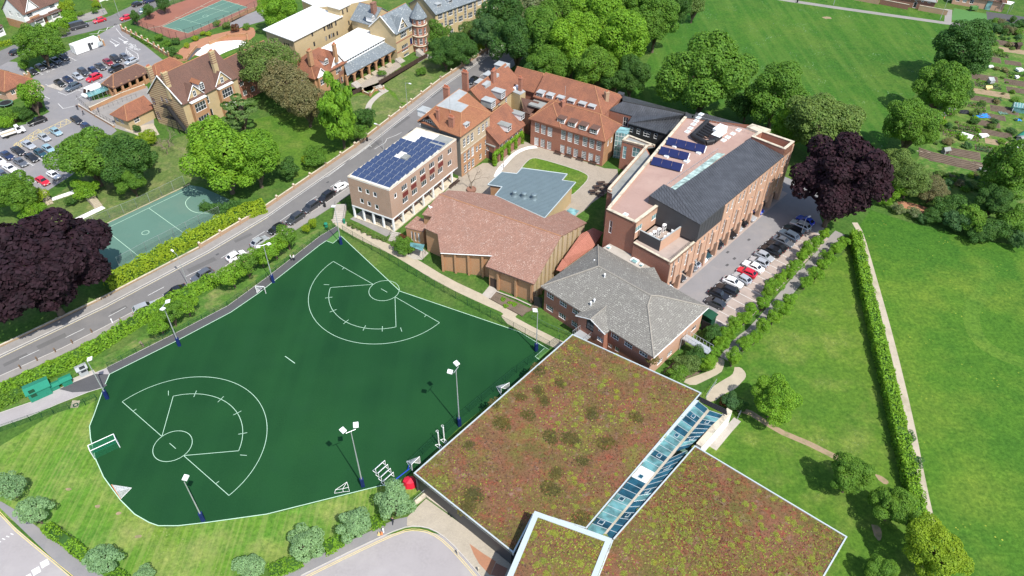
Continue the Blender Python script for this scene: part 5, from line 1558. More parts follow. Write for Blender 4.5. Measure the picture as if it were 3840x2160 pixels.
 facade(r5, q[0], q[1], 0, 7.6, 'brick_red', [(tall, 1.25, 2.5, 4, 5), (low, 1.2, 2.3, 4, 5), ('C1388,634', 4.8, 0.75, 9, 2)])
 facade(r5, q[1], q[2], 0, 7.6, 'brick_orange', [([(2.5, 5.2), (4.5, 5.2)], 0.9, 1.5, 2, 3)])
 facade(r5, q[2], q[3], 0, 7.6, 'brick_red')
 facade(r5, q[3], q[0], 0, 7.6, 'brick_red')
 roof4(r5, q, 7.6, 11.2, 'roof_red', 0, 3.2, 3.6)
 bay = rect(A - UA * 0.05 - V((0, 0, 0)), A + VA * 8.2 - UA * 0.05, 6.0)
 roof4(r5, bay, 7.75, 11.0, 'roof_red', 1, 3.4, 0)
 for s in ('C1552,655', 'C1655,690', 'C1762,720', 'C1868,755'): dormer(r5, pt(s, 8.7), VA, 1.9, 1.2, 2.6, 4, 2, 'roof_brown', 'white')
 chimney(r5, at(pt('C1575,500', 11.0), 0), 9.5, 12.2, 0.9, 0.8, 0.5, 1)
 MB().tube(pt('C1590,480', 11.5), pt('C1590,480', 11.5) + V((0, 0, 4.5)), 0.04, 5).build('aerial_mast', MT['grey_metal'], r5)
 # attic block behind
 r6 = building('attic_block', 'clay-tiled hipped block with row of six white dormers', P2(20, 166))
 A, B = P2(5.3, 174.6), P2(21.6, 165.1)
 q = rect(A, B, 11.5)
 roof4(r6, q, 9.3, 13.0, 'roof_red', 0, 0, 5.0)
 for a, b in zip(q, q[1:] + q[:1]): facade(r6, a, b, 0, 9.3, 'brick_red')
 gable_wall(r6, q[3], q[0], 9.3, 13.0, 'brick_red')
 for s in ('C1348,405', 'C1440,428', 'C1542,452', 'C1647,482', 'C1752,510', 'C1845,535'): dormer(r6, pt(s, 9.7), VA, 1.75, 1.15, 2.4, 4, 2, 'lead', 'white')
 chimney(r6, at(pt('C1992,445', 10.5), 0), 8, 12.6, 1.0, 0.9, 0.5, 2, 'brick_wall')
 g0 = [A - UA * 0.1, B - UA * 0.1, B - UA * 3.2, A - UA * 3.2]
 MB().prism(g0, 7.8, 8.2).build('lead_gutter', MT['flat_grey'], r6)
 gl = [pt(s, 8.0) for s in ('C1880,545', 'C2010,470', 'C2040,500', 'C1900,585')]
 MB().prism(gl, 0, 8.0).build('stair_link', MT['brick_red'], r6)
 MB().prism(gl, 8.0, 8.1).build('flat_roof', MT['flat_grey'], r6)
old_school()

def black_block():
 z0, z1 = 8.2, 9.7
 f = [pt('D210,287', z0), pt('D440,346', z0), pt('D400,416', z0), pt('D775,522', z0), pt('D930,372', z0), pt('D962,330', z1), pt('D350,205', z1)]
 b = [pt('D1052,338', z0), pt('D340,146', z0)]
 r = building('black_clad_block', 'black weatherboarded block with dark seamed metal roof beside the woodland', f[3])
 roofp = [[f[0], f[1], f[5], f[6]], [f[1], f[2], f[3], f[4], f[5]], [f[6], f[5], b[0], b[1]]]
 MB().slab(roofp, 0.22).build('roof', MT['seam_dark'], r)
 ridge_line(r, f[6], f[5], 'timber_black', 0.1)
 for pl in roofp: seams(r, pl, f[4] - f[3], 0.6, MT['dark_metal'], 0.07, 0.06)
 g = [at(p, 0) for p in f]
 cen = sum(g, V((0, 0, 0))) / len(g)
 g = [p + (cen - p).normalized() * 0.35 for p in g]
 facade(r, g[2], g[3], 0, z0 - 0.2, 'timber_black', [('D430,478 500,497 665,543', 0.9, 1.4, 1, 2), ('D580,522', 1.7, 1.4, 2, 2)])
 facade(r, g[3], g[4], 0, z0 - 0.2, 'timber_black')
 facade(r, g[1], g[2], 0, z0 - 0.2, 'timber_black')
 facade(r, g[0], g[1], 0, z0 - 0.2, 'brick_red', [('D375,405', 1.3, 2.6, 2, 2)])
 h = [at(p, 0) for p in b]
 facade(r, h[0] + V((-0.4, -0.3, 0)), h[1], 0, z0 - 0.2, 'timber_black')
 facade(r, h[1], g[0], 0, z0 - 0.2, 'brick_red')
 MB().cb(pt('D325,175', z0), 1.6, 1.4, 1.4, -0.5).build('vent_box', MT['dark_metal'], r)
 MB().prism([at(pt(s, 10), 0) for s in ('D940,380', 'D1012,400', 'D1015,350', 'D960,318')], 8, 10.3).build('stair_head', MT['dark_metal'], r)
 # glazed link
 a, c = pt('D283,500', 7.2), pt('D395,520', 7.2)
 a, c = at(a, 0), at(c, 0)
 v = nrm2(c - a)
 n = V((v.y, -v.x, 0))
 gl = MB().box(a, c - a, -n * 3, V((0, 0, 7.1))).build('glazed_link', MT['glass_teal'], r)
 for k in range(5):
  MB().box(a.lerp(c, k / 4) - v * 0.03, v * 0.06, n * 0.05, V((0, 0, 7.1))).build('mullion', MT['white_metal'], gl)
  MB().box(at(a, 1.4 * k + 0.6) + n * 0.002, c - a, n * 0.05, V((0, 0, 0.06))).build('transom', MT['white_metal'], gl)
 q = [pt(s, 8.0) for s in ('D1060,310', 'D1130,320', 'D1545,435', 'D1530,460', 'D1000,400')]
 MB().slab([q], 0.2).build('rear_roof', MT['seam_dark'], r)
 MB().prism([at(p, 0) for p in q], 0, 7.6).build('rear_wall', MT['timber_black'], r)
black_block()

# ---------------------------------------------------------------- 7 sports centre with planted roofs and glazed street
def tuft_field(root, poly, z, n, name='sedum_tuft'):
 ks = poly
 x0, x1 = min(p.x for p in ks), max(p.x for p in ks)
 y0, y1 = min(p.y for p in ks), max(p.y for p in ks)
 def inside(p):
  c = False
  for i in range(len(ks)):
   a, b = ks[i], ks[i - 1]
   if (a.y > p.y) != (b.y > p.y) and p.x < (b.x - a.x) * (p.y - a.y) / (b.y - a.y) + a.x: c = not c
  return c
 out = []
 while len(out) < n:
  p = V((random.uniform(x0, x1), random.uniform(y0, y1), z))
  if inside(p): out.append(p)
 return out
TUFT = None
def leaf_disc(n, R, h, size):
 m = MB()
 for i in range(n):
  a, rr = random.uniform(0, 6.283), R * random.random() ** 0.8
  c = V((rr * math.cos(a), rr * math.sin(a), h * (1 - (rr / R) ** 2) * random.uniform(0.5, 1)))
  nn = V((random.uniform(-0.7, 0.7), random.uniform(-0.7, 0.7), 1)).normalized()
  e = nn.orthogonal().normalized() * size * random.uniform(0.6, 1.2)
  f = nn.cross(e)
  m.poly([c - e - f, c + e - f, c + e + f, c - e + f])
 return m.mesh('sedum_tuft', uv=False)
MT['sedum_lime'] = leafm('lime sedum', (0.3, 0.36, 0.06), 0.35)
MT['sedum_dark'] = leafm('dark moss', (0.12, 0.115, 0.035), 0.5)
MT['sedum_red'] = leafm('red sedum', (0.22, 0.08, 0.05), 0.5)
MT['sedum_brown'] = leafm('brown sedum', (0.2, 0.12, 0.08), 0.5)
def sports_centre():
 z = 4.5
 q1 = [pt(s, z) for s in ('W1040,1190', 'W1292,1392', 'W1345,1290', 'W1475,1330', 'W1765,988', 'W1440,840')]
 q2 = [pt(s, z) for s in ('W1540,1357', 'W1460,1560', 'W2010,1560', 'W2132,1350', 'W1748,1120')]
 z3 = 7.6
 q3 = [pt(s, z3) for s in ('W1345,1285', 'W1262,1480', 'W1240,1540', 'W1460,1560', 'W1540,1355')]
 r = building('sports_centre', 'sports centre with wide reddish sedum roofs either side of a glazed street', q1[0])
 out = []
 for nm, q, zz in (('main', q1, z), ('side', q2, z), ('upper', q3, z3)):
  MB().prism(q, zz - 0.55, zz - 0.12).build('sedum_roof', MT['sedum'], r)
  n = len(q)
  ar = sum(q[i].x * q[(i + 1) % n].y - q[(i + 1) % n].x * q[i].y for i in range(n))
  qq = q if ar > 0 else q[::-1]
  for i in range(n):
   a, b = qq[i], qq[(i + 1) % n]
   u = nrm2(b - a)
   inn = V((-u.y, u.x, 0))
   w = 0.75 if nm == 'upper' else 0.2
   MB().box(at(a, zz - 0.6), b - a - u * w * 0.98, inn * w, V((0, 0, 0.62))).build('roof_edge', MT['coping_metal'], r)
   facade(r, at(a, 0) + inn * 0.35, at(b, 0) + inn * 0.35, 0, zz - 0.5, 'dark_metal' if nm != 'upper' else 'coping_metal')
 # glazed street
 za = 4.05
 L1 = [pt('N822,788', za), pt('O748,990', za)]
 L2 = [pt('N912,858', za), pt('O925,1055', za)]
 L3 = [pt('N932,876', za), pt('O948,1060', za)]
 R4 = [pt('N1058,918', za), pt('N728,1228', za)]
 R5 = [pt('O1745,235', za), pt('O1030,1105', za)]
 MB().prism([L1[0], L1[1], R5[1], R5[0], R4[1], R4[0]], 0.02, 0.3).build('street_floor', MT['court_green'], r)
 def panes(a, b, n, w=0.75, skip=()):
  ps = []
  for i in range(n):
   p, q = a[0].lerp(a[1], i / n), a[0].lerp(a[1], (i + 1) / n)
   s, t = b[0].lerp(b[1], (i + 1) / n), b[0].lerp(b[1], i / n)
   mt = MT['white_metal'] if i in skip else MT['glass_roof' if random.random() < w else 'glass_roof_dark']
   MB().slab([[p, q, s, t]], 0.05).build('roof_pane', mt, r)
   d = nrm2(q - p)
   MB().box(p + V((0, 0, 0.01)), t - p, d * 0.06, V((0, 0, 0.07))).build('glazing_bar', MT['coping_metal'], r)
   if i % 4 == 2:
    c = (p + q + s + t) / 4
    e, f = (q - p) * 0.6, (t - p) * 0.3
    MB().box(c - e / 2 - f / 2 + V((0, 0, 0.05)), e, f, V((0, 0, 0.12))).build('opening_vent', MT['coping_metal'], r)
    MB().slab([[c - e * 0.4 - f * 0.4 + V((0, 0, 0.2)), c + e * 0.4 - f * 0.4 + V((0, 0, 0.2)), c + e * 0.4 + f * 0.4 + V((0, 0, 0.2)), c - e * 0.4 + f * 0.4 + V((0, 0, 0.2))]], 0.02).build('vent_pane', MT['glass_roof_dark'], r)
 panes(L1, L2, 24, skip=(13, 14))
 mid3 = [L3[0], L3[0].lerp(L3[1], 0.36)]
 panes(mid3, R4, 9, 0.4)
 panes([L3[0].lerp(L3[1], 0.42), L3[1]], R5, 14, 0.05)
 MB().slab([[L2[0], L2[1], L3[1], L3[0]]], 0.3).build('gutter', MT['path_dusty'], r)
 MB().slab([[L1[0] + V((-1.0, 0.3, 0.3)), L1[1] + V((-0.7, 0.6, 0.3)), L1[1] + V((0, 0, 0.3)), L1[0] + V((0, 0, 0.3))]], 0.5).build('upstand', MT['coping_metal'], r)
 # white garden wall on the lawn side
 a, b = pt('N1150,880', 3.6), pt('N850,1225', 3.6)
 v = nrm2(b - a)
 n = V((-v.y, v.x, 0))
 MB().box(at(a, 0), at(b, 0) - at(a, 0), -n * 0.9, V((0, 0, 3.4))).build('garden_wall', MT['render'], r)
 MB().box(at(a, 3.4), at(b, 0) - at(a, 0), -n * 0.95, V((0, 0, 0.25))).build('wall_coping', MT['stone'], r)
 for k in range(4):
  p, q = pt('N%d,%d' % (825 + 4 * k, 750 + 14 * k), 4.2), pt('N%d,%d' % (1090 + 2 * k, 878 + 14 * k), 4.2)
  MB().box(p, q - p, V((0.1, 0.12, 0)), V((0, 0, 0.2))).build('pergola_beam', MT['black_paint'], r)
 # sedum hummocks: the countable ones
 me = [leaf_disc(260, 1.0, 0.24, 0.075) for _ in range(3)]
 for i in range(3): me[i].materials.append(MT['sedum_lime'])
 cnt = 0
 for q, n, zz in ((q2, 150, z - 0.12), (q1, 90, z - 0.12), (q3, 50, z3 - 0.12)):
  if q is q1: pool = [p for p in tuft_field(r, q, zz, n * 5) if p.x > 6 or p.y > 80][:n]
  else: pool = tuft_field(r, q, zz, n)
  for p in pool:
   s = random.uniform(0.2, 0.55)
   instance('sedum_tuft', me[cnt % 3], r, [MT['sedum_lime']], Matrix.Translation(p - ORG[r.name]) @ Matrix.Rotation(random.uniform(0, 6), 4, 'Z') @ Matrix.Diagonal((s, s, s * 0.8, 1)))
   cnt += 1
 for s in 'W1355,930 W1410,965 W1355,985 W1328,1045 W1262,1065 W1178,1120 W1385,1100 W1435,1105 W1490,1040 W1525,1115 W1465,1160 W1400,1190 W1385,1230 W1190,1245 W1175,1275 W1460,1310 W1310,1000 W1370,1010 W1600,1050 W1245,1015 W1640,900'.split():
  k = random.uniform(1.3, 2.1)
  instance('moss_hummock', me[cnt % 3], r, [MT['sedum_dark']], Matrix.Translation(pt(s, z - 0.15) - ORG[r.name]) @ Matrix.Rotation(random.uniform(0, 6), 4, 'Z') @ Matrix.Diagonal((k, k * 0.8, k * 0.4, 1)))
  cnt += 1
 # the rest of the low planting as loose stuff
 for q, n, mt, zz in ((q1, 9000, 'sedum_brown', z), (q2, 4500, 'sedum_red', z), (q1, 2200, 'sedum_red', z), (q2, 7500, 'sedum_lime', z), (q1, 4500, 'sedum_lime', z), (q2, 4000, 'sedum_brown', z), (q3, 3000, 'sedum_lime', z3), (q3, 2500, 'sedum_brown', z3)):
  m = MB()
  sd = (random.uniform(0, 50), random.uniform(0, 50))
  for p in tuft_field(r, q, zz - 0.1, n):
   f = math.sin(p.x * 0.31 + sd[0]) + math.sin(p.y * 0.37 + sd[1]) + math.sin((p.x + p.y) * 0.17 + sd[0]) + math.sin((p.x - p.y) * 0.7 + sd[1]) * 0.6
   if f + random.uniform(-1.6, 1.6) < 0.1: continue
   nn = V((random.uniform(-0.8, 0.8), random.uniform(-0.8, 0.8), 1)).normalized()
   e = nn.orthogonal().normalized() * random.uniform(0.05, 0.14)
   g_ = nn.cross(e)
   m.poly([p - e - g_, p + e - g_, p + e + g_, p - e + g_])
  tag(m.build('sedum_planting', MT[mt], r, uv=False), kind='stuff')
MT['glass_roof'] = glassm('pale teal roof glass', (0.1, 0.23, 0.235), 0.05, 0.8)
MT['glass_roof_dark'] = glassm('deep teal roof glass', (0.012, 0.06, 0.09), 0.05, 0.92)
sports_centre()

# ================================================================ HOUSES AND SCHOOL ACROSS THE ROAD
def house(name, label, q, ze, zr, wall, roof, axis=0, h0=0.0, h1=0.0, wins=None, z0=0.0, cat='house', over=0.45):
 """q ccw quad; wins: dict side -> groups"""
 r = building(name, label, q[0], cat)
 wins = wins or {}
 for i in range(4):
  a, b = q[i], q[(i + 1) % 4]
  gable = (not axis and i in (1, 3)) or (axis and i in (0, 2))
  hip = {(0, 3): h0, (0, 1): h1, (1, 0): h0, (1, 2): h1}.get((axis, i), 0)
  if gable and not hip: gable_wall(r, a, b, ze, zr, wall, 0, wins.get(i, ()))
  else: facade(r, a, b, 0, ze, wall, wins.get(i, ()))
 roof4(r, q, ze, zr, roof, axis, h0, h1, over)
 return r
def cross_gable(r, c, u, w, ze, zr, dep, roof, wall, barge='white', win=None):
 """small gable on a long front; c = foot centre on the wall line, u along the wall"""
 inn = V((-u.y, u.x, 0))
 a, b = c - u * w / 2, c + u * w / 2
 MB().poly([at(a, ze), at(b, ze), at(c, zr)]).build('gable', MT[wall], r)
 l, q, pk = at(a, ze) - u * 0.3 - inn * 0.3, at(b, ze) + u * 0.3 - inn * 0.3, at(c, zr + 0.2) - inn * 0.3
 MB().slab([[l, pk, pk + inn * dep, l + inn * 0.4], [pk, q, q + inn * 0.4, pk + inn * dep]], 0.12).build('gable_roof', MT[roof], r)
 for s, t in ((l, pk), (pk, q)): MB().tube(s, t, 0.11, 4).build('barge_board', MT[barge], r)
 if win: window(r, at(c, ze + (zr - ze) * 0.3) - inn * 0.12, u, *win)
def bay(r, c, u, w, d, z0, z1, wall, groups_front, trim='white'):
 inn = V((-u.y, u.x, 0))
 a, b = c - u * w / 2 - inn * d, c + u * w / 2 - inn * d
 facade(r, a, b, z0, z1, wall, groups_front, 'bay_window')
 facade(r, a + inn * d, a, z0, z1, wall)
 facade(r, b, b + inn * d, z0, z1, wall)
 MB().box(at(a, z1) - u * 0.15 - inn * 0.15, u * (w + 0.3), inn * (d + 0.15), V((0, 0, 0.25))).build('bay_roof', MT[trim], r)

# villa with striped gable
def villa():
 A, B = P2(-93.6, 175.0), P2(-83.3, 169.7)
 q = [A, B, B + UA * 18, A + UA * 18]
 s2 = dict(frame='white')
 r = house('villa', 'tall yellow brick villa with brown tiled roof, striped gable and ribbed chimneys', q, 8.8, 14.6, 'brick_yellow', 'roof_brown', 1, 0, 0,
     {0: [('A1455,970 1497,1105', 1.3, 2.2, 2, 2), ('A1540,885 1588,910', 0.9, 1.6, 2, 2), ('A1572,1005 1632,1025', 0.9, 2.2, 2, 2)],
      1: [('A1998,968', 1.5, 2.1, 2, 2), ('A2040,1095', 1.3, 2.4, 1, 1, dict(glass='black_paint'))]})
 # dark brick courses of the striped gable
 L = (B - A).length
 for k in range(22):
  z = 0.6 + k * 0.6
  hw = L / 2 if z < 8.8 else L / 2 * (1 - (z - 8.8) / 5.8)
  if hw < 0.4: continue
  c = (A + B) / 2
  u = nrm2(B - A)
  MB().box(at(c - u * hw, z) - UA * 0.015, u * hw * 2, UA * 0.012, V((0, 0, 0.22))).build('brick_band', MT['brick_dark'], r)
 for s, t in ((A, (A + B) / 2), ((A + B) / 2, B)):
  za, zb = (8.6, 14.75) if s == A else (14.75, 8.6)
  MB().tube(at(s, za) - UA * 0.3 + (VA * -0.3 if s == A else V()), at(t, zb) - UA * 0.3 + (VA * 0.3 if s != A else V()), 0.14, 4).build('barge_board', MT['white'], r)
 for d, zz in ((4.2, 0), (13.2, 0)):
  c = B + UA * d
  bay(r, c, UA, 4.6, 1.1, 0, 7.9, 'brick_orange', [([(2.3, 6.2)], 3.4, 2.3, 4, 2), ([(2.3, 2.4)], 3.4, 2.5, 4, 2)])
  cross_gable(r, c + VA * 0.05, UA, 4.6, 8.6, 11.6, 4.5, 'roof_brown', 'brick_yellow', 'white', (1.0, 1.6, 2, 2))
 dormer(r, pt('A1950,835', 10.6), UA, 1.5, 1.7, 2.4, 2, 3, gab=True, gmat='roof_orange')
 for s, z, k in (('A1430,640', 15.9, 1.2), ('A1580,695', 16.0, 1.3), ('A2035,490', 17.0, 1.3)):
  p = at(pt(s, z), 0)
  chimney(r, p, 9, z, k, 0.9, 1.02, 3, 'brick_yellow')
  for j in range(5): MB().cb(at(p, z - 3.2 + j * 0.55), k + 0.06, 0.96, 0.2, 1.02).build('brick_band', MT['brick_dark'], r)
 # fire escape
 fe = thing('fire_escape', 'black steel fire escape zigzagging down the striped villa gable', 'fire escape', at(A.lerp(B, 0.6), 0))
 n = -UA
 u = nrm2(B - A)
 levels = [(0.42, 6.6, 0.62, 6.6), (0.62, 6.6, 0.78, 3.6), (0.45, 3.6, 0.8, 3.6), (0.8, 3.6, 1.0, 0.3)]
 for a0, za, a1, zb in levels:
  p, q_ = at(A + u * L * a0, za) + n * 0.3, at(A + u * L * a1, zb) + n * 0.3
  MB().box(p, q_ - p, n * 1.1, V((0, 0, 0.1))).build('stair_flight', MT['black_paint'], fe)
  for o in (0.0, 1.1):
   MB().tube(p + n * o + V((0, 0, 1.05)), q_ + n * o + V((0, 0, 1.05)), 0.04, 4).build('handrail', MT['black_paint'], fe)
   for k in range(8): MB().tube(p.lerp(q_, k / 7) + n * o, p.lerp(q_, k / 7) + n * o + V((0, 0, 1.05)), 0.03, 4).build('baluster', MT['black_paint'], fe)
  MB().tube(at(q_, 0) + n * 1.1, q_ + n * 1.1, 0.07, 5).build('post', MT['black_paint'], fe)
 # right wing, side bay, covered ramp pavilion
 w = house('villa_wing', 'lower wing with pinkish brown tiled roof between the striped villa and olive trees', [P2(-84.0, 191.5), P2(-75.0, 186.3), P2(-66.5, 200.4), P2(-75.5, 205.6)], 6.4, 10.6, 'brick_red', 'roof_brown', 1, 0, 0, {0: [([(6, 4.8), (8.5, 4.8)], 1.3, 1.4, 3, 2)], 1: [([(1.6, 5.2), (4.5, 5.2), (2, 2.2), (4.8, 2.2)], 1.3, 1.5, 3, 2)]})
 s = house('garden_room', 'single-storey garden room with red hipped roof beside the striped gable', [P2(-104.5, 174.0), P2(-99.4, 171.0), P2(-95.2, 178.0), P2(-100.3, 181.0)], 3.3, 5.4, 'brick_yellow', 'roof_red', 1, 2.4, 0, {0: [([(1.2, 1.9), (3.2, 1.9)], 1.3, 1.5, 3, 3)], 1: [([(2.5, 1.9)], 1.6, 1.4, 2, 2)]})
 q = [P2(-113.8, 191.0), P2(-110.2, 188.9), P2(-104.0, 199.2), P2(-107.6, 201.3)]
 p = building('covered_walkway', 'open brick-pillared shelter with brown hipped tiled roof beside the car park', q[1], 'shelter')
 roof4(p, q, 3.4, 5.4, 'roof_brown', 1, 2.4, 2.0)
 for a, b, n_ in ((q[0], q[1], 2), (q[1], q[2], 5)):
  for k in range(n_ + (1 if a == q[1] else 0)): MB().cb(a.lerp(b, k / n_), 0.6, 0.6, 3.3, 1.02).build('brick_pier', MT['brick_orange'], p)
  u = nrm2(b - a)
  MB().box(a, b - a, V((-u.y, u.x, 0)) * 0.3, V((0, 0, 1.1))).build('low_wall', MT['brick_orange'], p)
 facade(p, q[2], q[3], 0, 3.3, 'brick_dark')
 facade(p, q[3], q[0], 0, 3.3, 'brick_dark')
 ex = house('lower_lodge', 'reddish tiled extension behind the open brick shelter', [P2(-104.6, 199.2), P2(-101.3, 197.3), P2(-97.0, 204.5), P2(-100.3, 206.4)], 3.2, 4.9, 'brick_red', 'roof_red', 1, 1.5, 1.5)
villa()

def north_school():
 # big white-roofed block
 z = 9.0
 A, B, C = P2(-73.6, 214.2), P2(-63.6, 206.8), P2(-53.2, 224.6)
 D = A + C - B
 r = building('north_school', 'yellow brick school block with white flat roof and rows of narrow windows', B)
 nw = dict(frame='timber_dark')
 facade(r, B, C, 0, z, 'brick_yellow', [('B815,275 850,262 868,255 887,247 925,225', 0.7, 1.5, 1, 1, nw), ('B833,373 865,355 885,345 905,337 940,322', 0.7, 1.3, 1, 1, nw), ('B698,330 718,425', 0.7, 1.4, 1, 1, nw)])
 facade(r, A, B, 0, z, 'brick_yellow', [('B315,385', 1.6, 1.2, 1, 1, nw), ('B430,430 450,435 470,440', 0.6, 1.2, 1, 1, nw)])
 facade(r, C, D, 0, z, 'brick_yellow')
 facade(r, D, A, 0, z, 'brick_yellow')
 o = 0.5
 MB().prism([A - UA * o - VA * o, B - UA * o + VA * o, C + UA * o + VA * o, D + UA * o - VA * o], z, z + 0.25, True).build('roof', MT['white_roof'], r)
 for s in ('B490,265', 'B680,245'): MB().cb(pt(s, z + 0.25), 1.2, 1.0, 0.6, 1.0).build('roof_vent', MT['white'], r)
 tw = rect(C, C + UA * 4.5, 5)
 facade(r, tw[0], tw[1], 0, 11.3, 'brick_yellow', [([(1.2, 10), (3.2, 10), (3.2, 6)], 0.6, 1.4, 1, 1, nw)])
 facade(r, tw[3], tw[0], 0, 11.3, 'brick_yellow')
 facade(r, tw[2], tw[3], 0, 11.3, 'brick_yellow')
 facade(r, tw[1], tw[2], 0, 11.3, 'brick_yellow')
 MB().prism([p + (p - (tw[0] + tw[2]) / 2).normalized() * 0.5 for p in tw], 11.3, 11.55, True).build('tower_roof', MT['white_roof'], r)
 e = [pt(s, 7) for s in ('B596,10', 'B740,75', 'B1035,45', 'B1275,-5', 'B1200,-60', 'B640,-60')]
 MB().prism(e, 0, 7).build('rear_block', MT['brick_yellow'], r)
 MB().prism(e, 7, 7.25).build('roof', MT['white_roof'], r)
 # hall with white roof and slate lean-to arcade
 h = building('arcade_hall', 'white-roofed hall with clerestory windows above a slate-roofed brick arcade', P2(-48, 200))
 a, b = P2(-48.5, 200.2), P2(-38.1, 217.4)
 c, d = P2(-47.5, 224.5), P2(-57.5, 206.5)
 facade(h, a, b, 0, 6.0, 'white', [([(0.75 + 1.14 * k, 5.5) for k in range(17)], 0.8, 0.75, 1, 1)])
 facade(h, d, a, 0, 6.0, 'brick_orange')
 facade(h, b, c, 0, 6.0, 'brick_yellow')
 MB().prism([a - VA * -0.4, b + VA * 0.4, c, d], 6.0, 6.2, True).build('roof', MT['white_roof'], h)
 f0, f1 = P2(-47.2, 196.2), P2(-35.4, 214.4)
 MB().slab([[at(f0, 3.75) - UA * 0.2 + VA * 0.3, at(f1, 3.75) + VA * 0.3, at(b, 4.95), at(a, 4.95)]], 0.16).build('slate_roof', MT['roof_slate'], h)
 # arcade: piers and segmental arches
 u = nrm2(f1 - f0)
 n = V((u.y, -u.x, 0))
 L = (f1 - f0).length
 nb = 7
 bw = L / nb
 for k in range(nb + 1):
  MB().box(at(f0 + u * (k * bw - 0.3), 0), u * 0.6, -n * 0.5, V((0, 0, 3.6))).build('pier', MT['brick_orange'], h)
  if k < nb:
   m = MB()
   x0, x1 = k * bw + 0.3, (k + 1) * bw - 0.3
   ap = [(x0 + (x1 - x0) * i / 8, 2.5 + 0.75 * math.sin(math.pi * i / 8)) for i in range(9)]
   for i in range(8):
    p, q = f0 + u * ap[i][0], f0 + u * ap[i + 1][0]
    m.poly([at(p, ap[i][1]), at(q, ap[i + 1][1]), at(q, 3.6), at(p, 3.6)])
    m.poly([at(p, ap[i][1]) - n * 0.4, at(q, ap[i + 1][1]) - n * 0.4, at(q, ap[i + 1][1]), at(p, ap[i][1])])
   m.build('arch', MT['brick_orange'], h)
   if 1 <= k <= 5:
    for st in range(3): MB().box(at(f0 + u * (x0 + 0.1), 0) + n * (0.0), u * (x1 - x0 - 0.2), n * (1.3 - 0.4 * st), V((0, 0, 0.2 + 0.2 * st))).build('step', MT['path_beige'], h)
 bk0, bk1 = f0 - n * 3.2, f1 - n * 3.2
 facade(h, bk0, bk1, 0, 3.7, 'brick_dark', [([(bw * (k + 0.5), 1.4) for k in range(nb)], 1.6, 2.2, 2, 1, dict(frame='timber_dark'))], 'rear_wall')
 for t in (0.8, L - 1.6):
  for st in range(6): MB().box(at(f0 + u * t, 0) + n * (0.4 + 0.35 * st), u * 2.2, n * 0.36, V((0, 0, 1.0 - 0.16 * st))).build('step', MT['concrete'], h)
 # red house
 q = [P2(-63.5, 195.3), P2(-54.8, 190.2), P2(-48.2, 200.6), P2(-57.0, 205.8)]
 rh = house('red_house', 'orange brick house with clay-tiled roof, white pediment and two chimneys', q, 6.0, 10.2, 'brick_orange', 'roof_red', 1, 4.0, 4.0,
      {1: [('B955,680', 2.4, 1.7, 4, 2), ('B968,790', 2.4, 1.9, 4, 2), ([(1.5, 2.2)], 1.2, 1.6, 2, 2)], 0: [([(2, 4.4), (5, 4.4)], 1.2, 1.5, 2, 2)]})
 cross_gable(rh, q[1] + UA * 9.3 + VA * 0.1, UA, 4.6, 6.0, 9.4, 5.0, 'roof_red', 'white')
 bay(rh, q[1] + UA * 2.0 - VA * 0.6 , UA, 2.6, 1.4, 0, 5.6, 'brick_orange', [([(1.3, 3.9)], 1.4, 1.6, 2, 2)])
 cross_gable(rh, q[1] + UA * 2.0 + VA * 0.8, UA, 3.0, 5.9, 7.8, 4.0, 'roof_red', 'white')
 dormer(rh, pt('B835,600', 7.8), UA, 1.7, 1.3, 2.2, 3, 2, gab=True)
 chimney(rh, at(pt('B665,480', 12.5), 0), 8, 12.4, 1.3, 0.9, 1.02, 3, 'brick_orange')
 chimney(rh, at(pt('B905,425', 12.2), 0), 7, 12.2, 1.0, 0.8, 1.02, 3, 'brick_orange')
 # slate villa with tower
 q = [P2(-43.5, 218.4), P2(-35.2, 213.6), P2(-29.2, 223.6), P2(-37.5, 228.4)]
 g3 = [('B1580,330', 3.0, 1.9, 4, 2), ('B1595,460', 3.0, 2.1, 4, 2), ('B1610,545', 2.6, 0.9, 4, 1), ('B1645,275', 1.2, 1.7, 2, 2), ('B1655,400', 1.3, 2.3, 1, 1, dict(glass='solar_thermal'))]
 v = house('tower_villa', 'ornate yellow brick villa with grey slate roof and octagonal corner tower', q, 8.8, 12.8, 'brick_yellow', 'roof_slate', 1, 0, 0, {1: g3})
 u = nrm2(q[2] - q[1])
 for zb in (2.4, 5.4, 8.4): MB().box(at(q[1], zb) + VA * 0.0, q[2] - q[1], VA * 0.08, V((0, 0, 0.3))).build('brick_band', MT['brick_red'], v)
 cross_gable(v, q[1] + UA * 3.4 + VA * 0.06, UA, 4.0, 8.8, 12.0, 4.5, 'roof_slate', 'brick_yellow', 'white', (1.9, 1.5, 3, 2))
 for s, t in ((q[0], (q[0] + q[1]) / 2), ((q[0] + q[1]) / 2, q[1])):
  za, zb = (8.7, 12.9) if s == q[0] else (12.9, 8.7)
  MB().tube(at(s, za) - UA * 0.3, at(t, zb) - UA * 0.3, 0.14, 4).build('barge_board', MT['white'], v)
 back = house('slate_rear_wing', 'rear slate-roofed wing with white gabled dormer behind the towered villa', [P2(-50.0, 224.5), P2(-43.0, 220.4), P2(-38.0, 228.7), P2(-45.0, 232.8)], 8.6, 12.0, 'brick_yellow', 'roof_slate', 0, 0, 0)
 dormer(back, pt('B1288,185', 9.8), UA, 1.7, 1.5, 2.0, 3, 2, gab=True, gmat='roof_slate')
 chimney(back, at(pt('B1285,20', 14), 0), 9, 14, 1.8, 1.0, 1.02, 0, 'brick_dark')
 tc = at(pt('B1735,165', 10.6), 0) - V((1.0, -1.2, 0)) * 0.4
 R = 2.3
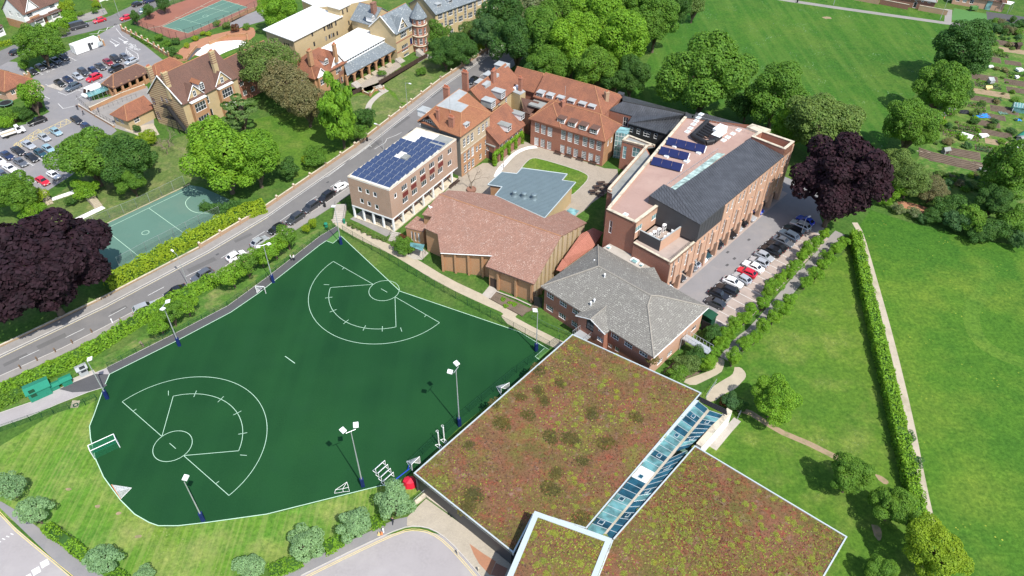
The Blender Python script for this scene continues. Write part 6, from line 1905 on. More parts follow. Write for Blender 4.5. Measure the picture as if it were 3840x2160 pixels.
 ring = [tc + V((R * math.cos(rad(22.5 + 13.8 + 45 * i)), R * math.sin(rad(22.5 + 13.8 + 45 * i)), 0)) for i in range(8)]
 for i in range(8):
  facade(v, ring[i], ring[(i + 1) % 8], 0, 10.8, 'brick_red', [([(0.88, 9.6)], 0.8, 1.2, 2, 2), ([(0.88, 6.6)], 0.95, 1.9, 2, 2), ([(0.88, 3.6)], 0.95, 1.9, 2, 2), ([(0.88, 0.9)], 0.9, 0.9, 2, 1)])
 for zb in (2.0, 5.0, 8.3): MB().lathe(at(tc, zb), [(2.35, 0), (2.5, 0.1), (2.5, 0.3), (2.35, 0.35)], 16).build('string_course', MT['stone'], v)
 top = at(tc, 15.0)
 rg = [at(tc + (p - tc) * 1.18, 10.7) for p in ring]
 MB().slab([[rg[i], rg[(i + 1) % 8], top] for i in range(8)], 0.15).build('tower_roof', MT['roof_slate'], v)
 for st in range(9): MB().box(at(pt('B1700,480', 2), 0) + VA * (0.35 * st) - UA * 0.2, UA * 1.6, VA * 0.36, V((0, 0, 1.9 - 0.2 * st))).build('step', MT['concrete'], v)
 # long yellow range
 w2 = dict(frame='white')
 q = [P2(-33.5, 236.0), P2(-24.6, 228.2), P2(3, 256.2), P2(-6, 264)]
 gs = [([(2.0 + 4.2 * k, 7.4) for k in range(9)], 1.9, 1.7, 3, 2), ([(2.0 + 4.2 * k, 4.4) for k in range(9)], 1.9, 1.8, 3, 2), ([(2.0 + 4.2 * k, 1.4) for k in range(9)], 1.7, 1.7, 2, 2), ([(4.1 + 4.2 * k, 6) for k in range(8)], 1.0, 4.4, 2, 5)]
 ly = house('yellow_range', 'long three-storey yellow brick range with grey slate roof and dormers at the top', q, 9.0, 12.8, 'brick_yellow', 'roof_slate', 1, 0, 0, {1: gs})
 for k in range(8): dormer(ly, q[1].lerp(q[2], (k + 0.6) / 8.3) + V((-0.9, 0.8, 10.0)), nrm2(q[2] - q[1]), 1.7, 1.4, 2.2, 3, 2, 'lead')
north_school()

def top_left_houses():
 U2 = V((0.44, 0.898, 0))
 V2 = V((0.898, -0.44, 0))
 for i, (b, lab, L, wd, wall, rf) in enumerate(((P2(-156.3, 233.2), 'white rendered house with brown roof and big gable near the top left corner', 13, 9.5, 'render', 'roof_brown'),
          (P2(-167.0, 222.4), 'white bay-windowed house with grey-brown roof at the left edge', 9, 8, 'render', 'roof_brown'),
          (P2(-144.0, 257.6), 'white gabled house with arched porch and orange tile hanging', 13, 9, 'render', 'roof_brown'))):
  q = [b - V2 * wd, b, b + U2 * L, b - V2 * wd + U2 * L]
  r = house('house', lab, q, 5.6, 9.6, wall, rf, 1, 0, 0, {0: [([(wd * 0.35, 4.6), (wd * 0.75, 4.6)], 1.4, 1.4, 3, 2)], 1: [([(2.2, 4.4), (L - 2.5, 4.4)], 1.9, 1.4, 4, 2)]})
  MB().box(at(q[0], 0) - U2 * 0.02, V2 * wd, -U2 * 0.06, V((0, 0, 2.6))).build('brick_base', MT['brick_orange'], r)
  for t in (0.2, 0.68):
   c = b + U2 * (L * t + 1.2)
   bay(r, c, U2, 3.2, 1.0, 0, 2.9, 'render', [([(1.6, 1.7)], 2.8, 1.5, 6, 2)], 'roof_brown')
  MB().box(b + U2 * (L * 0.47) + V2 * 0.02, U2 * 1.1, V2 * 0.06, V((0, 0, 2.2))).build('door', MT['brick_red'], r)
  MB().slab([[at(b, 2.95) - V2 * 0.2, at(b, 2.6) + V2 * 1.2, at(b + U2 * L, 2.6) + V2 * 1.2, at(b + U2 * L, 2.95) - V2 * 0.2]], 0.12).build('porch_roof', MT['roof_brown'], r)
  cross_gable(r, b + U2 * 3.4 + V2 * 0.05, U2, 4.2, 5.6, 8.8, 4.5, rf, 'render')
  MB().box(b + U2 * 1.6 + V2 * 0.02 + V((0, 0, 3.0)), U2 * 3.6, V2 * 0.06, V((0, 0, 0.7))).build('tile_hanging', MT['brick_orange'], r)
 # bungalow at the left edge
 q = [S('A', -160, 950), S('A', 90, 1010), S('A', 60, 830), S('A', -160, 760)]
 b = S('A', 95, 985)
 q = [b - V2 * 9, b, b + U2 * 8, b - V2 * 9 + U2 * 8]
 house('bungalow', 'brown brick house with red roof beside the trampoline garden at the left edge', q, 3.6, 6.6, 'brick_pink', 'roof_red', 0, 3, 3, {1: [([(2, 2), (5.5, 2)], 1.2, 1.1, 2, 1)], 0: [([(6, 2)], 1.2, 1.1, 2, 1)]})
 # far right: red cottage, nursery
 q = [S('E', 1440, 55), S('E', 1690, 115), S('E', 1760, 10), S('E', 1500, -40)]
 c = S('E', 1690, 112)
 v = nrm2(S('E', 1690, 112) - S('E', 1445, 70))
 w = V((-v.y, v.x, 0))
 ql = [c - v * 14, c, c + w * 8, c - v * 14 + w * 8]
 r = house('red_cottage', 'low dark red brick cottage with grey roof beyond the playing field', ql, 3.6, 6.0, 'brick_dark', 'flat_grey', 0, 2, 2, {0: [([(1.5 + 2.1 * k, 2.8) for k in range(6)], 0.8, 0.5, 1, 1), ([(8, 1.2)], 1.0, 2.0, 1, 1, dict(glass='black_paint'))]})
 cross_gable(r, c - v * 6, v, 4.0, 3.6, 5.2, 3.5, 'flat_grey', 'brick_dark')
 c = S('E', 2360, 118)
 ql = [c - v * 16, c, c + w * 9, c - v * 16 + w * 9]
 r = house('nursery', 'nursery building with brown tiled roofs and tall glazed gable at the top right', ql, 3.6, 6.8, 'brick_pink', 'roof_brown', 0, 0, 3, {0: [([(1.5 + 2.2 * k, 1.8) for k in range(3)], 1.2, 1.4, 2, 2)]})
 cross_gable(r, c - v * 4.6 - w * 0.1, v, 6.2, 3.4, 7.6, 6.0, 'roof_brown', 'brick_pink', 'timber_dark')
 MB().box(c - v * 5.4 - w * 0.2, v * 1.6, w * 0.08, V((0, 0, 5.4))).build('tall_window', MT['glass_teal'], r)
 sh_ = thing('shade_sail', 'white shade sail over the dark nursery yard', 'shade sail', S('E', 2430, 60))
 a = [pt(s, 3.2) for s in ('E2370,30', 'E2450,45', 'E2485,20', 'E2400,5')]
 MB().slab([a], 0.04).build('canopy', MT['white'], sh_)
 for p in a: MB().tube(at(p, 0), p, 0.06, 6).build('pole', MT['grey_metal'], sh_)
 sw = thing('play_house', 'small green play frame on the nursery lawn', 'play frame', S('E', 2080, 105))
 MB().cb(S('E', 2080, 105) + V((0, 0, 0.7)), 2.4, 1.4, 0.9, 0.2).build('panel', MT['turf_light'], sw)
 for dx in (-1, 1):
  for dy in (-0.5, 0.5): MB().tube(S('E', 2080, 105) + V((dx, dy, 0)), S('E', 2080, 105) + V((dx, dy, 2.0)), 0.07, 5).build('post', MT['court_green'], sw)
 for i, (s0, s1, lab) in enumerate((('E930,0', 'E1170,45', 'brick garden wall at the far edge of the park path, left section'), ('E1175,40', 'E1450,95', 'brown timber and brick garden wall running up to the red cottage'), ('E1550,100', 'E1825,150', 'long low brick wall in front of the red cottage'))):
  a, b = pt(s0), pt(s1)
  d = nrm2(b - a)
  t = thing('garden_wall', lab, 'wall', a)
  MB().box(a, b - a, V((-d.y, d.x, 0)) * 0.25, V((0, 0, 1.7))).build('wall', MT['brick_wall' if i != 1 else 'brick_dark'], t)
  MB().box(a + V((0, 0, 1.7)) - V((-d.y, d.x, 0)) * 0.05, b - a, V((-d.y, d.x, 0)) * 0.35, V((0, 0, 0.1))).build('coping', MT['stone'], t)
top_left_houses()

# ================================================================ VEGETATION
def rnd_dir(rg, up=0.0):
 while 1:
  x, y, z = rg.uniform(-1, 1), rg.uniform(-1, 1), rg.uniform(-1, 1)
  d = math.sqrt(x * x + y * y + z * z)
  if 0.05 < d <= 1: return x / d, y / d, z / d
def quad(vs, fs, c, n, s, rg, asp=1.0, droop=0.0):
 nx, ny, nz = n
 tx, ty, tz = rg.uniform(-1, 1), rg.uniform(-1, 1), rg.uniform(-1, 1) - droop
 d = tx * nx + ty * ny + tz * nz
 tx, ty, tz = tx - d * nx, ty - d * ny, tz - d * nz
 l = math.sqrt(tx * tx + ty * ty + tz * tz) or 1
 tx, ty, tz = tx / l * s * asp, ty / l * s * asp, tz / l * s * asp
 bx, by, bz = (ny * tz - nz * ty) / asp, (nz * tx - nx * tz) / asp, (nx * ty - ny * tx) / asp
 i = len(vs)
 x, y, z = c
 vs += [(x - tx - bx, y - ty - by, z - tz - bz), (x + tx * 0.3 - bx, y + ty * 0.3 - by, z + tz * 0.3 - bz), (x + tx, y + ty, z + tz), (x + tx * 0.3 + bx, y + ty * 0.3 + by, z + tz * 0.3 + bz), (x - tx + bx, y - ty + by, z - tz + bz)]
 fs.append([i, i + 1, i + 2, i + 3, i + 4])
def crown(R, n, size, seed, lobes=30, lr=(0.24, 0.42), shell=(0.5, 0.78), vr=1.0, asp=1.1, droop=0.0, inner=0.12, flat=0.0):
 rg = random.Random(seed)
 L = []
 for i in range(lobes):
  d = rnd_dir(rg)
  if d[2] < -0.55: d = (d[0], d[1], -d[2])
  k = rg.uniform(*shell) * (1 + 0.16 * math.sin(2.3 * math.atan2(d[1], d[0]) + seed) + 0.08 * math.sin(5 * d[2] + seed))
  r = rg.uniform(*lr)
  if d[2] < -0.1: k *= 0.85
  L.append((d[0] * k * R, d[1] * k * R, d[2] * k * R * vr, r * R))
 L.append((0, 0, 0.1 * R, 0.55 * R))
 wt = [l[3] ** 2 for l in L]
 vs, fs = [], []
 cnt = 0
 while cnt < n:
  x, y, z, r = rg.choices(L, wt)[0]
  d = rnd_dir(rg)
  if d[2] < -0.35 and rg.random() < 0.6: continue
  k = r * (rg.uniform(0.86, 1.08) if rg.random() > inner else rg.uniform(0.3, 0.9))
  px, py, pz = x + d[0] * k, y + d[1] * k, z + d[2] * k * (1 - flat)
  if any((px - a) ** 2 + (py - b) ** 2 + (pz - c) ** 2 < (e * 0.72) ** 2 for a, b, c, e in L): continue
  nx, ny, nz = d[0] + rg.gauss(0, 0.45), d[1] + rg.gauss(0, 0.45), d[2] + 0.35 + rg.gauss(0, 0.45)
  l = math.sqrt(nx * nx + ny * ny + nz * nz) or 1
  quad(vs, fs, (px, py, pz), (nx / l, ny / l, nz / l), size * rg.uniform(0.65, 1.25), rg, asp, droop)
  cnt += 1
 me = bpy.data.meshes.new('crown')
 me.from_pydata(vs, [], fs)
 me.materials.append(MT['leaf_mid'])
 return me
def branches(seed, R, H, depth_=4, r0=0.22, spread=0.75):
 rg = random.Random(seed)
 m = MB()
 def go(p, d, l, r, k):
  q = p + d * l
  m.tube(p, q, r, 5 if r > 0.05 else 3, r * 0.7, False)
  if k == 0: return
  for _ in range(rg.choice((2, 3, 3)) if k > 1 else 3):
   e = (d + V(rnd_dir(rg)) * spread).normalized()
   go(q, e, l * rg.uniform(0.62, 0.85), r * 0.62, k - 1)
 go(V((0, 0, 0)), V((0, 0, 1)), H * 0.3, r0, depth_)
 return m
PROTO = {}
for i in range(4): PROTO['L%d' % i] = (8.0, crown(8, 21000, 0.155, 20 + i, 66 + 8 * i, (0.13, 0.33), (0.42, 0.86)))
for i in range(2): PROTO['C%d' % i] = (8.0, crown(8, 17000, 0.19, 40 + i, 70, (0.12, 0.3), (0.5, 0.86), 1.0, 1.7, 0.9))
for i in range(3): PROTO['M%d' % i] = (3.5, crown(3.5, 5200, 0.105, 50 + i, 36, (0.16, 0.36), (0.45, 0.84)))
for i in range(2): PROTO['S%d' % i] = (1.2, crown(1.2, 800, 0.085, 60 + i, 12, (0.3, 0.5)))
PROTO['O0'] = (8.0, crown(8, 13000, 0.15, 70, 70, (0.16, 0.3), (0.45, 0.85), 1.0, 1.0, 0.2, 0.25))   # open, airy
PROTO['D0'] = (4.5, crown(4.5, 3600, 0.13, 80, 26, (0.2, 0.34), (0.35, 0.9), 0.8, 2.0, 0.0, 0.1, 0.8))      # tiers (cedar)
PROTO['B0'] = (4.5, crown(4.5, 6000, 0.15, 90, 40, (0.16, 0.28), (0.35, 0.9), 1.5, 1.9, 1.6))       # drooping birch
def trunk_mesh(seed):
 rg = random.Random(seed)
 m = MB()
 m.tube((0, 0, -0.02), (0, 0, 0.14), 1.5, 8, 1.05, False).tube((0, 0, 0.14), (0, 0, 0.95), 1.05, 8, 0.45, False)
 for i in range(7):
  a = i * 0.9 + rg.uniform(-0.3, 0.3)
  z = rg.uniform(0.45, 0.8)
  l = rg.uniform(5, 9)
  m.tube((0, 0, z), (math.cos(a) * l, math.sin(a) * l, z + rg.uniform(0.25, 0.5)), 0.5, 5, 0.12, False)
 return m.mesh('trunk', uv=False)
TRUNKS = [trunk_mesh(s) for s in (1, 2, 3)]
for t in TRUNKS: t.materials.append(MT['bark'])
TN = [0]
def tree(x, y, rpx, proto, mat, label, vr=0.85, base=1.4, name='tree', cat='tree', k='W', group=None, R=None, sx=1.0, trunk=True):
 z0 = 6.0 if R is None else 2.0
 for _ in range(3):
  p = S(k, x, y, z0)
  Rm = R if R is not None else rpx * mpp(p) * (1.0 if k == 'W' else 0.5787)
  z0 = Rm * vr + base
 hc = z0
 p = S(k, x, y, hc)
 g0 = V((p.x, p.y, 0))
 t = thing(name, label, cat, g0, group)
 R0, me = PROTO[proto]
 s = Rm / R0
 TN[0] += 1
 rg = random.Random(TN[0] * 7 + 1)
 instance('crown' if cat == 'tree' else 'foliage', me, t, [MT[mat]], Matrix.Translation(V((0, 0, hc))) @ Matrix.Rotation(rg.uniform(0, 6.28), 4, 'Z') @ Matrix.Diagonal((s * sx, s, s * vr, 1)))
 if trunk: instance('trunk', TRUNKS[TN[0] % 3], t, [MT['bark']], Matrix.Rotation(rg.uniform(0, 6.28), 4, 'Z') @ Matrix.Diagonal((Rm * 0.042 + 0.03, Rm * 0.042 + 0.03, hc, 1)))
 return t
def shrub(x, y, rpx, mat, label, vr=0.8, k='W', proto=None, group=None, name='shrub', R=None):
 return tree(x, y, rpx, proto or ('M%d' % (TN[0] % 3)), mat, label, vr, -0.15, name, 'shrub', k, group, R, 1.0, False)
def leafmass(ps, w, h, dens, size, seed, z0=0.0, lump=0.25):
 """leaf-covered bank along a polyline; returns mesh builder data"""
 rg = random.Random(seed)
 vs, fs = [], []
 for a, b in zip(ps, ps[1:]):
  L = (b - a).length
  u = nrm2(b - a)
  n = V((-u.y, u.x, 0))
  N = int(L * (w + 2 * h) * dens)
  for _ in range(N):
   t = rg.uniform(-0.15, L + 0.15)
   q = rg.uniform(0, w + 2 * h)
   if q < h: off, z, nn = -w / 2, q, (-n.x, -n.y, 0.25)
   elif q < h + w: off, z, nn = q - h - w / 2, h, (0, 0, 1)
   else: off, z, nn = w / 2, q - h - w, (n.x, n.y, 0.25)
   p = a + u * t
   wob = lump * (math.sin(p.x * 1.7 + p.y * 0.9 + seed) + math.sin(p.y * 1.9 - p.x * 0.6)) * 0.5
   zz = z0 + max(0.03, z + (wob if z > h * 0.8 else 0) + rg.gauss(0, 0.07))
   c = (p.x + n.x * (off + rg.gauss(0, 0.08)) * (1 + wob * 0.3), p.y + n.y * (off + rg.gauss(0, 0.08)) * (1 + wob * 0.3), zz)
   m = (nn[0] + rg.gauss(0, 0.5), nn[1] + rg.gauss(0, 0.5), nn[2] + 0.2 + rg.gauss(0, 0.5))
   l = math.sqrt(sum(v * v for v in m)) or 1
   quad(vs, fs, c, (m[0] / l, m[1] / l, m[2] / l), size * rg.uniform(0.6, 1.3), rg)
 return vs, fs
def hedge(ps, w, h, mat, label, dens=26, size=0.13, zpx=0.0, name='hedge', lump=0.3):
 if isinstance(ps, str): ps = [at(p, 0) for p in pts(ps, zpx)]
 t = thing(name, label, 'hedge', ps[0])
 vs, fs = leafmass(ps, w, h, dens, size, int(ps[0].x * 10), 0, lump)
 m = MB()
 m.v, m.f = vs, fs
 m.build('foliage', MT[mat], t, uv=False)
 core = MB()
 l, r = offs(ps, w * 0.4), offs(ps, -w * 0.4)
 for i in range(len(ps) - 1): core.prism([r[i], r[i + 1], l[i + 1], l[i]], 0, h * 0.86)
 core.build('inner_core', MT['leaf_dark'], t, uv=False)  # solid dark green filler block inside the leaf shell
 return t

ORD = 'first second third fourth fifth sixth seventh eighth ninth tenth eleventh twelfth thirteenth fourteenth'.split()
# big trees, left and centre
tree(100, 690, 168, 'C0', 'leaf_copper', 'huge dark purple copper beech at the left edge by the road', 0.85, 0.0, 'copper_beech')
tree(2112, 462, 116, 'C1', 'leaf_copper', 'dark purple copper beech right of the salmon brick block', 0.95, 2.0, 'copper_beech')
tree(225, 395, 88, 'L0', 'leaf_mid', 'broad mid-green tree between the car park and the green ball court', 0.8)
tree(320, 410, 74, 'L1', 'leaf_dark', 'darker green right half of the tree pair above the ball court', 0.85)
tree(330, 455, 40, 'L2', 'leaf_mid', 'smaller bushy tree at the foot of the pair above the ball court', 0.8)
tree(560, 400, 104, 'L2', 'leaf_bright', 'big bright green maple at the end of the ball court', 0.85)
tree(640, 400, 78, 'L3', 'leaf_bright', 'bright green tree merged to the right of the big maple', 0.9)
tree(603, 285, 48, 'D0', 'leaf_cedar', 'pale layered cedar in front of the villa bay windows', 1.2, 1.0, 'cedar_tree')
tree(672, 170, 74, 'O0', 'leaf_olive', 'airy olive-green tree between the villa wing and the red house', 0.95)
tree(715, 215, 68, 'O0', 'leaf_bronze', 'brownish olive tree in front of the red house', 0.85)
tree(770, 260, 66, 'O0', 'leaf_bronze', 'spreading bronze-leaved tree on the school lawn', 0.8)
tree(855, 300, 56, 'B0', 'leaf_bright', 'drooping bright green birch by the roadside wall', 1.4, 0.6, 'birch_tree')
tree(920, 300, 30, 'M0', 'leaf_dark', 'small dark evergreen right of the birch', 0.9, 0.2)
tree(897, 335, 28, 'M1', 'leaf_mid', 'round green bush-like tree at the foot of the birch', 0.9, 0.2)
tree(700, 25, 50, 'L0', 'leaf_bright', 'bright green tree between the tennis court and the white roofs', 1.0)
tree(1105, 85, 30, 'M2', 'leaf_mid', 'round green tree beside the octagonal tower', 1.1)
tree(1120, 138, 44, 'L1', 'leaf_dark', 'dark yew on the left of the group by the roadside wall', 0.85, 0.4, 'yew_tree')
tree(1162, 128, 44, 'L3', 'leaf_dark', 'dark yew on the right of the group by the roadside wall', 0.85, 0.4, 'yew_tree')
tree(1225, 85, 42, 'L2', 'leaf_blue', 'blue-green tree in front of the long yellow range', 1.0)
tree(1185, 75, 26, 'M1', 'leaf_olive', 'small loose tree below the long yellow range', 1.0)
shrub(1203, 120, 16, 'leaf_lime', 'yellow-green shrub beside the yews')
tree(100, 112, 54, 'L0', 'leaf_mid', 'round green tree beside the white cabin', 0.95)
tree(78, 245, 34, 'M0', 'leaf_bright', 'bright round tree on the corner by the trampoline garden', 1.1)
tree(40, 490, 62, 'L1', 'leaf_mid', 'green tree above the left copper beech', 0.8)
tree(80, 530, 32, 'M2', 'leaf_bright', 'pale bushy tree tucked against the left copper beech', 0.9, 0.3)
shrub(85, 500, 30, 'leaf_lime', 'lime shrub beside the car park steps')
shrub(215, 478, 34, 'leaf_bright', 'bright shrub under the tree pair by the steps')
shrub(180, 507, 17, 'leaf_dark', 'lone dark shrub on the bank between two flights of steps')
shrub(375, 405, 18, 'leaf_dark', 'small dark conifer on the bank above the ball court')
shrub(370, 348, 27, 'leaf_lime', 'lime-green shrub below the garden room')
shrub(345, 325, 12, 'leaf_dark', 'dark clump against the garden room wall')
shrub(795, 395, 34, 'leaf_mid', 'green shrub mass inside the roadside wall')
shrub(775, 402, 20, 'leaf_lime', 'yellow-green shrub at the left of the roadside shrub mass')
shrub(725, 430, 34, 'leaf_dark', 'dark shrubs between the maple and the roadside wall')
shrub(960, 185, 12, 'leaf_mid', 'small green bush at the arcade steps', R=1.3)
shrub(1060, 180, 14, 'leaf_mid', 'green bush at the foot of the tower steps')
tree(990, 215, 20, 'M2', 'leaf_blue', 'young bluish tree at the end of the arcade', 1.0, 0.2) if False else None
tree(520, 30, 17, 'M0', 'leaf_mid', 'first small street tree beside the tennis court', 1.2, 0.5) if False else None
for i, (x, y, r, lab) in enumerate(((340, 45, 14, 'leftmost'), (372, 28, 15, 'second'), (410, 10, 18, 'third'))):
 tree(x, y, r, 'M%d' % i, 'leaf_dark', '%s small street tree along the tennis court corner' % lab, 1.2, 0.5)
for i, (x, y, r, m, lab) in enumerate(((165, 22, 22, 'leaf_lime', 'yellow shrub in front of the white gabled house'), (172, 38, 18, 'leaf_bright', 'green topiary shrub below the yellow shrub'), (241, 12, 12, 'leaf_lime', 'yellow-green bush by the street corner'), (238, 28, 10, 'leaf_mid', 'round box bush by the street corner'), (202, 36, 8, 'leaf_mid', 'small clipped ball bush by the arched porch'),
         (160, 80, 14, 'leaf_olive', 'scrubby bush beside the parked black van'), (60, 165, 16, 'leaf_mid', 'low bush at the car park entrance'), (20, 290, 26, 'leaf_mid', 'garden bushes behind the dark fence'), (55, 285, 24, 'leaf_dark', 'dark garden bushes behind the dark fence'), (15, 312, 24, 'leaf_bright', 'bright garden bush at the left edge'))):
 shrub(x, y, r, m, lab)
# garden shrubs round the terracotta path
for i, (x, y, r, m) in enumerate(((545, 60, 10, 'leaf_mid'), (525, 85, 8, 'leaf_lime'), (510, 85, 8, 'leaf_lime'), (490, 97, 9, 'leaf_lime'), (470, 115, 8, 'leaf_lime'), (435, 130, 16, 'leaf_dark'), (450, 145, 10, 'leaf_mid'), (590, 72, 13, 'red_flower'), (570, 65, 12, 'leaf_olive'), (420, 110, 12, 'leaf_mid'), (400, 95, 12, 'leaf_mid'), (440, 105, 12, 'leaf_dark'), (620, 68, 10, 'leaf_mid'))):
 shrub(x, y, r, m, '%s garden shrub in the planted beds round the terracotta terrace' % ORD[i], group='terrace bed shrubs', proto='S%d' % (i % 2))
# woodland
wood = [(1262, 40, 62, 'L1', 'leaf_dark'), (1340, 28, 62, 'O0', 'leaf_white'), (1418, 40, 66, 'L0', 'leaf_mid'), (1300, 110, 64, 'L2', 'leaf_dark'), (1370, 100, 72, 'L3', 'leaf_mid'), (1440, 120, 76, 'L1', 'leaf_bright'), (1385, 165, 54, 'L0', 'leaf_mid'), (1505, 55, 78, 'L2', 'leaf_bright'), (1560, 110, 84, 'L3', 'leaf_bright'), (1585, 25, 74, 'L0', 'leaf_mid'), (1650, 60, 62, 'L1', 'leaf_mid'), (1500, 170, 60, 'L0', 'leaf_mid'), (1590, 190, 48, 'L2', 'leaf_dark'), (1545, 205, 34, 'M1', 'leaf_dark'), (1700, 20, 44, 'L3', 'leaf_dark'), (1745, 15, 30, 'M2', 'leaf_olive'), (1340, 190, 36, 'M0', 'leaf_dark'), (1455, 5, 60, 'L1', 'leaf_mid')]
wl = ['dark tree over the road at the left edge of the wood', 'pale blossoming tree on the left side of the wood', 'mid-green tree behind the pale blossoming tree', 'dark tree leaning over the shaded road', 'mid-green tree at the front left of the wood', 'tall bright tree at the front centre of the wood', 'low green tree behind the clay-tiled dormers', 'bright crown in the middle back of the wood', 'broadest bright crown at the right front of the wood', 'green crown at the top of the wood', 'green tree at the right shoulder of the wood', 'green tree above the attic block roof', 'dark low tree at the lower right of the wood', 'dark undergrowth tree behind the attic block chimney', 'dark tree at the far right of the wood', 'small olive tree at the top right tip of the wood', 'dark undergrowth at the left foot of the wood', 'green crown cut by the top edge above the wood']
for i, (x, y, r, p, m) in enumerate(wood): tree(x, y, r, p, m, wl[i], 0.95, 2.0)
tree(1772, 195, 118, 'L0', 'leaf_mid', 'large round green tree standing alone behind the black-clad block', 0.85, 1.5)
tree(1955, 240, 84, 'L2', 'leaf_mid', 'green tree to the right of the large round tree', 0.9, 1.5)
tree(2070, 325, 98, 'L3', 'leaf_olive', 'yellowish-green tree above the right copper beech', 0.8, 1.5)
tree(1985, 330, 50, 'L1', 'leaf_bright', 'bright tree squeezed beside the end of the salmon brick block', 0.9, 1.0)
tree(1880, 270, 44, 'M1', 'leaf_dark', 'dark bush-like tree behind the flat roof hatches', 0.9, 0.3)
tree(2425, 135, 84, 'L1', 'leaf_dark', 'dark spreading tree at the top of the allotment row', 0.85, 1.2)
tree(2368, 228, 70, 'L2', 'leaf_mid', 'middle tree of the allotment row casting shade on the field', 0.9, 1.2)
tree(2408, 235, 44, 'L0', 'leaf_dark', 'darker tree half hidden behind the middle allotment row tree', 0.9, 1.0)
tree(2293, 320, 68, 'L3', 'leaf_mid', 'lowest tree of the allotment row nearest the copper beech', 0.95, 1.2)
tree(2245, 415, 52, 'L0', 'leaf_olive', 'grey-green tree touching the right side of the copper beech', 0.9, 0.6)
tree(2290, 455, 56, 'O0', 'leaf_olive', 'loose olive tree below the long soil plot', 0.85, 0.4)
tree(2250, 480, 30, 'M1', 'leaf_bright', 'bright bush-like tree below the grey-green tree', 0.9, 0.2)
tree(2345, 480, 42, 'O0', 'leaf_bronze', 'half-bare brownish tree at the bottom of the allotments', 0.8, 0.2)
tree(2540, 440, 78, 'L1', 'leaf_mid', 'tall green tree at the right edge below the allotments', 0.95, 1.0)
tree(2500, 510, 46, 'L2', 'leaf_dark', 'dark tree in the thicket at the right edge', 0.85, 0.4)
for i, (x, y, r, m) in enumerate(((2385, 520, 40, 'leaf_dark'), (2440, 555, 44, 'leaf_mid'), (2500, 580, 40, 'leaf_dark'), (2555, 560, 48, 'leaf_mid'), (2400, 560, 34, 'leaf_blue'), (2345, 545, 26, 'leaf_dark'), (2460, 590, 30, 'leaf_dark'), (2560, 605, 30, 'leaf_blue'), (2300, 535, 18, 'leaf_white'), (2260, 525, 18, 'leaf_white'), (2320, 552, 16, 'leaf_blue'), (2225, 505, 20, 'leaf_bright'))):
 shrub(x, y, r, m, '%s shrub of the dense thicket along the top of the meadow' % ORD[i], group='meadow thicket shrubs')
# lawn trees
tree(1950, 1005, 64, 'L2', 'leaf_bright', 'round bright tree on the lawn above the worn path', 0.85, 1.2)
tree(2140, 1198, 58, 'L1', 'leaf_mid', 'round dark green tree at the end of the worn path', 0.85, 1.2)
tree(2247, 1272, 56, 'L0', 'leaf_mid', 'green tree against the hedge in the lower lawn', 0.85, 1.0)
tree(2345, 1392, 84, 'L3', 'leaf_lime', 'yellow-green tree at the bottom right beside the meadow', 0.85, 1.0)
tree(2220, 1440, 46, 'L2', 'leaf_mid', 'shaded green tree at the bottom edge left of the yellow-green tree', 0.8, 0.6)
tree(1985, 1340, 30, 'M1', 'leaf_mid', 'x') if False else None
shrub(2030, 1420, 30, 'leaf_mid', 'low dark shrub beside the sedum roof corner')
# pale rowans along the forecourt
for x, y, r, lab in ((22, 1222, 40, 'pale grey-green tree at the left edge below the lawn'), (84, 1288, 43, 'pale grey-green tree beside the double yellow lines'), (258, 1412, 45, 'pale grey-green tree above the left hedge strip end'), (362, 1446, 26, 'small pale tree cut by the bottom edge'), (633, 1432, 42, 'pale tree at the bottom edge left of the turning circle'), (770, 1368, 50, 'pale tree above the turning circle, middle of the three'), (893, 1318, 46, 'pale tree right of the middle one above the turning circle'), (992, 1262, 50, 'largest pale tree beside the red cover and railing')):
 tree(x, y, r, 'M%d' % (x % 3), 'leaf_pale', lab, 0.9, 0.8, 'whitebeam_tree')
# trees between road and pitch
for i, (x, y, r, lab) in enumerate(((722, 598, 32, 'right-most round street tree above the pitch corner'), (690, 622, 32, 'second street tree from the pitch corner'), (655, 642, 32, 'third street tree from the pitch corner'), (620, 668, 32, 'fourth street tree from the pitch corner'), (582, 692, 36, 'fifth street tree from the pitch corner, nearest the lacrosse goal'), (468, 768, 30, 'street tree above the floodlight with twin heads, right one'), (432, 792, 32, 'street tree beside the left twin floodlight'), (400, 815, 30, 'lowest street tree in the row beside the pitch'))):
 tree(x, y, r, 'M%d' % (i % 3), 'leaf_bright' if i % 3 else 'leaf_mid', lab, 0.85, 0.9)
for x, y, r, lab in ((788, 565, 11, 'slim climbing shrub by the pitch corner, upper one'), (770, 577, 10, 'slim climbing shrub by the pitch corner, lower one')):
 shrub(x, y, r, 'leaf_lime', lab, 1.6)
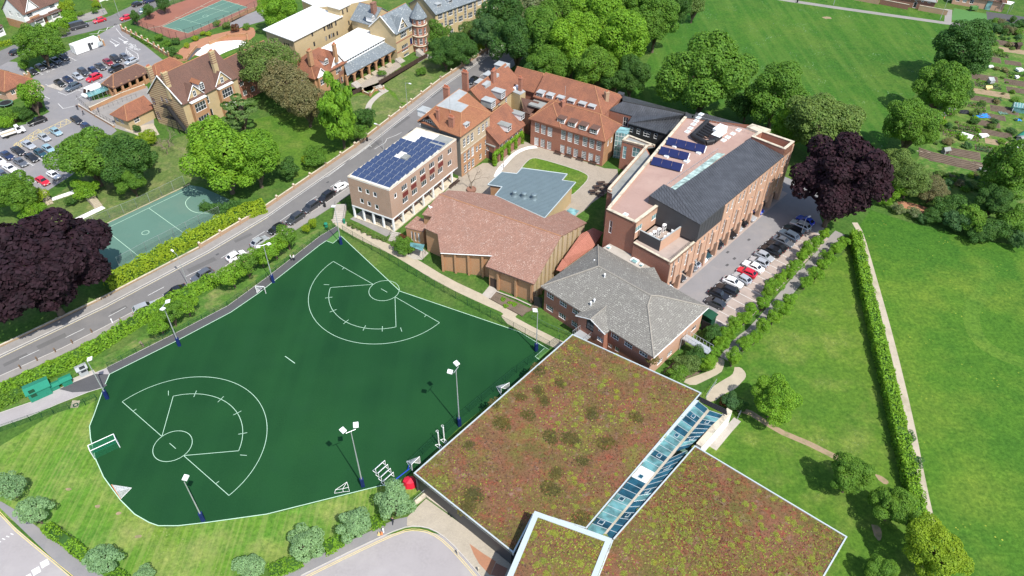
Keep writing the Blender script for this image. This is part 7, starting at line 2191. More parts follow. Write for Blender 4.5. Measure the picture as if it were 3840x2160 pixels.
# avenue
lrow = 'W2072.2,592.0 W2053.9,610.3 W2033.0,628.6 W2017.3,646.8 W1999.0,670.4 W1983.3,688.7 W1962.4,704.3 W1946.7,717.4 W1933.7,735.7 W1918.0,764.4 W1889.3,780.1 W1871.0,801.0 W1847.4,821.9 W1831.8,840.2 W1816.1,863.7 W1797.8,887.2 W1782.1,913.4'.split()
rrow = 'W2119.2,610.3 W2103.5,625.9 W2082.6,646.8 W2066.9,667.7 W2051.3,688.7 W2027.7,709.6 W1983.3,756.6 W1967.6,777.5 W1946.7,798.4 W1918.0,821.9 W1899.7,848.1 W1873.6,863.7 W1844.8,900.3'.split()
for nm, row in (('left', lrow), ('right', rrow)):
 for i, s in enumerate(row):
  k, a, b = toks(s)[0]
  tree(a, b, 0, 'M%d' % (i % 3), 'leaf_bright', 'clipped round tree number %s from the top in the %s row of the avenue' % (['one', 'two', 'three', 'four', 'five', 'six', 'seven', 'eight', 'nine', 'ten', 'eleven', 'twelve', 'thirteen', 'fourteen', 'fifteen', 'sixteen', 'seventeen'][i], nm), 0.95, 0.7, 'avenue_tree', 'tree', k, 'avenue trees', 1.4 + 0.3 * ((i * 7) % 5) / 4)
shrub(0, 0, 0, 'leaf_dark', 'dark shrubs at the foot of the footbridge', 0.8, 'N', R=2.4) if False else None
for i, (s, R, m, lab) in enumerate((('N700,440', 2.6, 'leaf_olive', 'mounded yellowish groundcover bush beside the teaching block'), ('N800,380', 2.4, 'leaf_dark', 'dark bush under the footbridge'), ('N880,420', 1.8, 'leaf_mid', 'green bush at the edge of the garden path'), ('N620,520', 2.0, 'leaf_mid', 'low green bush by the sedum roof edge'), ('N1130,800', 1.8, 'leaf_blue', 'grey-blue shrub by the white garden wall'), ('N1090,790', 1.2, 'red_flower', 'rust-coloured shrub by the white garden wall'), ('N1220,820', 1.5, 'leaf_dark', 'dark shrub beside the railing by the white wall'), ('N960,140', 2.2, 'leaf_dark', 'dark shrub beside the black gate'), ('G1120,1345', 1.0, 'leaf_bright', 'bright bush between the teaching block and the sedum roof'), ('F805,830', 2.6, 'leaf_mid', 'rounded bush with pink blossom at the hall entrance'), ('F790,760', 1.2, 'red_flower', 'red-tipped top of the bush at the hall entrance'), ('K2420,-999', 0.1, 'leaf_mid', ''))[:11]):
 k, a, b = toks(s)[0]
 shrub(a, b, 0, m, lab, 0.75, k, None, None, 'shrub', R)
for i, s in enumerate('F290,620 F330,640 F385,660 F420,685 F480,710 F530,735 F580,750 F615,765'.split()):
 k, a, b = toks(s)[0]
 shrub(a, b, 0, 'leaf_olive', '%s small clipped shrub from the left below the column-fronted brick block' % ORD[i], 0.7, k, 'S%d' % (i % 2), 'clipped shrub row', 'shrub', 0.75)
for i, s in enumerate('F1770,1350 F1840,1380 F1880,1400 F1800,1410'.split()):
 k, a, b = toks(s)[0]
 shrub(a, b, 0, 'leaf_bright', '%s low plant in the flower bed beside the hall' % ORD[i], 0.6, k, 'S%d' % (i % 2), 'flower bed plants', 'shrub', 0.6)
# hedges
hedge('H962,935 H990,1080 H1035,1280 H1065,1448 P1420,110 P1470,300 P1510,480 P1560,700 P1615,940', 2.0, 2.3, 'leaf_bright', 'long tall clipped hedge beside the dusty footpath', 26, 0.13, 2.3)
hedge('J20,1175 120,1120 300,1035 560,930 850,780 1000,690 1200,560 1400,440 1600,320 1850,200 2080,90', 2.6, 1.5, 'leaf_bright', 'rough bright hedge between the road pavement and the pitch', 24, 0.15, 1.5)
hedge('J-100,1310 0,1255 100,1215 200,1160', 3.0, 1.6, 'leaf_mid', 'dense low bushes left of the green storage shed', 22, 0.15, 1.4)
hedge('I1010,1420 1250,1285 1500,1145 1800,990 2050,860 2310,735 2540,660', 2.8, 2.3, 'leaf_lime', 'bright yellow-green hedge along the lower side of the ball court', 24, 0.15, 2.3)
hedge('K430,955 600,1075 850,1265', 1.5, 1.2, 'leaf_bright', 'clipped hedge strip beside the road at the bottom left', 30, 0.11, 1.2)
hedge('K1060,1400 1200,1480', 1.5, 1.2, 'leaf_bright', 'short hedge piece at the bottom edge by the pale tree', 30, 0.11, 1.2)
hedge('L30,1390 180,1340 330,1285', 1.9, 1.2, 'leaf_bright', 'hedge piece left of the middle pale trees', 30, 0.11, 1.0)
hedge('L560,1180 660,1120 730,1080', 1.7, 1.2, 'leaf_bright', 'hedge piece between the two pale trees above the turning circle', 30, 0.11, 1.0)
hedge('L1010,940 1070,910 1120,890', 1.6, 1.2, 'leaf_bright', 'hedge piece left of the largest pale tree', 30, 0.11, 1.0)
hedge('A410,285 560,215 700,150', 3.0, 2.6, 'leaf_bright', 'tall clipped hedge in front of the white gabled house', 22, 0.17, 2.4)
hedge('A-60,440 60,420 150,395', 1.6, 1.0, 'leaf_lime', 'low hedge on the bank at the left edge', 22, 0.14, 0.5)
hedge('A1300,330 1420,400 1600,470', 2.4, 0.9, 'leaf_mid', 'planting strip behind the brick piers', 18, 0.14, 0.5)
hedge('I1950,690 2120,730 2250,690 2330,670', 2.0, 1.4, 'leaf_dark', 'dark planting below the maple beside the hedge', 20, 0.15, 1.0)
for lab, s in (('dark ivy bush standing on the long hedge, upper', 'P1440,115'), ('dark ivy bush standing on the long hedge, lower', 'P1510,350')):
 k, a, b = toks(s)[0]
 shrub(a, b, 0, 'leaf_blue', lab, 1.0, k, 'M1', None, 'shrub', 1.35)
# ivy arcade along the low wing
def vine(pths, r, mat, label, dens=60, size=0.14):
 t = thing('ivy', label, 'climbing plant', at(pths[0][0], 0))
 rg = random.Random(5)
 vs, fs = [], []
 for a, b in pths:
  L = (b - a).length
  for _ in range(int(L * dens)):
   p = a.lerp(b, rg.random())
   d = rnd_dir(rg)
   k = r * rg.uniform(0.6, 1.1)
   quad(vs, fs, (p.x + d[0] * k, p.y + d[1] * k, max(0.05, p.z + d[2] * k)), d, size * rg.uniform(0.7, 1.2), rg)
 m = MB()
 m.v, m.f = vs, fs
 m.build('foliage', MT[mat], t, uv=False)
 for a, b in pths: MB().tube(a, b, 0.18, 6).build('timber_post', MT['timber'], t)
a, b = S('C', 915, 1085), S('C', 1175, 870)
ps = [a.lerp(b, k / 4) for k in range(5)]
vine([(p, at(p, 3.1)) for p in ps] + [(at(p, 3.2), at(q, 3.2)) for p, q in zip(ps, ps[1:])], 0.62, 'leaf_bright', 'ivy-covered posts and beams in front of the low tiled wing', 130)
# bare trees
def bare(s, H, label, mat='twig', seed=3, depth_=5, r0=0.2):
 p = pt(s)
 t = thing('bare_tree', label, 'tree', p)
 m = branches(seed, 3, H, depth_, r0)
 m.v = [(v[0] + p.x, v[1] + p.y, v[2]) for v in m.v]
 m.build('branches', MT[mat], t, uv=False)
bare('C690,1320', 6.5, 'nearly bare tree in a round planter in the courtyard', 'twig', 4, 6)
MB().lathe(pt('C690,1325'), [(1.1, 0), (1.15, 0.5), (0.95, 0.5), (0.9, 0.4)], 16).build('round_planter', MT['brick_dark'])
tag(bpy.data.objects['round_planter'], 'round dark brick planter at the foot of the bare courtyard tree', 'planter')
bare('A1640,1420', 5.0, 'brown twiggy bare bush beside the villa fire escape', 'twig', 9, 6, 0.14)
bare('I1620,200', 4.2, 'second brown twiggy bare bush lower on the bank', 'twig', 12, 6, 0.12)
bare('J1385,770', 2.2, 'bare grey tree stump in the rough verge', 'twig', 15, 2, 0.22)
# allotment vegetation
rg = random.Random(77)
cnt = 0
cand = [S('E', rg.uniform(1700, 2560), rg.uniform(330, 1440)) for _ in range(95)] + [S('H', rg.uniform(1550, 2300), rg.uniform(380, 560)) for _ in range(45)]
cand += [S('E', 2000 + 40 * i + rg.uniform(-25, 25), 320 + rg.uniform(-40, 60)) for i in range(14)] + [S('E', 2160 + 60 * i, 250 + rg.uniform(-40, 30)) for i in range(8)]
for i, p in enumerate(cand):
 mt = rg.choice(('leaf_mid', 'leaf_dark', 'leaf_blue', 'leaf_olive', 'leaf_bright', 'leaf_bronze'))
 R = rg.uniform(0.5, 1.5) if i < 140 else rg.uniform(1.4, 2.6)
 if p.x < 92: R = min(R, 0.8)
 t = thing('shrub', 'low bush or vegetable clump growing among the allotment plots', 'shrub', p, 'allotment bushes')
 R0, me = PROTO['S%d' % (i % 2) if R < 1.4 else 'M%d' % (i % 3)]
 s = R / R0
 instance('foliage', me, t, [MT[mt]], Matrix.Translation(V((0, 0, R * 0.35))) @ Matrix.Rotation(rg.uniform(0, 6), 4, 'Z') @ Matrix.Diagonal((s, s * rg.uniform(0.6, 1.2), s * 0.6, 1)))

for i in range(0, len(ALPLOT), 1):
 a, b = ALPLOT[i]
 vs, fs = leafmass([a, b], 0.35, 0.25 + 0.2 * (i % 3), 16, 0.12, i, 0.0, 0.2)
 m = MB()
 m.v, m.f = vs, fs
 m.build('crop_row', MT[('leaf_mid', 'leaf_blue', 'leaf_bright', 'leaf_dark')[(i // 4) % 4]], al, uv=False)

# ================================================================ CARS
def paint(name, c, metal=0.0, rough=0.28):
 m, nt, b = mk('car paint ' + name, rough, 0.5, metal)
 b.inputs['Base Color'].default_value = c4(c)
 b.inputs['Coat Weight'].default_value = 0.6
 b.inputs['Coat Roughness'].default_value = 0.08
 return m
PAINT = dict(black=paint('black', (0.012, 0.012, 0.014)), dkgrey=paint('dark grey', (0.05, 0.053, 0.06), 0.3), grey=paint('grey', (0.14, 0.15, 0.17), 0.4), silver=paint('silver', (0.48, 0.5, 0.52), 0.4), white=paint('white', (0.78, 0.78, 0.78)), red=paint('red', (0.5, 0.012, 0.03)), darkred=paint('dark red', (0.2, 0.012, 0.018)), navy=paint('navy', (0.015, 0.025, 0.07)), blue=paint('blue', (0.012, 0.05, 0.42)), teal=paint('dark teal', (0.02, 0.06, 0.08)), paleblue=paint('pale blue', (0.28, 0.42, 0.48), 0.2), slate=paint('slate blue', (0.1, 0.13, 0.17), 0.35))
MT['car_glass'] = glassm('car glass', (0.012, 0.014, 0.017), 0.05)
MT['tyre'] = plain('tyre rubber', (0.018, 0.018, 0.018), 0.9)
MT['rim'] = plain('alloy rim', (0.42, 0.43, 0.44), 0.35, 0.05, 1, 0.5, 0.6)
MT['lamp_clear'] = plain('headlight', (0.7, 0.72, 0.74), 0.15, 0.05, 1, 0.6)
MT['lamp_red'] = plain('tail light', (0.3, 0.01, 0.01), 0.2, 0.05, 1, 0.6)
CT = dict(hatch=(4.1, 1.76, 1.47, 0.92, 0.27, 0.41, 0.80, 0.97), saloon=(4.6, 1.82, 1.44, 0.9, 0.29, 0.43, 0.70, 0.86), suv=(4.6, 1.88, 1.68, 1.03, 0.26, 0.38, 0.83, 0.97), estate=(4.7, 1.82, 1.48, 0.9, 0.28, 0.42, 0.86, 0.98), mini=(3.8, 1.7, 1.42, 0.9, 0.26, 0.38, 0.86, 0.98), van=(5.6, 2.0, 2.35, 1.15, 0.12, 0.24, 0.985, 0.995), smallvan=(4.5, 1.85, 1.85, 1.05, 0.2, 0.33, 0.985, 0.995))
CARM = {}
def car_meshes(ty):
 if ty in CARM: return CARM[ty]
 L, Wd, H, belt, ws, rf, rr, rb = CT[ty]
 w = Wd / 2
 X = lambda t: L / 2 - t * L
 m = MB()
 # lower body: sections (t, half width, bottom, sill, top)
 st = [(0.0, 0.70, 0.38, 0.52, belt - 0.26), (0.03, 0.88, 0.26, 0.5, belt - 0.17), (0.12, 0.98, 0.22, 0.5, belt - 0.1), (ws, 1.0, 0.2, 0.5, belt), (0.5, 1.0, 0.2, 0.5, belt + 0.02), (rr, 1.0, 0.2, 0.5, belt + 0.04), (0.95, 0.97, 0.24, 0.5, belt + 0.03), (0.985, 0.9, 0.28, 0.52, belt - 0.02), (1.0, 0.8, 0.4, 0.55, belt - 0.2)]
 rings = []
 for t, k, b, s, z in st:
  x = X(t)
  hw = w * k
  rings.append([(x, -hw * 0.9, b), (x, -hw, s), (x, -hw * 0.985, z - 0.1), (x, -hw * 0.9, z), (x, hw * 0.9, z), (x, hw * 0.985, z - 0.1), (x, hw, s), (x, hw * 0.9, b)])
 for r in rings: m.v += r
 n = 8
 for i in range(len(rings) - 1):
  for j in range(n): m.f.append([i * n + j, i * n + (j + 1) % n, (i + 1) * n + (j + 1) % n, (i + 1) * n + j])
 m.f.append(list(range(n)))
 k = (len(rings) - 1) * n
 m.f.append([k + j for j in range(n)][::-1])
 # greenhouse
 bl = [(X(ws), w * 0.86), (X(rb), w * 0.84)]
 rl = [(X(rf), w * 0.70), (X(rr), w * 0.68)]
 zb0, zb1, zt = belt, belt + 0.03, H
 g = [(bl[0][0], -bl[0][1], zb0), (bl[1][0], -bl[1][1], zb1), (bl[1][0], bl[1][1], zb1), (bl[0][0], bl[0][1], zb0), (rl[0][0], -rl[0][1], zt - 0.03), (rl[1][0], -rl[1][1], zt - 0.04), (rl[1][0], rl[1][1], zt - 0.04), (rl[0][0], rl[0][1], zt - 0.03)]
 mid = ((rl[0][0] + rl[1][0]) / 2)
 o = len(m.v)
 m.v += g + [(mid, -rl[0][1] * 1.02, zt), (mid, rl[0][1] * 1.02, zt)]
 m.f += [[o, o + 1, o + 5, o + 8, o + 4], [o + 2, o + 3, o + 7, o + 9, o + 6], [o + 3, o, o + 4, o + 7], [o + 1, o + 2, o + 6, o + 5], [o + 4, o + 8, o + 9, o + 7], [o + 8, o + 5, o + 6, o + 9]]
 body = m.mesh('body', uv=False)
 body.materials.append(PAINT['black'])
 G = [V(p) for p in g]
 def pane(name, a, b, c, d, s0=0.07, s1=0.93, t0=0.1, t1=0.9):
  q = lambda u, v: (a.lerp(b, u)).lerp(d.lerp(c, u), v)
  nn = (b - a).cross(d - a).normalized()
  cen = V((0, 0, belt))
  if nn.dot((a + b + c + d) / 4 - cen) < 0: nn = -nn
  ps = [q(s0, t0) + nn * 0.012, q(s1, t0) + nn * 0.012, q(s1, t1) + nn * 0.012, q(s0, t1) + nn * 0.012]
  me = MB().poly(ps).mesh(name, uv=False)
  me.materials.append(MT['car_glass'])
  return (name, me)
 parts = [pane('windscreen', G[3], G[0], G[4], G[7], 0.06, 0.94, 0.06, 0.93)]
 full = ty not in ('van', 'smallvan')
 if full:
  parts.append(pane('rear_window', G[1], G[2], G[6], G[5], 0.1, 0.9, 0.15, 0.9))
  for a, b, c, d in ((G[0], G[1], G[5], G[4]), (G[2], G[3], G[7], G[6])):
   parts.append(pane('side_window', a, b, c, d, 0.08, 0.48, 0.12, 0.88))
   parts.append(pane('side_window', a, b, c, d, 0.51, 0.9, 0.12, 0.88))
 else:
  parts.append(pane('side_window', G[0], G[1], G[5], G[4], 0.06, 0.24, 0.12, 0.75))
  parts.append(pane('side_window', G[2], G[3], G[7], G[6], 0.76, 0.94, 0.12, 0.75))
 wh = MB()
 R = 0.33 if ty != 'van' else 0.37
 wh.tube((0, -0.1, 0), (0, 0.1, 0), R, 14)
 wm = wh.mesh('wheel', uv=False)
 wm.materials.append(MT['tyre'])
 rm = MB().tube((0, -0.115, 0), (0, 0.115, 0), R * 0.62, 10).mesh('rim', uv=False)
 rm.materials.append(MT['rim'])
 hl = MB().box((0, -0.2, -0.07), (0.08, 0, 0), (0, 0.4, 0), (-0.03, 0, 0.15)).mesh('headlight', uv=False)
 hl.materials.append(MT['lamp_clear'])
 tl = MB().box((0, -0.13, -0.1), (0.06, 0, 0), (0, 0.26, 0), (0.0, 0, 0.22)).mesh('tail_light', uv=False)
 tl.materials.append(MT['lamp_red'])
 pm = MB().box((0, -0.26, 0), (0.02, 0, 0), (0, 0.52, 0), (0, 0, 0.11)).mesh('number_plate', uv=False)
 pm.materials.append(MT['white'])
 CARM[ty] = (body, parts, wm, rm, R, hl, tl, pm)
 return CARM[ty]
def car(rear, front, ty, col, label, group=None, z=0.0, name='car', cat='car'):
 a, b = pt(rear, 0.6), pt(front, 0.6)
 c = (a + b) / 2
 ang = math.atan2((b - a).y, (b - a).x)
 L, Wd, H, belt = CT[ty][:4]
 body, parts, wm, rm, R, hl, tl, pm = car_meshes(ty)
 t = thing(name, label, cat, V((c.x, c.y, z)), group)
 t.rotation_euler = (0, 0, ang)
 instance('body', body, t, [PAINT[col]])
 for n, me in parts: instance(n, me, t)
 for sx in (0.31, -0.29):
  for sy in (-1, 1):
   w = instance('wheel', wm, t, None, Matrix.Translation(V((sx * L, sy * (Wd / 2 - 0.1), R))))
   instance('rim', rm, w)
 for sy in (-1, 1):
  instance('headlight', hl, t, None, Matrix.Translation(V((L / 2 - 0.1, sy * Wd * 0.33, belt - 0.27))))
  instance('tail_light', tl, t, None, Matrix.Translation(V((-L / 2 + 0.0, sy * Wd * 0.36, belt - 0.12))))
 instance('number_plate', pm, t, None, Matrix.Translation(V((L / 2 - 0.01, 0, 0.42))))
 instance('number_plate', pm, t, None, Matrix.Translation(V((-L / 2 - 0.005, 0, 0.6))))
 return t
def run(n): return [('%d,%d' % tuple(x)) for x in n]
gA = 'cars in the visitor car park'
DIR = {}
def carp(s, dx, dy, ty, col, label, group=None):
 k, x, y = toks(s)[0]
 car('%s%f,%f' % (k, x - dx, y - dy), '%s%f,%f' % (k, x + dx, y + dy), ty, col, label, group)
# visitor car park, row beside the cabin
for s, ty, col, lab in (('A315,690', 'hatch', 'black', 'black car at the left end of the row under the cabin tree'), ('A393,652', 'hatch', 'dkgrey', 'grey hatchback second from the left under the cabin tree'), ('A465,622', 'hatch', 'black', 'black car in the middle of the row under the cabin tree'), ('A540,584', 'saloon', 'dkgrey', 'dark saloon fourth from the left under the cabin tree'), ('A618,550', 'hatch', 'black', 'black car nearest the white cabin')):
 carp(s, 65, 37, ty, col, lab, gA)
for s, ty, col, lab in (('A575,805', 'hatch', 'black', 'black car at the left end of the long car park row'), ('A660,772', 'hatch', 'navy', 'navy car second in the long car park row'), ('A748,738', 'hatch', 'silver', 'silver car third in the long car park row'), ('A808,697', 'suv', 'dkgrey', 'dark grey car in the middle of the long car park row'), ('A903,680', 'hatch', 'navy', 'navy car behind the bright red one'), ('A970,642', 'saloon', 'dkgrey', 'grey saloon right of centre in the long car park row'), ('A1045,600', 'hatch', 'darkred', 'dark red car in the long car park row'), ('A1118,570', 'suv', 'black', 'black estate near the right end of the long car park row'), ('A1205,550', 'hatch', 'grey', 'grey car at the right end of the long car park row')):
 carp(s, 62, 37, ty, col, lab, gA)
for s, ty, col, lab in (('A708,842', 'suv', 'slate', 'slate blue car at the left end of the front car park row'), ('A907,752', 'suv', 'red', 'bright red car in the front car park row'), ('A1118,664', 'suv', 'black', 'black car in the front car park row near the shelter'), ('A1268,592', 'hatch', 'silver', 'silver car beside the hatched triangle')):
 carp(s, -88, 38, ty, col, lab, gA)
car('A650,285', 'A880,225', 'van', 'dkgrey', 'long dark grey van on the side street', None, 0, 'van', 'van')
car('A1030,175', 'A890,215', 'hatch', 'red', 'red hatchback on the side street in front of the van')
car('A1265,155', 'A1170,185', 'hatch', 'red', 'red car by the street corner at the tennis court')
car('A1260,60', 'A1400,15', 'hatch', 'black', 'black car at the top street behind the small trees')
car('A1345,115', 'A1460,90', 'hatch', 'paleblue', 'pale car behind the first street tree at the tennis court')
car('A480,365', 'A560,335', 'hatch', 'black', 'black car half hidden behind the cabin tree')
car('A110,520', 'A200,480', 'hatch', 'black', 'black car on the street at the left edge')
car('A1400,20', 'A1500,-15', 'suv', 'navy', 'navy car at the top edge beside the tennis court')
car('A985,850', 'A790,935', 'van', 'white', 'white van beside the glass bike shelter', None, 0, 'van', 'van')
car('A970,870', 'A1060,835', 'hatch', 'black', 'black car tucked behind the white van')
car('A445,1140', 'A270,1200', 'estate', 'black', 'black car on the lane beside the dark timber fence')
gB = 'cars in the lower car park'
for s, ty, col, lab in (('A742,1160', 'hatch', 'black', 'black hatchback at the upper end of the lower car park'), ('A838,1225', 'hatch', 'navy', 'dark blue car half under the tree in the lower car park'), ('A540,1272', 'hatch', 'paleblue', 'pale teal car in the lower car park'), ('A427,1328', 'hatch', 'silver', 'silver hatchback in the upper row of the lower car park'), ('A275,1398', 'saloon', 'silver', 'silver saloon beside the yellow hatching'), ('I175,168', 'saloon', 'black', 'black saloon left of the silver saloon'), ('I68,212', 'saloon', 'navy', 'navy car at the left of the lower car park'), ('I305,232', 'saloon', 'black', 'glossy black car in the middle of the lower car park'), ('I197,278', 'saloon', 'grey', 'grey car in the middle of the lower car park'), ('I97,337', 'saloon', 'white', 'white car at the front of the lower car park'), ('I28,400', 'hatch', 'slate', 'blue-grey car cut by the left edge'), ('I390,190', 'hatch', 'teal', 'dark teal car in the right of the lower car park'), ('I468,148', 'hatch', 'paleblue', 'pale blue car beside the big tree'), ('I228,462', 'hatch', 'grey', 'grey car above the lime shrub'), ('I412,460', 'hatch', 'red', 'red car beside the bank shrub'), ('I520,402', 'hatch', 'white', 'white car half under the big tree'), ('I-8,265', 'hatch', 'white', 'white car at the left edge in the lower row')):
 carp(s, 68, 42, ty, col, lab, gB)
# pickup truck
def truck():
 a, b = pt('A20,1315', 0.6), pt('A235,1245', 0.6)
 c = (a + b) / 2
 t = thing('pickup_truck', 'white drop-side pickup truck with sand-coloured load bed', 'truck', at(c, 0))
 t.rotation_euler = (0, 0, math.atan2((b - a).y, (b - a).x))
 def ch(name, m, mat):
  me = m.mesh(name, uv=False)
  me.materials.append(mat)
  return instance(name, me, t)
 cab = MB().prism([(0.7, -0.95), (2.7, -0.95), (2.7, 0.95), (0.7, 0.95)], 0.45, 1.15)
 cab.v += [(0.75, -0.9, 1.15), (2.2, -0.9, 1.15), (2.2, 0.9, 1.15), (0.75, 0.9, 1.15), (0.8, -0.78, 2.1), (1.6, -0.78, 2.1), (1.6, 0.78, 2.1), (0.8, 0.78, 2.1)]
 o = len(cab.v) - 8
 cab.f += [[o, o + 1, o + 5, o + 4], [o + 1, o + 2, o + 6, o + 5], [o + 2, o + 3, o + 7, o + 6], [o + 3, o, o + 4, o + 7], [o + 4, o + 5, o + 6, o + 7]]
 ch('cab', cab, PAINT['white'])
 ch('windscreen', MB().poly([(2.17, -0.8, 1.22), (2.17, 0.8, 1.22), (1.66, 0.7, 2.03), (1.66, -0.7, 2.03)]), MT['car_glass'])
 for s in (-1, 1): ch('side_window', MB().poly([(0.9, s * 0.905, 1.25), (1.95, s * 0.905, 1.25), (1.6, s * 0.81, 2.0), (0.9, s * 0.81, 2.0)]), MT['car_glass'])
 ch('load_bed', MB().box((-2.9, -1.0, 0.75), (3.5, 0, 0), (0, 2.0, 0), (0, 0, 0.1)), MT['path_beige'])
 for s in (-1.0, 0.95): ch('drop_side', MB().box((-2.9, s, 0.86), (3.5, 0, 0), (0, 0.05, 0), (0, 0, 0.4)), PAINT['white'])
 ch('tailgate', MB().box((-2.95, -1, 0.86), (0.05, 0, 0), (0, 2, 0), (0, 0, 0.4)), PAINT['white'])
 for x in (-1.8, 1.8):
  for s in (-0.9, 0.9): ch('wheel', MB().tube((x, s - 0.12, 0.36), (x, s + 0.12, 0.36), 0.36, 14), MT['tyre'])
truck()
# cars on the main road, parked at the kerb
gR = 'cars along the main road'
for a, b, ty, col, lab in (('J1290,435', 'J1515,350', 'estate', 'silver', 'silver estate car parked lowest on the road beside the hedge'), ('J1815,180', 'J1575,300', 'saloon', 'black', 'black saloon on the road beneath the street lamp'), ('J2052,35', 'J1860,140', 'suv', 'grey', 'blue-grey car on the road above the black saloon'), ('I2190,1230', 'I2370,1140', 'hatch', 'white', 'white car on the road beside the round street trees'), ('I2435,1090', 'I2580,1000', 'hatch', 'silver', 'silver car on the road behind the floodlight heads'), ('W720,562', 'W673,588', 'hatch', 'black', 'black hatchback on the road by the end of the trees'), ('W767,534', 'W720,565', 'suv', 'dkgrey', 'dark car with roof rails parked by the road'), ('W802,507', 'W762,535', 'suv', 'dkgrey', 'dark grey car third from the white mini'), ('W840,482', 'W802,508', 'suv', 'black', 'black car next to the white mini'), ('F140,290', 'F265,220', 'mini', 'white', 'white mini with black roof at the column-fronted block')):
 car(a, b, ty, col, lab, gR)
car('C100,795', 'C170,750', 'hatch', 'black', 'black car half hidden behind the solar-panelled block')
car('C740,235', 'C670,285', 'hatch', 'black', 'black car on the road beside the tall red chimney')
car('C1290,195', 'C1375,240', 'suv', 'grey', 'grey car in the shade behind the tiled roofs')
car('C1420,260', 'C1475,240', 'hatch', 'silver', 'silver car in the shade of the wood')
# staff car park, open bays
gS = 'cars in the staff car park'
rows = [('G1925,822', 'G2110,908', 'hatch', 'dkgrey', 'dark grey car at the lower end of the staff car park'), ('G1952,742', 'G2148,825', 'hatch', 'black', 'black car second from the lower end of the staff car park'), ('G2018,685', 'G2243,785', 'estate', 'black', 'long black car with roof bars in the staff car park'), ('G2092,625', 'G2280,705', 'hatch', 'white', 'white car just below the silver one next to the red car'), ('G2190,578', 'G2360,680', 'hatch', 'silver', 'silver car directly below the red car'), ('G2228,530', 'G2415,612', 'hatch', 'red', 'bright red car in the staff car park'), ('G2290,470', 'G2475,562', 'saloon', 'white', 'white car directly above the red car'), ('G2345,428', 'G2535,512', 'hatch', 'silver', 'silver car second above the red car'), ('G2398,370', 'G2580,458', 'hatch', 'silver', 'silver car third above the red car'), ('H35,1090', 'H230,1180', 'suv', 'black', 'black car above the silver pair in the staff car park'), ('H85,1040', 'H290,1135', 'saloon', 'black', 'black saloon fifth above the red car'), ('H155,1000', 'H345,1085', 'saloon', 'grey', 'grey car sixth above the red car'), ('H210,935', 'H405,1040', 'suv', 'slate', 'blue-grey off-roader with sunroof in the staff car park'), ('H255,890', 'H455,980', 'estate', 'black', 'black car third from the top of the staff car park'), ('H335,855', 'H500,930', 'suv', 'silver', 'silver car next to the blue one in the staff car park'), ('H380,795', 'H550,890', 'hatch', 'blue', 'bright blue car at the top of the staff car park')]
for i, (a, b, ty, col, lab) in enumerate(rows):
 if i in (1, 3, 8, 11): a, b = b, a
 car(b, a, ty, col, lab, gS)
# under the salmon block
F0_ = S('G', 1640, 715)
u_ = nrm2(S('G', 2130, 285) - F0_)
in_ = V((-u_.y, u_.x, 0))
for i, (d, ty, col) in enumerate(((-2.2, 'hatch', 'white'), (2.4, 'hatch', 'dkgrey'), (6.8, 'hatch', 'grey'), (8.0, 'hatch', 'silver'), (12.2, 'hatch', 'teal'), (10.4, 'hatch', 'white'), (17.0, 'hatch', 'dkgrey'), (22.0, 'suv', 'black'), (25.0, 'hatch', 'silver'), (27.5, 'hatch', 'black'), (30.5, 'saloon', 'silver'), (34.0, 'smallvan', 'blue'))):
 c = F0_ + u_ * d + in_ * 1.7
 t = car('F100,100', 'F140,100', ty, col, '%s %s parked under the salmon block, %s bay from the lower end' % (dict(dkgrey='dark grey', teal='teal').get(col, col), 'van' if ty == 'smallvan' else 'car', ['first', 'second', 'third', 'fourth', 'sixth', 'fifth', 'seventh', 'eighth', 'ninth', 'tenth', 'eleventh', 'twelfth'][i]), 'cars under the salmon block', 0.02)
 t.location = at(c, 0.02)
 t.rotation_euler = (0, 0, math.atan2(-in_.y, -in_.x) + (0 if i % 3 else math.pi))

# ================================================================ PITCH FURNITURE
MT['pad_blue'] = plain('blue foam pad', (0.007, 0.018, 0.09), 0.6, 0.1)
MT['net_white'] = netm('white goal net', (0.75, 0.75, 0.74), 0.13, 0.34)
MT['net_green'] = netm('green goal net', (0.02, 0.16, 0.07), 0.13, 0.22)
MT['mesh_fence'] = netm('dark green fence mesh', (0.012, 0.07, 0.035), 0.12, 0.12)
MT['mesh_grey'] = netm('grey chain link', (0.12, 0.14, 0.13), 0.14, 0.1)
MT['orange'] = plain('orange tubing', (0.6, 0.2, 0.08), 0.5)
MT['red_cover'] = plain('red tarpaulin', (0.55, 0.015, 0.04), 0.5, 0.15, 2.0, bump=0.4)
MT['blue_metal'] = plain('blue tube', (0.015, 0.05, 0.4), 0.4)
MT['green_metal'] = plain('green painted steel', (0.02, 0.19, 0.12), 0.5, 0.1)
MT['tarp_blue'] = plain('blue tarpaulin', (0.03, 0.2, 0.55), 0.5, 0.3, 3.0)
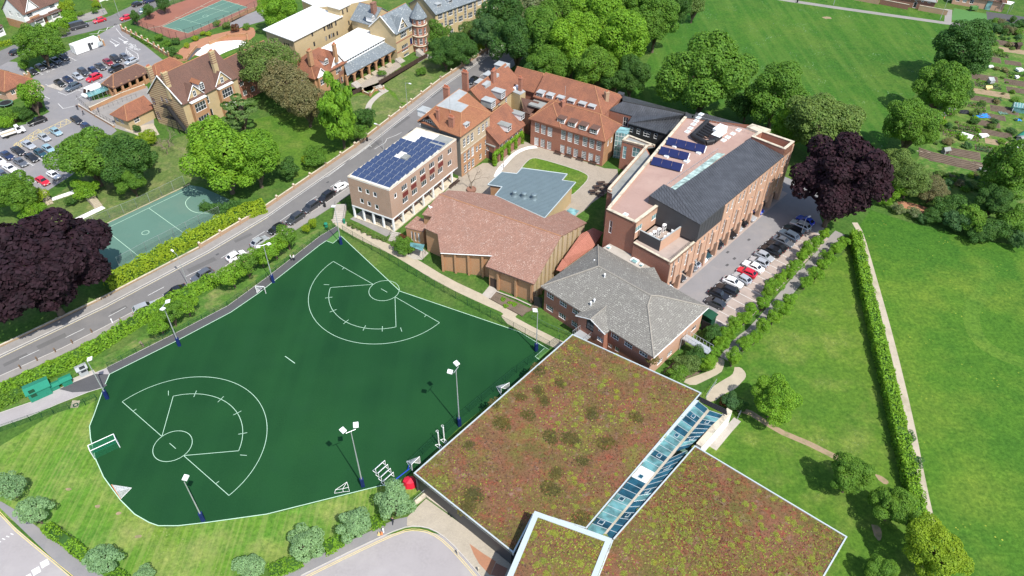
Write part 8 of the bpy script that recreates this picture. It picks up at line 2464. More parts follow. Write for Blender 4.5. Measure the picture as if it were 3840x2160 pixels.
def floodlight(base, h, heads, label, face):
 p = pt(base)
 t = thing('floodlight', label, 'floodlight', p, 'pitch floodlights')
 MB().tube(p, p + V((0, 0, h * 0.5)), 0.11, 8, 0.09).tube(p + V((0, 0, h * 0.5)), p + V((0, 0, h)), 0.085, 8, 0.06).build('pole', MT['grey_metal'], t)
 MB().cb(p, 0.55, 0.55, 1.9, 0.4).build('pad', MT['pad_blue'], t)
 f = nrm2(face)
 s = V((-f.y, f.x, 0))
 if heads == 2: MB().tube(p + V((0, 0, h)) - s * 0.75, p + V((0, 0, h)) + s * 0.75, 0.05, 6).build('crossbar', MT['grey_metal'], t)
 for k in ((-1, 1) if heads == 2 else (0,)):
  c = p + V((0, 0, h + 0.12)) + s * (0.85 * k) + f * 0.15
  ff = (f + s * 0.35 * k).normalized()
  ss = V((-ff.y, ff.x, 0))
  o = MB().box(c - ss * 0.36 - ff * 0.05, ss * 0.72, ff * 0.78 + V((0, 0, 0.15)), V((0, 0, 0.2))).build('lamp_head', MT['white_metal'], t)
  MB().box(c - ss * 0.3 - V((0, 0, 0.03)), ss * 0.6, ff * 0.65 + V((0, 0, 0.15)), V((0, 0, 0.025))).build('lens', MT['lamp_clear'], o)
cen_ = S('W', 760, 900)
for b, h, n, lab in (('M575,1278', 13.7, 2, 'tall twin-headed floodlight beside the sedum roof'), ('L930,578', 13.6, 2, 'tall twin-headed floodlight near the stacked white goals'), ('J1735,762', 9.9, 2, 'twin-headed floodlight on the road side of the pitch, left one'), ('W688,710', 9.5, 2, 'twin-headed floodlight on the road side of the pitch, right one'), ('K1965,910', 9.9, 1, 'single-headed floodlight at the bottom of the pitch'), ('J1040,1272', 9.4, 1, 'single-headed floodlight at the pitch gate on the left'), ('F205,812', 9.9, 1, 'single-headed floodlight at the top corner of the pitch'), ('M1315,557', 9.95, 1, 'single-headed floodlight at the right corner of the pitch')):
 floodlight(b, h, n, lab, cen_ - pt(b))
def street_lamp(base, h, arm, label):
 p = pt(base)
 t = thing('street_lamp', label, 'street lamp', p)
 MB().tube(p, p + V((0, 0, 1.4)), 0.1, 8).tube(p + V((0, 0, 1.4)), p + V((0, 0, h)), 0.06, 8, 0.045).build('post', MT['grey_metal'], t)
 e = p + V((0, 0, h)) + arm
 MB().tube(p + V((0, 0, h)), e + V((0, 0, 0.15)), 0.04, 6).build('arm', MT['grey_metal'], t)
 d = nrm2(arm)
 MB().box(e + V((0, 0, 0.08)) - V((-d.y, d.x, 0)) * 0.16, d * 0.7, V((-d.y, d.x, 0)) * 0.32, V((0, 0, 0.14))).build('lantern', MT['white_metal'], t)
street_lamp('J1825,195', 8.2, V((-1.0, 0.9, 0)), 'street lamp behind the black saloon on the road')
street_lamp('B1622,1072', 8.2, V((1.0, -0.5, 0)), 'street lamp by the roadside wall below the arcade lawn')
street_lamp('B1385,1440', 6.6, V((-1.0, 0.5, 0)), 'street lamp on the road beside the solar-panelled block')
street_lamp('B2485,610', 6.5, V((-0.9, 0.4, 0)), 'street lamp near the woodland bend')
street_lamp('E735,48', 5.0, V((0.3, 0.1, 0)), 'lamp post on the far park path')
street_lamp('E1765,190', 6.5, V((0.5, 0.3, 0)), 'lamp post beside the gap in the far garden wall')
street_lamp('A1165,185', 8.0, V((-0.9, 0.4, 0)), 'street lamp on the side street near the red cars')
street_lamp('A1010,140', 6.0, V((0.5, -0.2, 0)), 'lamp post in front of the arched porch')
street_lamp('H412,1000', 5.0, V((0.5, 0.3, 0)), 'lamp post between the silver off-roader and the avenue')
def fence(ps, h, step, label, post='dark_green_metal', mesh='mesh_fence', pr=0.04, name='fence', rail=True):
 if isinstance(ps, str): ps = pts(ps)
 t = thing(name, label, 'fence', ps[0])
 for a, b in zip(ps, ps[1:]):
  L = (b - a).length
  n = max(1, int(round(L / step)))
  for i in range(n + 1):
   p = a.lerp(b, i / n)
   MB().tube(p, p + V((0, 0, h)), pr, 5).build('post', MT[post], t)
   if i < n and mesh:
    q = a.lerp(b, (i + 1) / n)
    MB().poly([p + V((0, 0, 0.05)), q + V((0, 0, 0.05)), q + V((0, 0, h - 0.05)), p + V((0, 0, h - 0.05))]).build('mesh_panel', MT[mesh], t)
  if rail: MB().tube(a + V((0, 0, h - 0.04)), b + V((0, 0, h - 0.04)), 0.02, 4).build('top_rail', MT[post], t)
 return t
fence('F225,705 F420,820 F850,1085 F1200,1282 F1540,1470 M1440,535', 2.1, 2.6, 'dark green mesh fence between the pitch and the hall footpath')
fence(pts('J1045,975 1320,830 1700,642 2200,380 2576,107 F0,737 F150,650'), 1.2, 2.6, 'low green mesh fence along the dark run-off strip')
fence('M1540,470 W1300,938 1150,1062 1035,1172', 2.0, 3.0, 'dark mesh fence between the pitch and the sedum-roofed building')
fence('K0,60 K300,-45 J520,1420 830,1340 940,1290', 1.6, 2.2, 'green mesh fence beside the pale access path')
fence('I780,960 1070,830 1330,725 1570,610 1790,500', 2.6, 3.4, 'tall chain-link fence along the upper side of the ball court', 'grey_metal', 'mesh_grey', 0.035)
fence('I1155,1285 1420,1140 1690,1005 1935,880 2130,790', 2.4, 3.4, 'chain-link fence behind the yellow-green hedge', 'grey_metal', 'mesh_grey', 0.035)
fence('A1290,235 1530,95 1980,-60', 3.0, 3.2, 'tall dark tennis court fence, street side', 'black_paint', 'mesh_grey', 0.05)
fence('A1290,235 1440,310 1720,400 1960,320 2250,205 2540,65', 3.0, 3.2, 'tall dark tennis court fence, garden side', 'black_paint', 'mesh_grey', 0.05)
fence('M1275,250 1420,330 1640,420', 1.1, 2.2, 'low pale green fence beside the teaching block grass', 'court_green', 'mesh_fence', 0.03)
fence('B1345,820 1600,670 1810,550', 1.5, 2.4, 'dark brown panel fence above the terrace lawn', 'timber_dark', None, 0.06)
fence('K360,960 610,1000 880,1230', 1.0, 2.6, 'thin dark fence behind the bottom left hedge strip', 'black_paint', None, 0.03)
fence('A750,960 880,1080 1100,1200', 1.2, 1.6, 'black railing above the villa ramp', 'black_paint', None, 0.03)
fence('A960,1070 1320,940', 1.1, 1.4, 'railing along the villa ramp', 'black_paint', None, 0.025)
fence('I490,700 760,590', 1.0, 1.6, 'railing beside the upper bank path', 'black_paint', None, 0.03)
fence('I520,960 1000,730', 1.0, 1.6, 'railing beside the lower bank path', 'black_paint', None, 0.03)
def panel_fence(a, b, h, step, label, mat='timber_dark'):
 a, b = pt(a), pt(b)
 t = thing('panel_fence', label, 'fence', a)
 n = max(1, int((b - a).length / step))
 d = nrm2(b - a)
 for i in range(n):
  p, q = a.lerp(b, i / n), a.lerp(b, (i + 0.96) / n)
  MB().box(p, q - p, V((-d.y, d.x, 0)) * 0.06, V((0, 0, h))).build('fence_panel', MT[mat], t)
  MB().cb(p, 0.14, 0.14, h + 0.1, 0.5).build('post', MT[mat], t)
panel_fence('B1345,822', 'B1810,552', 1.3, 1.2, 'close-boarded dark fence on the terrace edge')
panel_fence('B1070,930', 'B1170,880', 1.2, 1.2, 'short dark fence left of the terrace steps')
panel_fence('A110,1215', 'A420,1030', 1.7, 1.9, 'dark timber fence round the trampoline garden')
panel_fence('G1870,1120', 'G1960,1165', 2.4, 1.0, 'black gate panels beside the teaching block', 'black_paint')
panel_fence('G265,900', 'G345,915', 2.6, 1.2, 'black gates between the hall and the teaching block', 'black_paint')
# brick walls with piers
def brick_wall(ps, h, label, step=5.0, mat='brick_wall', cap='stone', ph=0.5):
 if isinstance(ps, str): ps = pts(ps)
 t = thing('brick_wall', label, 'wall', ps[0])
 for a, b in zip(ps, ps[1:]):
  d = nrm2(b - a)
  n_ = V((-d.y, d.x, 0))
  MB().box(a - n_ * 0.12, b - a, n_ * 0.24, V((0, 0, h))).build('wall', MT[mat], t)
  MB().box(a - n_ * 0.17 + V((0, 0, h)), b - a, n_ * 0.34, V((0, 0, 0.08))).build('coping', MT[cap], t)
  n = max(1, int((b - a).length / step))
  for i in range(n + 1):
   p = a.lerp(b, i / n)
   q = MB().cb(p, 0.45, 0.45, h + ph, math.atan2(d.y, d.x)).build('pier', MT[mat], t)
   MB().lathe(p + V((0, 0, h + ph)), [(0.34, 0), (0.34, 0.08), (0.12, 0.3), (0.02, 0.36)], 4).build('pier_cap', MT[cap], q)
brick_wall(offs(RN[6:9], 2.15), 0.9, 'brick wall with capped piers between hedge and pavement')
brick_wall(offs(RN[8:11], 2.15), 0.9, 'brick wall with piers below the school lawn')
brick_wall(offs(RN[10:14], 2.15), 0.9, 'brick wall with piers beside the yews')
brick_wall(offs(RN[2:7], 2.3), 0.35, 'low crumbling brick wall at the foot of the yellow-green hedge', 9.0, ph=0.0)
brick_wall(offs(RS[6:8], -2.5), 1.0, 'brick wall and railing above the pitch corner steps', 6.0)
brick_wall('A1185,300 1330,375 1500,470 1640,560', 1.1, 'row of brick piers along the car park drive', 3.0, 'brick_orange', 'stone', 0.9)
brick_wall('A970,395 1010,440', 1.0, 'brick gate pier beside the white cabin', 3.0, 'brick_orange', 'stone', 0.7)
brick_wall('A255,760 290,740', 1.0, 'brick gate pier at the car park entrance', 3.0, 'brick_orange', 'stone', 0.5)
brick_wall('A880,1070 1180,930 1400,850', 1.0, 'orange brick ramp wall below the covered walkway', 9.0, 'brick_orange', 'stone', 0.0)
brick_wall('A770,1030 930,1130 1100,1230', 0.6, 'low brick retaining wall below the villa railing', 9.0, 'brick_orange', 'concrete', 0.0)
brick_wall('B1190,900 1260,930 1300,880 1390,870', 0.7, 'curved brick wall at the terrace steps', 4.0, 'brick_orange')
brick_wall('A1640,595 1800,590 1830,545 1900,460', 0.6, 'terracotta garden wall by the dark curved path', 9.0, 'brick_orange', 'brick_orange', 0.0)
brick_wall('A2030,430 2200,360 2390,350 2400,410', 0.8, 'terracotta garden wall above the white path', 9.0, 'brick_orange', 'brick_orange', 0.0)
brick_wall('A2215,215 2380,130 2530,70', 0.9, 'brick wall between the tennis court and the school yard', 9.0, 'brick_orange', 'brick_orange', 0.0)
# retaining edge and railings at the sports centre stair
def rail_run(ps, label, h=1.1, step=0.28, z=0.12, name='railing'):
 ps = [at(p, z) for p in (pts(ps) if isinstance(ps, str) else ps)]
 t = thing(name, label, 'railing', ps[0])
 for a, b in zip(ps, ps[1:]):
  n = max(1, int((b - a).length / step))
  for i in range(n + 1):
   p = a.lerp(b, i / n)
   MB().tube(p, p + V((0, 0, h)), 0.018, 4).build('baluster', MT['grey_metal'], t)
  for zz in (h, 0.12): MB().tube(a + V((0, 0, zz)), b + V((0, 0, zz)), 0.03, 4).build('rail', MT['grey_metal'], t)
rail_run('L1425,750 1535,655 1700,770 1830,870 1960,970', 'grey steel railing round the forecourt corner by the sedum roof')
rail_run('L2230,1200 2290,1250', 'short grey railing at the foot of the sports centre stair')
rail_run('N1195,960 1260,850', 'metal gate railing beside the white garden wall', 1.2)
rail_run('N890,760 990,610', 'steel handrail beside the garden path steps', 1.0, 0.6)
pl = tag(MB().prism(pts('L1440,770 1540,690 2300,1240 2330,1200 1540,640 1420,740'), 0.0, 0.35).build('retaining_edge', MT['stone']), kind='structure')
for i in range(9):
 p = pt('L%d,%d' % (1790 + 52 * i, 800 + 42 * i))
 MB().cb(at(p, 0), 1.6, 0.5, 0.5 - 0.04 * i, -0.62).build('stair_tread', MT['concrete'], pl)
# ---------------------------------------------------------------- goals and kit
def tube_frame(t, segs, mat, r=0.05, name='frame_tube'):
 for a, b in segs: MB().tube(a, b, r, 6).build(name, MT[mat], t)
def hockey_goal():
 a, b, c, d = S('K', 915, 318, 0), S('K', 1160, 205, 0), S('K', 1105, 95, 0.0), S('K', 865, 205, 0.0)
 t = thing('hockey_goal', 'white-framed hockey goal with green net at the left edge of the pitch', 'goal', a)
 h = 2.1
 u, w = nrm2(b - a), V((0, 0, h))
 L = 3.66
 n = V((-u.y, u.x, 0))
 b = a + u * min((b - a).length, 4.4)
 c, d = b + n * 1.3, a + n * 1.3
 tube_frame(t, [(a, a + w), (b, b + w), (a + w, b + w), (a + w, d + w), (b + w, c + w), (d + w, c + w), (d + w, d), (c + w, c), (a, d), (b, c)], 'white', 0.06)
 MB().box(d, c - d, -n * 0.04, V((0, 0, 0.46))).build('backboard', MT['green_metal'], t)
 for q in ([a, b, b + w, a + w], [d, c, c + w, d + w], [a, d, d + w, a + w], [b, c, c + w, b + w], [d + w, c + w, b + w, a + w]): MB().poly(q).build('net', MT['net_green'], t)
hockey_goal()
def lacrosse_goal(p0, p1, pk, label, mat='white'):
 """triangular-plan goal: two posts and crossbar, net drawn back to a point on the ground"""
 a, b = pt(p0), pt(p1)
 k = pt(pk)
 u = nrm2(b - a)
 b = a + u * 1.83
 m = (a + b) / 2
 d = nrm2(k - m)
 k = m + d * 2.0
 w = V((0, 0, 1.83))
 t = thing('lacrosse_goal', label, 'goal', at(m, 0))
 tube_frame(t, [(a, a + w), (b, b + w), (a + w, b + w)], mat, 0.05)
 tube_frame(t, [(a, k), (b, k)], 'white', 0.04)
 MB().poly([a + w, b + w, k + V((0, 0, 0.1))]).build('net', MT['net_white'], t)
 MB().poly([a, a + w, k + V((0, 0, 0.1))]).build('net', MT['net_white'], t)
 MB().poly([b + w, b, k + V((0, 0, 0.1))]).build('net', MT['net_white'], t)
lacrosse_goal('K1165,705', 'K1080,570', 'K1265,600', 'white-netted goal with orange frame at the lower left edge of the pitch', 'orange')
lacrosse_goal('J2570,260', 'J2510,255', 'J2560,150', 'white-netted lacrosse goal standing at the verge side of the pitch')
lacrosse_goal('L1485,360', 'L1395,450', 'L1365,350', 'lacrosse goal by the sedum roof corner near the red cover')
lacrosse_goal('M1055,930', 'M985,975', 'M935,905', 'lacrosse goal half way along the sedum roof edge')
# stacked small goals
u = nrm2(S('L', 1215, 500) - S('L', 1150, 560))
for i in range(4):
 c = S('L', 1185 - 27 * i, 530 - 38 * i)
 t = thing('small_goal', 'small white five-a-side goal, %s in the stack near the floodlight' % ['nearest', 'second', 'third', 'farthest'][i], 'goal', c, 'stacked small goals')
 a, b = c - u * 1.0, c + u * 1.0
 n = V((-u.y, u.x, 0))
 w = V((0, 0, 1.2))
 tube_frame(t, [(a, a + w), (b, b + w), (a + w, b + w), (a, a + n * 0.8), (b, b + n * 0.8), (a + n * 0.8, b + n * 0.8), (a + w, a + n * 0.8), (b + w, b + n * 0.8)], 'white', 0.05)
 MB().poly([a + w, b + w, b + n * 0.8, a + n * 0.8]).build('net', MT['net_white'], t)
t = thing('folding_goal', 'thin white folded goal frame lying near the pitch edge', 'goal', S('L', 700, 640))
g_ = [S('L', 655, 650), S('L', 740, 635), S('L', 735, 605, 0.1), S('L', 665, 615, 0.1), S('L', 775, 540, 0.6), S('L', 800, 630), S('L', 790, 590)]
tube_frame(t, [(g_[0], g_[1]), (g_[1], g_[2]), (g_[2], g_[3]), (g_[3], g_[0]), (g_[3], g_[4]), (g_[4], g_[2]), (g_[1], g_[5]), (g_[5], g_[6]), (g_[6], g_[4]), (g_[2], g_[6])], 'white', 0.03)
for s, lab in (('L1665,175', 'left portable netball post beside the sedum roof'), ('L1715,125', 'right portable netball post beside the sedum roof')):
 p = pt(s)
 t = thing('netball_post', lab, 'netball post', p)
 tube_frame(t, [(p, p + V((0, 0, 3.05)))], 'white', 0.1, 'padded_post')
 c = p + V((-0.15, 0.3, 3.05))
 tube_frame(t, [(c + V((0.2 * math.cos(k * 0.785), 0.2 * math.sin(k * 0.785), 0)), c + V((0.2 * math.cos(k * 0.785 + 0.785), 0.2 * math.sin(k * 0.785 + 0.785), 0))) for k in range(8)], 'white', 0.025, 'ring')
 for e in (V((0.5, -0.5, 0)), V((-0.6, -0.2, 0)), V((0.2, -0.9, 0))): tube_frame(t, [(p + V((0, 0, 0.08)), p + e + V((0, 0, 0.05)))], 'white', 0.045, 'base_bar')
 tube_frame(t, [(p + V((0.5, -0.5, 0.05)), p + V((0.2, -0.9, 0.05))), (p + V((-0.6, -0.2, 0.05)), p + V((0.2, -0.9, 0.05)))], 'white', 0.04, 'base_bar')
t = thing('goal_trolley', 'blue tubular goal frame lying by the pitch corner', 'goal', S('L', 1240, 540))
a, b = S('L', 1225, 530, 0.2), S('L', 1360, 425, 0.2)
tube_frame(t, [(a, b), (a + V((0.3, 0.25, 0)), b + V((0.3, 0.25, 0))), (a, a + V((0.4, -0.9, 0))), (b, b + V((0.3, 0.3, 0.9))), (a, a + V((0.3, 0.25, 0))), (b, b + V((0.3, 0.25, 0)))], 'blue_metal', 0.07)
# red cover
p = S('L', 1385, 560)
t = thing('covered_equipment', 'bright red tarpaulin cover over equipment at the sedum roof corner', 'tarpaulin', p)
rg = random.Random(8)
m = MB()
ring0 = [p + V((1.25 * math.cos(k * 0.6283), 1.0 * math.sin(k * 0.6283), 0)) * 1.0 for k in range(10)]
ring1 = [p + V((0.95 * math.cos(k * 0.6283) + rg.uniform(-0.1, 0.1), 0.75 * math.sin(k * 0.6283) + rg.uniform(-0.1, 0.1), 1.1 + rg.uniform(-0.2, 0.2))) for k in range(10)]
top = p + V((0.2, 0.1, 1.5))
for k in range(10):
 m.poly([ring0[k], ring0[(k + 1) % 10], ring1[(k + 1) % 10], ring1[k]])
 m.poly([ring1[k], ring1[(k + 1) % 10], top])
m.build('cover', MT['red_cover'], t)
# ---------------------------------------------------------------- sheds, boxes and small street furniture
def shed(q, h, hr, label, mat, roof, name='shed', cat='shed', axis=0, door=None):
 q = ccw(pts(q) if isinstance(q, str) else q)
 t = thing(name, label, cat, q[0])
 MB().prism(q, 0, h).build('body', MT[mat], t)
 roof4(t, q, h, hr, roof, axis, 0, 0, 0.15, 'roof', None)
 if door:
  d = nrm2(q[1] - q[0])
  MB().box(q[0] + d * 0.4 - V((-d.y, d.x, 0)) * 0.03, d * 0.9, V((-d.y, d.x, 0)) * 0.05, V((0, 0, h * 0.85))).build('door', MT[door], t)
 return t
def qbox(c, sx, sy, ang):
 u, w = V((math.cos(ang), math.sin(ang), 0)), V((-math.sin(ang), math.cos(ang), 0))
 return [c - u * sx / 2 - w * sy / 2, c + u * sx / 2 - w * sy / 2, c + u * sx / 2 + w * sy / 2, c - u * sx / 2 + w * sy / 2]
la_ = math.atan2(*(S('J', 490, 1190) - S('J', 310, 1270)).yx)
shed(qbox(S('J', 370, 1190, 1.0), 3.4, 2.5, la_), 2.0, 2.4, 'large green steel storage shed by the access path', 'green_metal', 'green_metal', door='dark_green_metal')
shed(qbox(S('J', 510, 1155, 0.7), 1.7, 1.0, la_), 1.1, 1.25, 'small green locker attached beside the large storage shed', 'green_metal', 'green_metal', 'locker', 'locker')
shed(qbox(S('J', 638, 1100, 0.7), 1.5, 1.2, la_), 1.3, 1.45, 'green metal cabinet standing on its own slab', 'green_metal', 'green_metal', 'cabinet', 'cabinet')
shed(qbox(S('J', 795, 1000, 0.9), 1.4, 1.3, la_), 1.7, 1.9, 'pale grey utility kiosk by the pitch gate', 'lead', 'lead', 'kiosk', 'kiosk', door='glass')
sheet('kiosk_slab', 'J690,1085 900,995 930,1030 720,1120', 'concrete', 3)
def bollard(s, label, mat='timber', h=1.0, r=0.11):
 p = pt(s) + V((0, 0, 0.12))
 o = MB().lathe(p, [(r, 0), (r, h * 0.8), (r * 1.25, h * 0.82), (r * 1.25, h * 0.9), (r * 0.8, h), (0.02, h * 1.02)], 8).build('bollard', MT[mat], None, p)
 tag(o, label, 'bollard', 'pavement bollards')
for i, s in enumerate('J205,990 J365,912 J540,828 J705,745 J893,642 J1175,540'.split()): bollard(s, 'small brown bollard on the roadside pavement, %s from the left' % ['first', 'second', 'third', 'fourth', 'fifth', 'sixth'][i])
bollard('J1090,545', 'white marker post on the roadside pavement', 'white')
bollard('L1130,1030', 'white bollard beside the orange cones', 'white')
for i, s in enumerate(('L1848,1240', 'L2048,1405')): bollard(s, 'dark capped bollard on the forecourt kerb, %s' % ('upper' if i == 0 else 'lower'), 'stone')
for s, mt, lab in (('L1085,1050', 'line_yellow', 'yellow traffic cone on the turning circle pavement'), ('L1110,1045', 'orange', 'orange traffic cone on the turning circle pavement')):
 p = pt(s) + V((0, 0, 0.11))
 t = thing('traffic_cone', lab, 'cone', p)
 MB().cb(p, 0.4, 0.4, 0.05).build('base', MT[mt], t)
 MB().tube(p + V((0, 0, 0.05)), p + V((0, 0, 0.7)), 0.16, 8, 0.03).build('cone', MT[mt], t)
def bin_(s, label, mat, h=1.1, r=0.28):
 p = pt(s)
 t = thing('litter_bin', label, 'bin', p)
 MB().lathe(p, [(r, 0), (r * 1.05, h * 0.8), (r * 1.1, h * 0.82), (r * 0.9, h), (0.05, h * 1.05)], 10).build('body', MT[mat], t)
 MB().lathe(p + V((0, 0, h * 0.62)), [(r * 1.07, 0), (r * 1.08, 0.12), (r * 1.06, 0.13)], 10).build('band', MT['black_paint'], t)
bin_('F48,455', 'black litter bin on the pavement by the road wall', 'black_paint')
bin_('F235,610', 'green litter bin at the pitch corner', 'green_metal')
bin_('F60,645', 'green box bin on the grass at the pitch corner', 'green_metal', 1.0, 0.4)
bin_('B1230,1365', 'black litter bin on the pavement below the birch', 'black_paint')
bin_('E385,25', 'dark litter bin beside the far park path', 'black_paint')
# white cabin
a, b = S('A', 745, 535), S('A', 965, 455)
u = nrm2(b - a)
w = V((-u.y, u.x, 0))
L = 8.0
t = thing('site_cabin', 'white portable cabin at the edge of the visitor car park', 'cabin', a)
q = [a, a + u * L, a + u * L + w * 2.7, a + w * 2.7]
facade(t, q[0], q[1], 0.15, 2.75, 'white', [([(5.6, 1.7)], 0.9, 0.9, 1, 1)])
for i in (1, 2, 3): facade(t, q[i], q[(i + 1) % 4], 0.15, 2.75, 'white')
MB().prism(q, 2.75, 2.88).build('roof', MT['white_roof'], t)
MB().box(q[0] + u * 4.2 - w * 0.03 + V((0, 0, 0.2)), u * 0.9, w * 0.05, V((0, 0, 2.1))).build('door', MT['glass'], t)
for i in range(14): MB().box(q[0] + u * (0.55 * i + 0.2) + w * 0.05 + V((0, 0, 2.88)), u * 0.08, w * 2.6, V((0, 0, 0.05))).build('roof_rib', MT['white_roof'], t)
t = thing('notice_board', 'small white notice board on the gate post beside the cabin', 'sign', S('A', 980, 460))
MB().box(S('A', 960, 470) + V((0, 0, 0.9)), u * 1.6, w * 0.06, V((0, 0, 1.0))).build('board', MT['coping_metal'], t)
for k in (0.1, 1.5): MB().tube(S('A', 960, 470) + u * k, S('A', 960, 470) + u * k + V((0, 0, 1.9)), 0.04, 5).build('post', MT['grey_metal'], t)
# bike shelter with curved glass roof
a, b = S('A', 880, 995), S('A', 1050, 930)
u = nrm2(b - a)
w = V((-u.y, u.x, 0))
t = thing('bike_shelter', 'curved glass-roofed bicycle shelter beside the white van', 'bicycle shelter', a)
for i in range(5):
 prof = [(0.0, 1.7), (0.25, 2.15), (0.8, 2.4), (1.5, 2.4), (2.0, 2.2)]
 for (x0, z0), (x1, z1) in zip(prof, prof[1:]):
  p0, p1 = a + u * (1.25 * i), a + u * (1.25 * i + 1.2)
  MB().slab([[p0 + w * x0 + V((0, 0, z0)), p1 + w * x0 + V((0, 0, z0)), p1 + w * x1 + V((0, 0, z1)), p0 + w * x1 + V((0, 0, z1))]], 0.03).build('roof_pane', MT['glass_roof'], t)
 MB().tube(a + u * 1.25 * i + w * 2, a + u * 1.25 * i + w * 2 + V((0, 0, 2.2)), 0.04, 5).build('post', MT['grey_metal'], t)
 MB().tube(a + u * 1.25 * i, a + u * 1.25 * i + V((0, 0, 1.7)), 0.04, 5).build('post', MT['grey_metal'], t)
# picnic tables and benches
def picnic(s, label, ang):
 p = pt(s)
 t = thing('picnic_table', label, 'picnic table', p, 'courtyard picnic tables')
 u, w = V((math.cos(ang), math.sin(ang), 0)), V((-math.sin(ang), math.cos(ang), 0))
 for k in range(4): MB().box(p - u * 0.9 - w * (0.4 - 0.2 * k) + V((0, 0, 0.72)), u * 1.8, w * 0.18, V((0, 0, 0.05))).build('table_plank', MT['timber_dark'], t)
 for k in (-0.85, 0.6): MB().box(p - u * 0.9 + w * k + V((0, 0, 0.42)), u * 1.8, w * 0.26, V((0, 0, 0.05))).build('seat', MT['timber_dark'], t)
 for k in (-0.6, 0.6):
  MB().tube(p + u * k - w * 0.75, p + u * k - w * 0.2 + V((0, 0, 0.72)), 0.05, 4).build('leg', MT['timber_dark'], t)
  MB().tube(p + u * k + w * 0.75, p + u * k + w * 0.2 + V((0, 0, 0.72)), 0.05, 4).build('leg', MT['timber_dark'], t)
for s, lab in (('C1942,1270', 'upper of the three sunlit picnic tables in the courtyard'), ('C1905,1308', 'middle of the three sunlit picnic tables'), ('C1865,1352', 'lower of the three sunlit picnic tables'), ('C2010,1290', 'shaded picnic table behind the upper sunlit one'), ('C1975,1330', 'shaded picnic table behind the middle sunlit one'), ('C1935,1375', 'shaded picnic table behind the lower sunlit one')): picnic(s, lab, 0.15)
def bench(s, label, d):
 p = pt(s)
 t = thing('bench', label, 'bench', p)
 n = V((d.y, -d.x, 0))
 for k in range(3): MB().box(p - d * 0.95 + n * (0.16 * k) + V((0, 0, 0.43)), d * 1.9, n * 0.13, V((0, 0, 0.04))).build('seat_slat', MT['timber_dark'], t)
 for k in range(3): MB().box(p - d * 0.95 - n * 0.04 + V((0, 0, 0.55 + 0.14 * k)), d * 1.9, n * 0.04, V((0, 0, 0.1))).build('back_slat', MT['timber_dark'], t)
 for k in (-0.85, 0.85):
  for j in (0, 0.42): MB().tube(p + d * k + n * j, p + d * k + n * j + V((0, 0, 0.45 if j else 0.95)), 0.04, 4).build('leg', MT['timber_dark'], t)
for i, s in enumerate(('C1525,975', 'C1628,1005', 'C1738,1035', 'C1862,1072')): bench(s, 'dark bench against the courtyard block, %s from the left' % ['first', 'second', 'third', 'fourth'][i], VA)
for i, s in enumerate(('C500,1290', 'C545,1255')): bench(s, 'dark bench beside the column-fronted block, %s one' % ['lower', 'upper'][i], UA)
# generator cabinet, gates
shed(qbox(S('G', 1945, 1010, 1.5), 1.7, 2.4, 0.82), 2.6, 2.75, 'dark green equipment cabinet behind the teaching block', 'dark_green_metal', 'dark_green_metal', 'equipment_cabinet', 'cabinet')
# trampoline
p = S('A', 65, 1020)
t = thing('trampoline', 'round garden trampoline with teal rim at the left edge', 'trampoline', p)
MB().lathe(p + V((0, 0, 0.8)), [(1.85, 0), (1.85, 0.06), (1.55, 0.07)], 20).build('rim_pad', MT['court_green'], t)
MB().lathe(p + V((0, 0, 0.83)), [(1.55, 0), (1.5, 0.045)], 20).build('mat', MT['black_paint'], t)
for k in range(6): MB().tube(p + V((1.7 * math.cos(k), 1.7 * math.sin(k), 0)), p + V((1.7 * math.cos(k), 1.7 * math.sin(k), 0.8)), 0.04, 5).build('leg', MT['grey_metal'], t)
# steps
def steps(a, b, wdt, n, label, h=1.2, mat='path_beige'):
 a, b = pt(a), pt(b)
 d = nrm2(b - a)
 s = V((-d.y, d.x, 0))
 t = thing('steps', label, 'steps', b)
 L = (b - a).length / n
 for i in range(n):
  MB().box(a + d * L * i - s * wdt / 2, d * L * 0.98, s * wdt, V((0, 0, 0.05 + h * (n - i) / n))).build('tread', MT[mat], t)
 for k in (-1, 1): MB().tube(a + s * k * wdt / 2 + V((0, 0, h + 0.9)), b + s * k * wdt / 2 + V((0, 0, 0.95)), 0.03, 4).build('handrail', MT['black_paint'], t)
steps('I420,590', 'I480,690', 1.7, 9, 'flight of pale steps down the bank beside the lime shrub')
steps('I880,640', 'I955,715', 1.8, 9, 'second flight of brown-edged steps down the bank')
steps('F210,470', 'F175,610', 2.4, 9, 'curved flight of stone steps from the road to the pitch corner', 1.2, 'concrete')
steps('F745,730', 'F700,790', 2.0, 6, 'short flight of steps beside the hall entrance bush', 0.9, 'concrete')
steps('B1330,850', 'B1400,890', 2.0, 6, 'stone steps from the terrace down to the lawn', 0.7, 'concrete')
for s, lab, wd_ in (('I500,640 760,550', 'bank_path', 1.5), ('I500,950 1000,710', 'bank_path', 1.7)):
 band('bank_path', s, wd_, 'path_white', 4)
# canopy at the hall entrance
q = [pt(s, 2.5) for s in ('F870,795', 'F1010,815', 'F990,880', 'F870,830')]
t = thing('entrance_canopy', 'small glass canopy at the hall side entrance', 'canopy', at(q[0], 0))
MB().slab([q], 0.05).build('roof', MT['glass_roof'], t)
for p in q: MB().tube(at(p, 0), p, 0.04, 5).build('post', MT['timber_dark'], t)
# target board on the left lawn
t = thing('compass_slab', 'small tan slab with a dark green ring set in the grass by the access path', 'slab', S('J', 730, 1340))
MB().prism(pts('J680,1365 700,1295 775,1295 755,1360'), 0, 0.06).build('slab', MT['path_beige'], t)
o = S('J', 732, 1338)
strip(MB(), [V((p.x, p.y, 0)) for p in arc(o, 0.36, 0, 6.2832, 20)], 0.2, 0.075).build('ring', MT['dark_green_metal'], t)
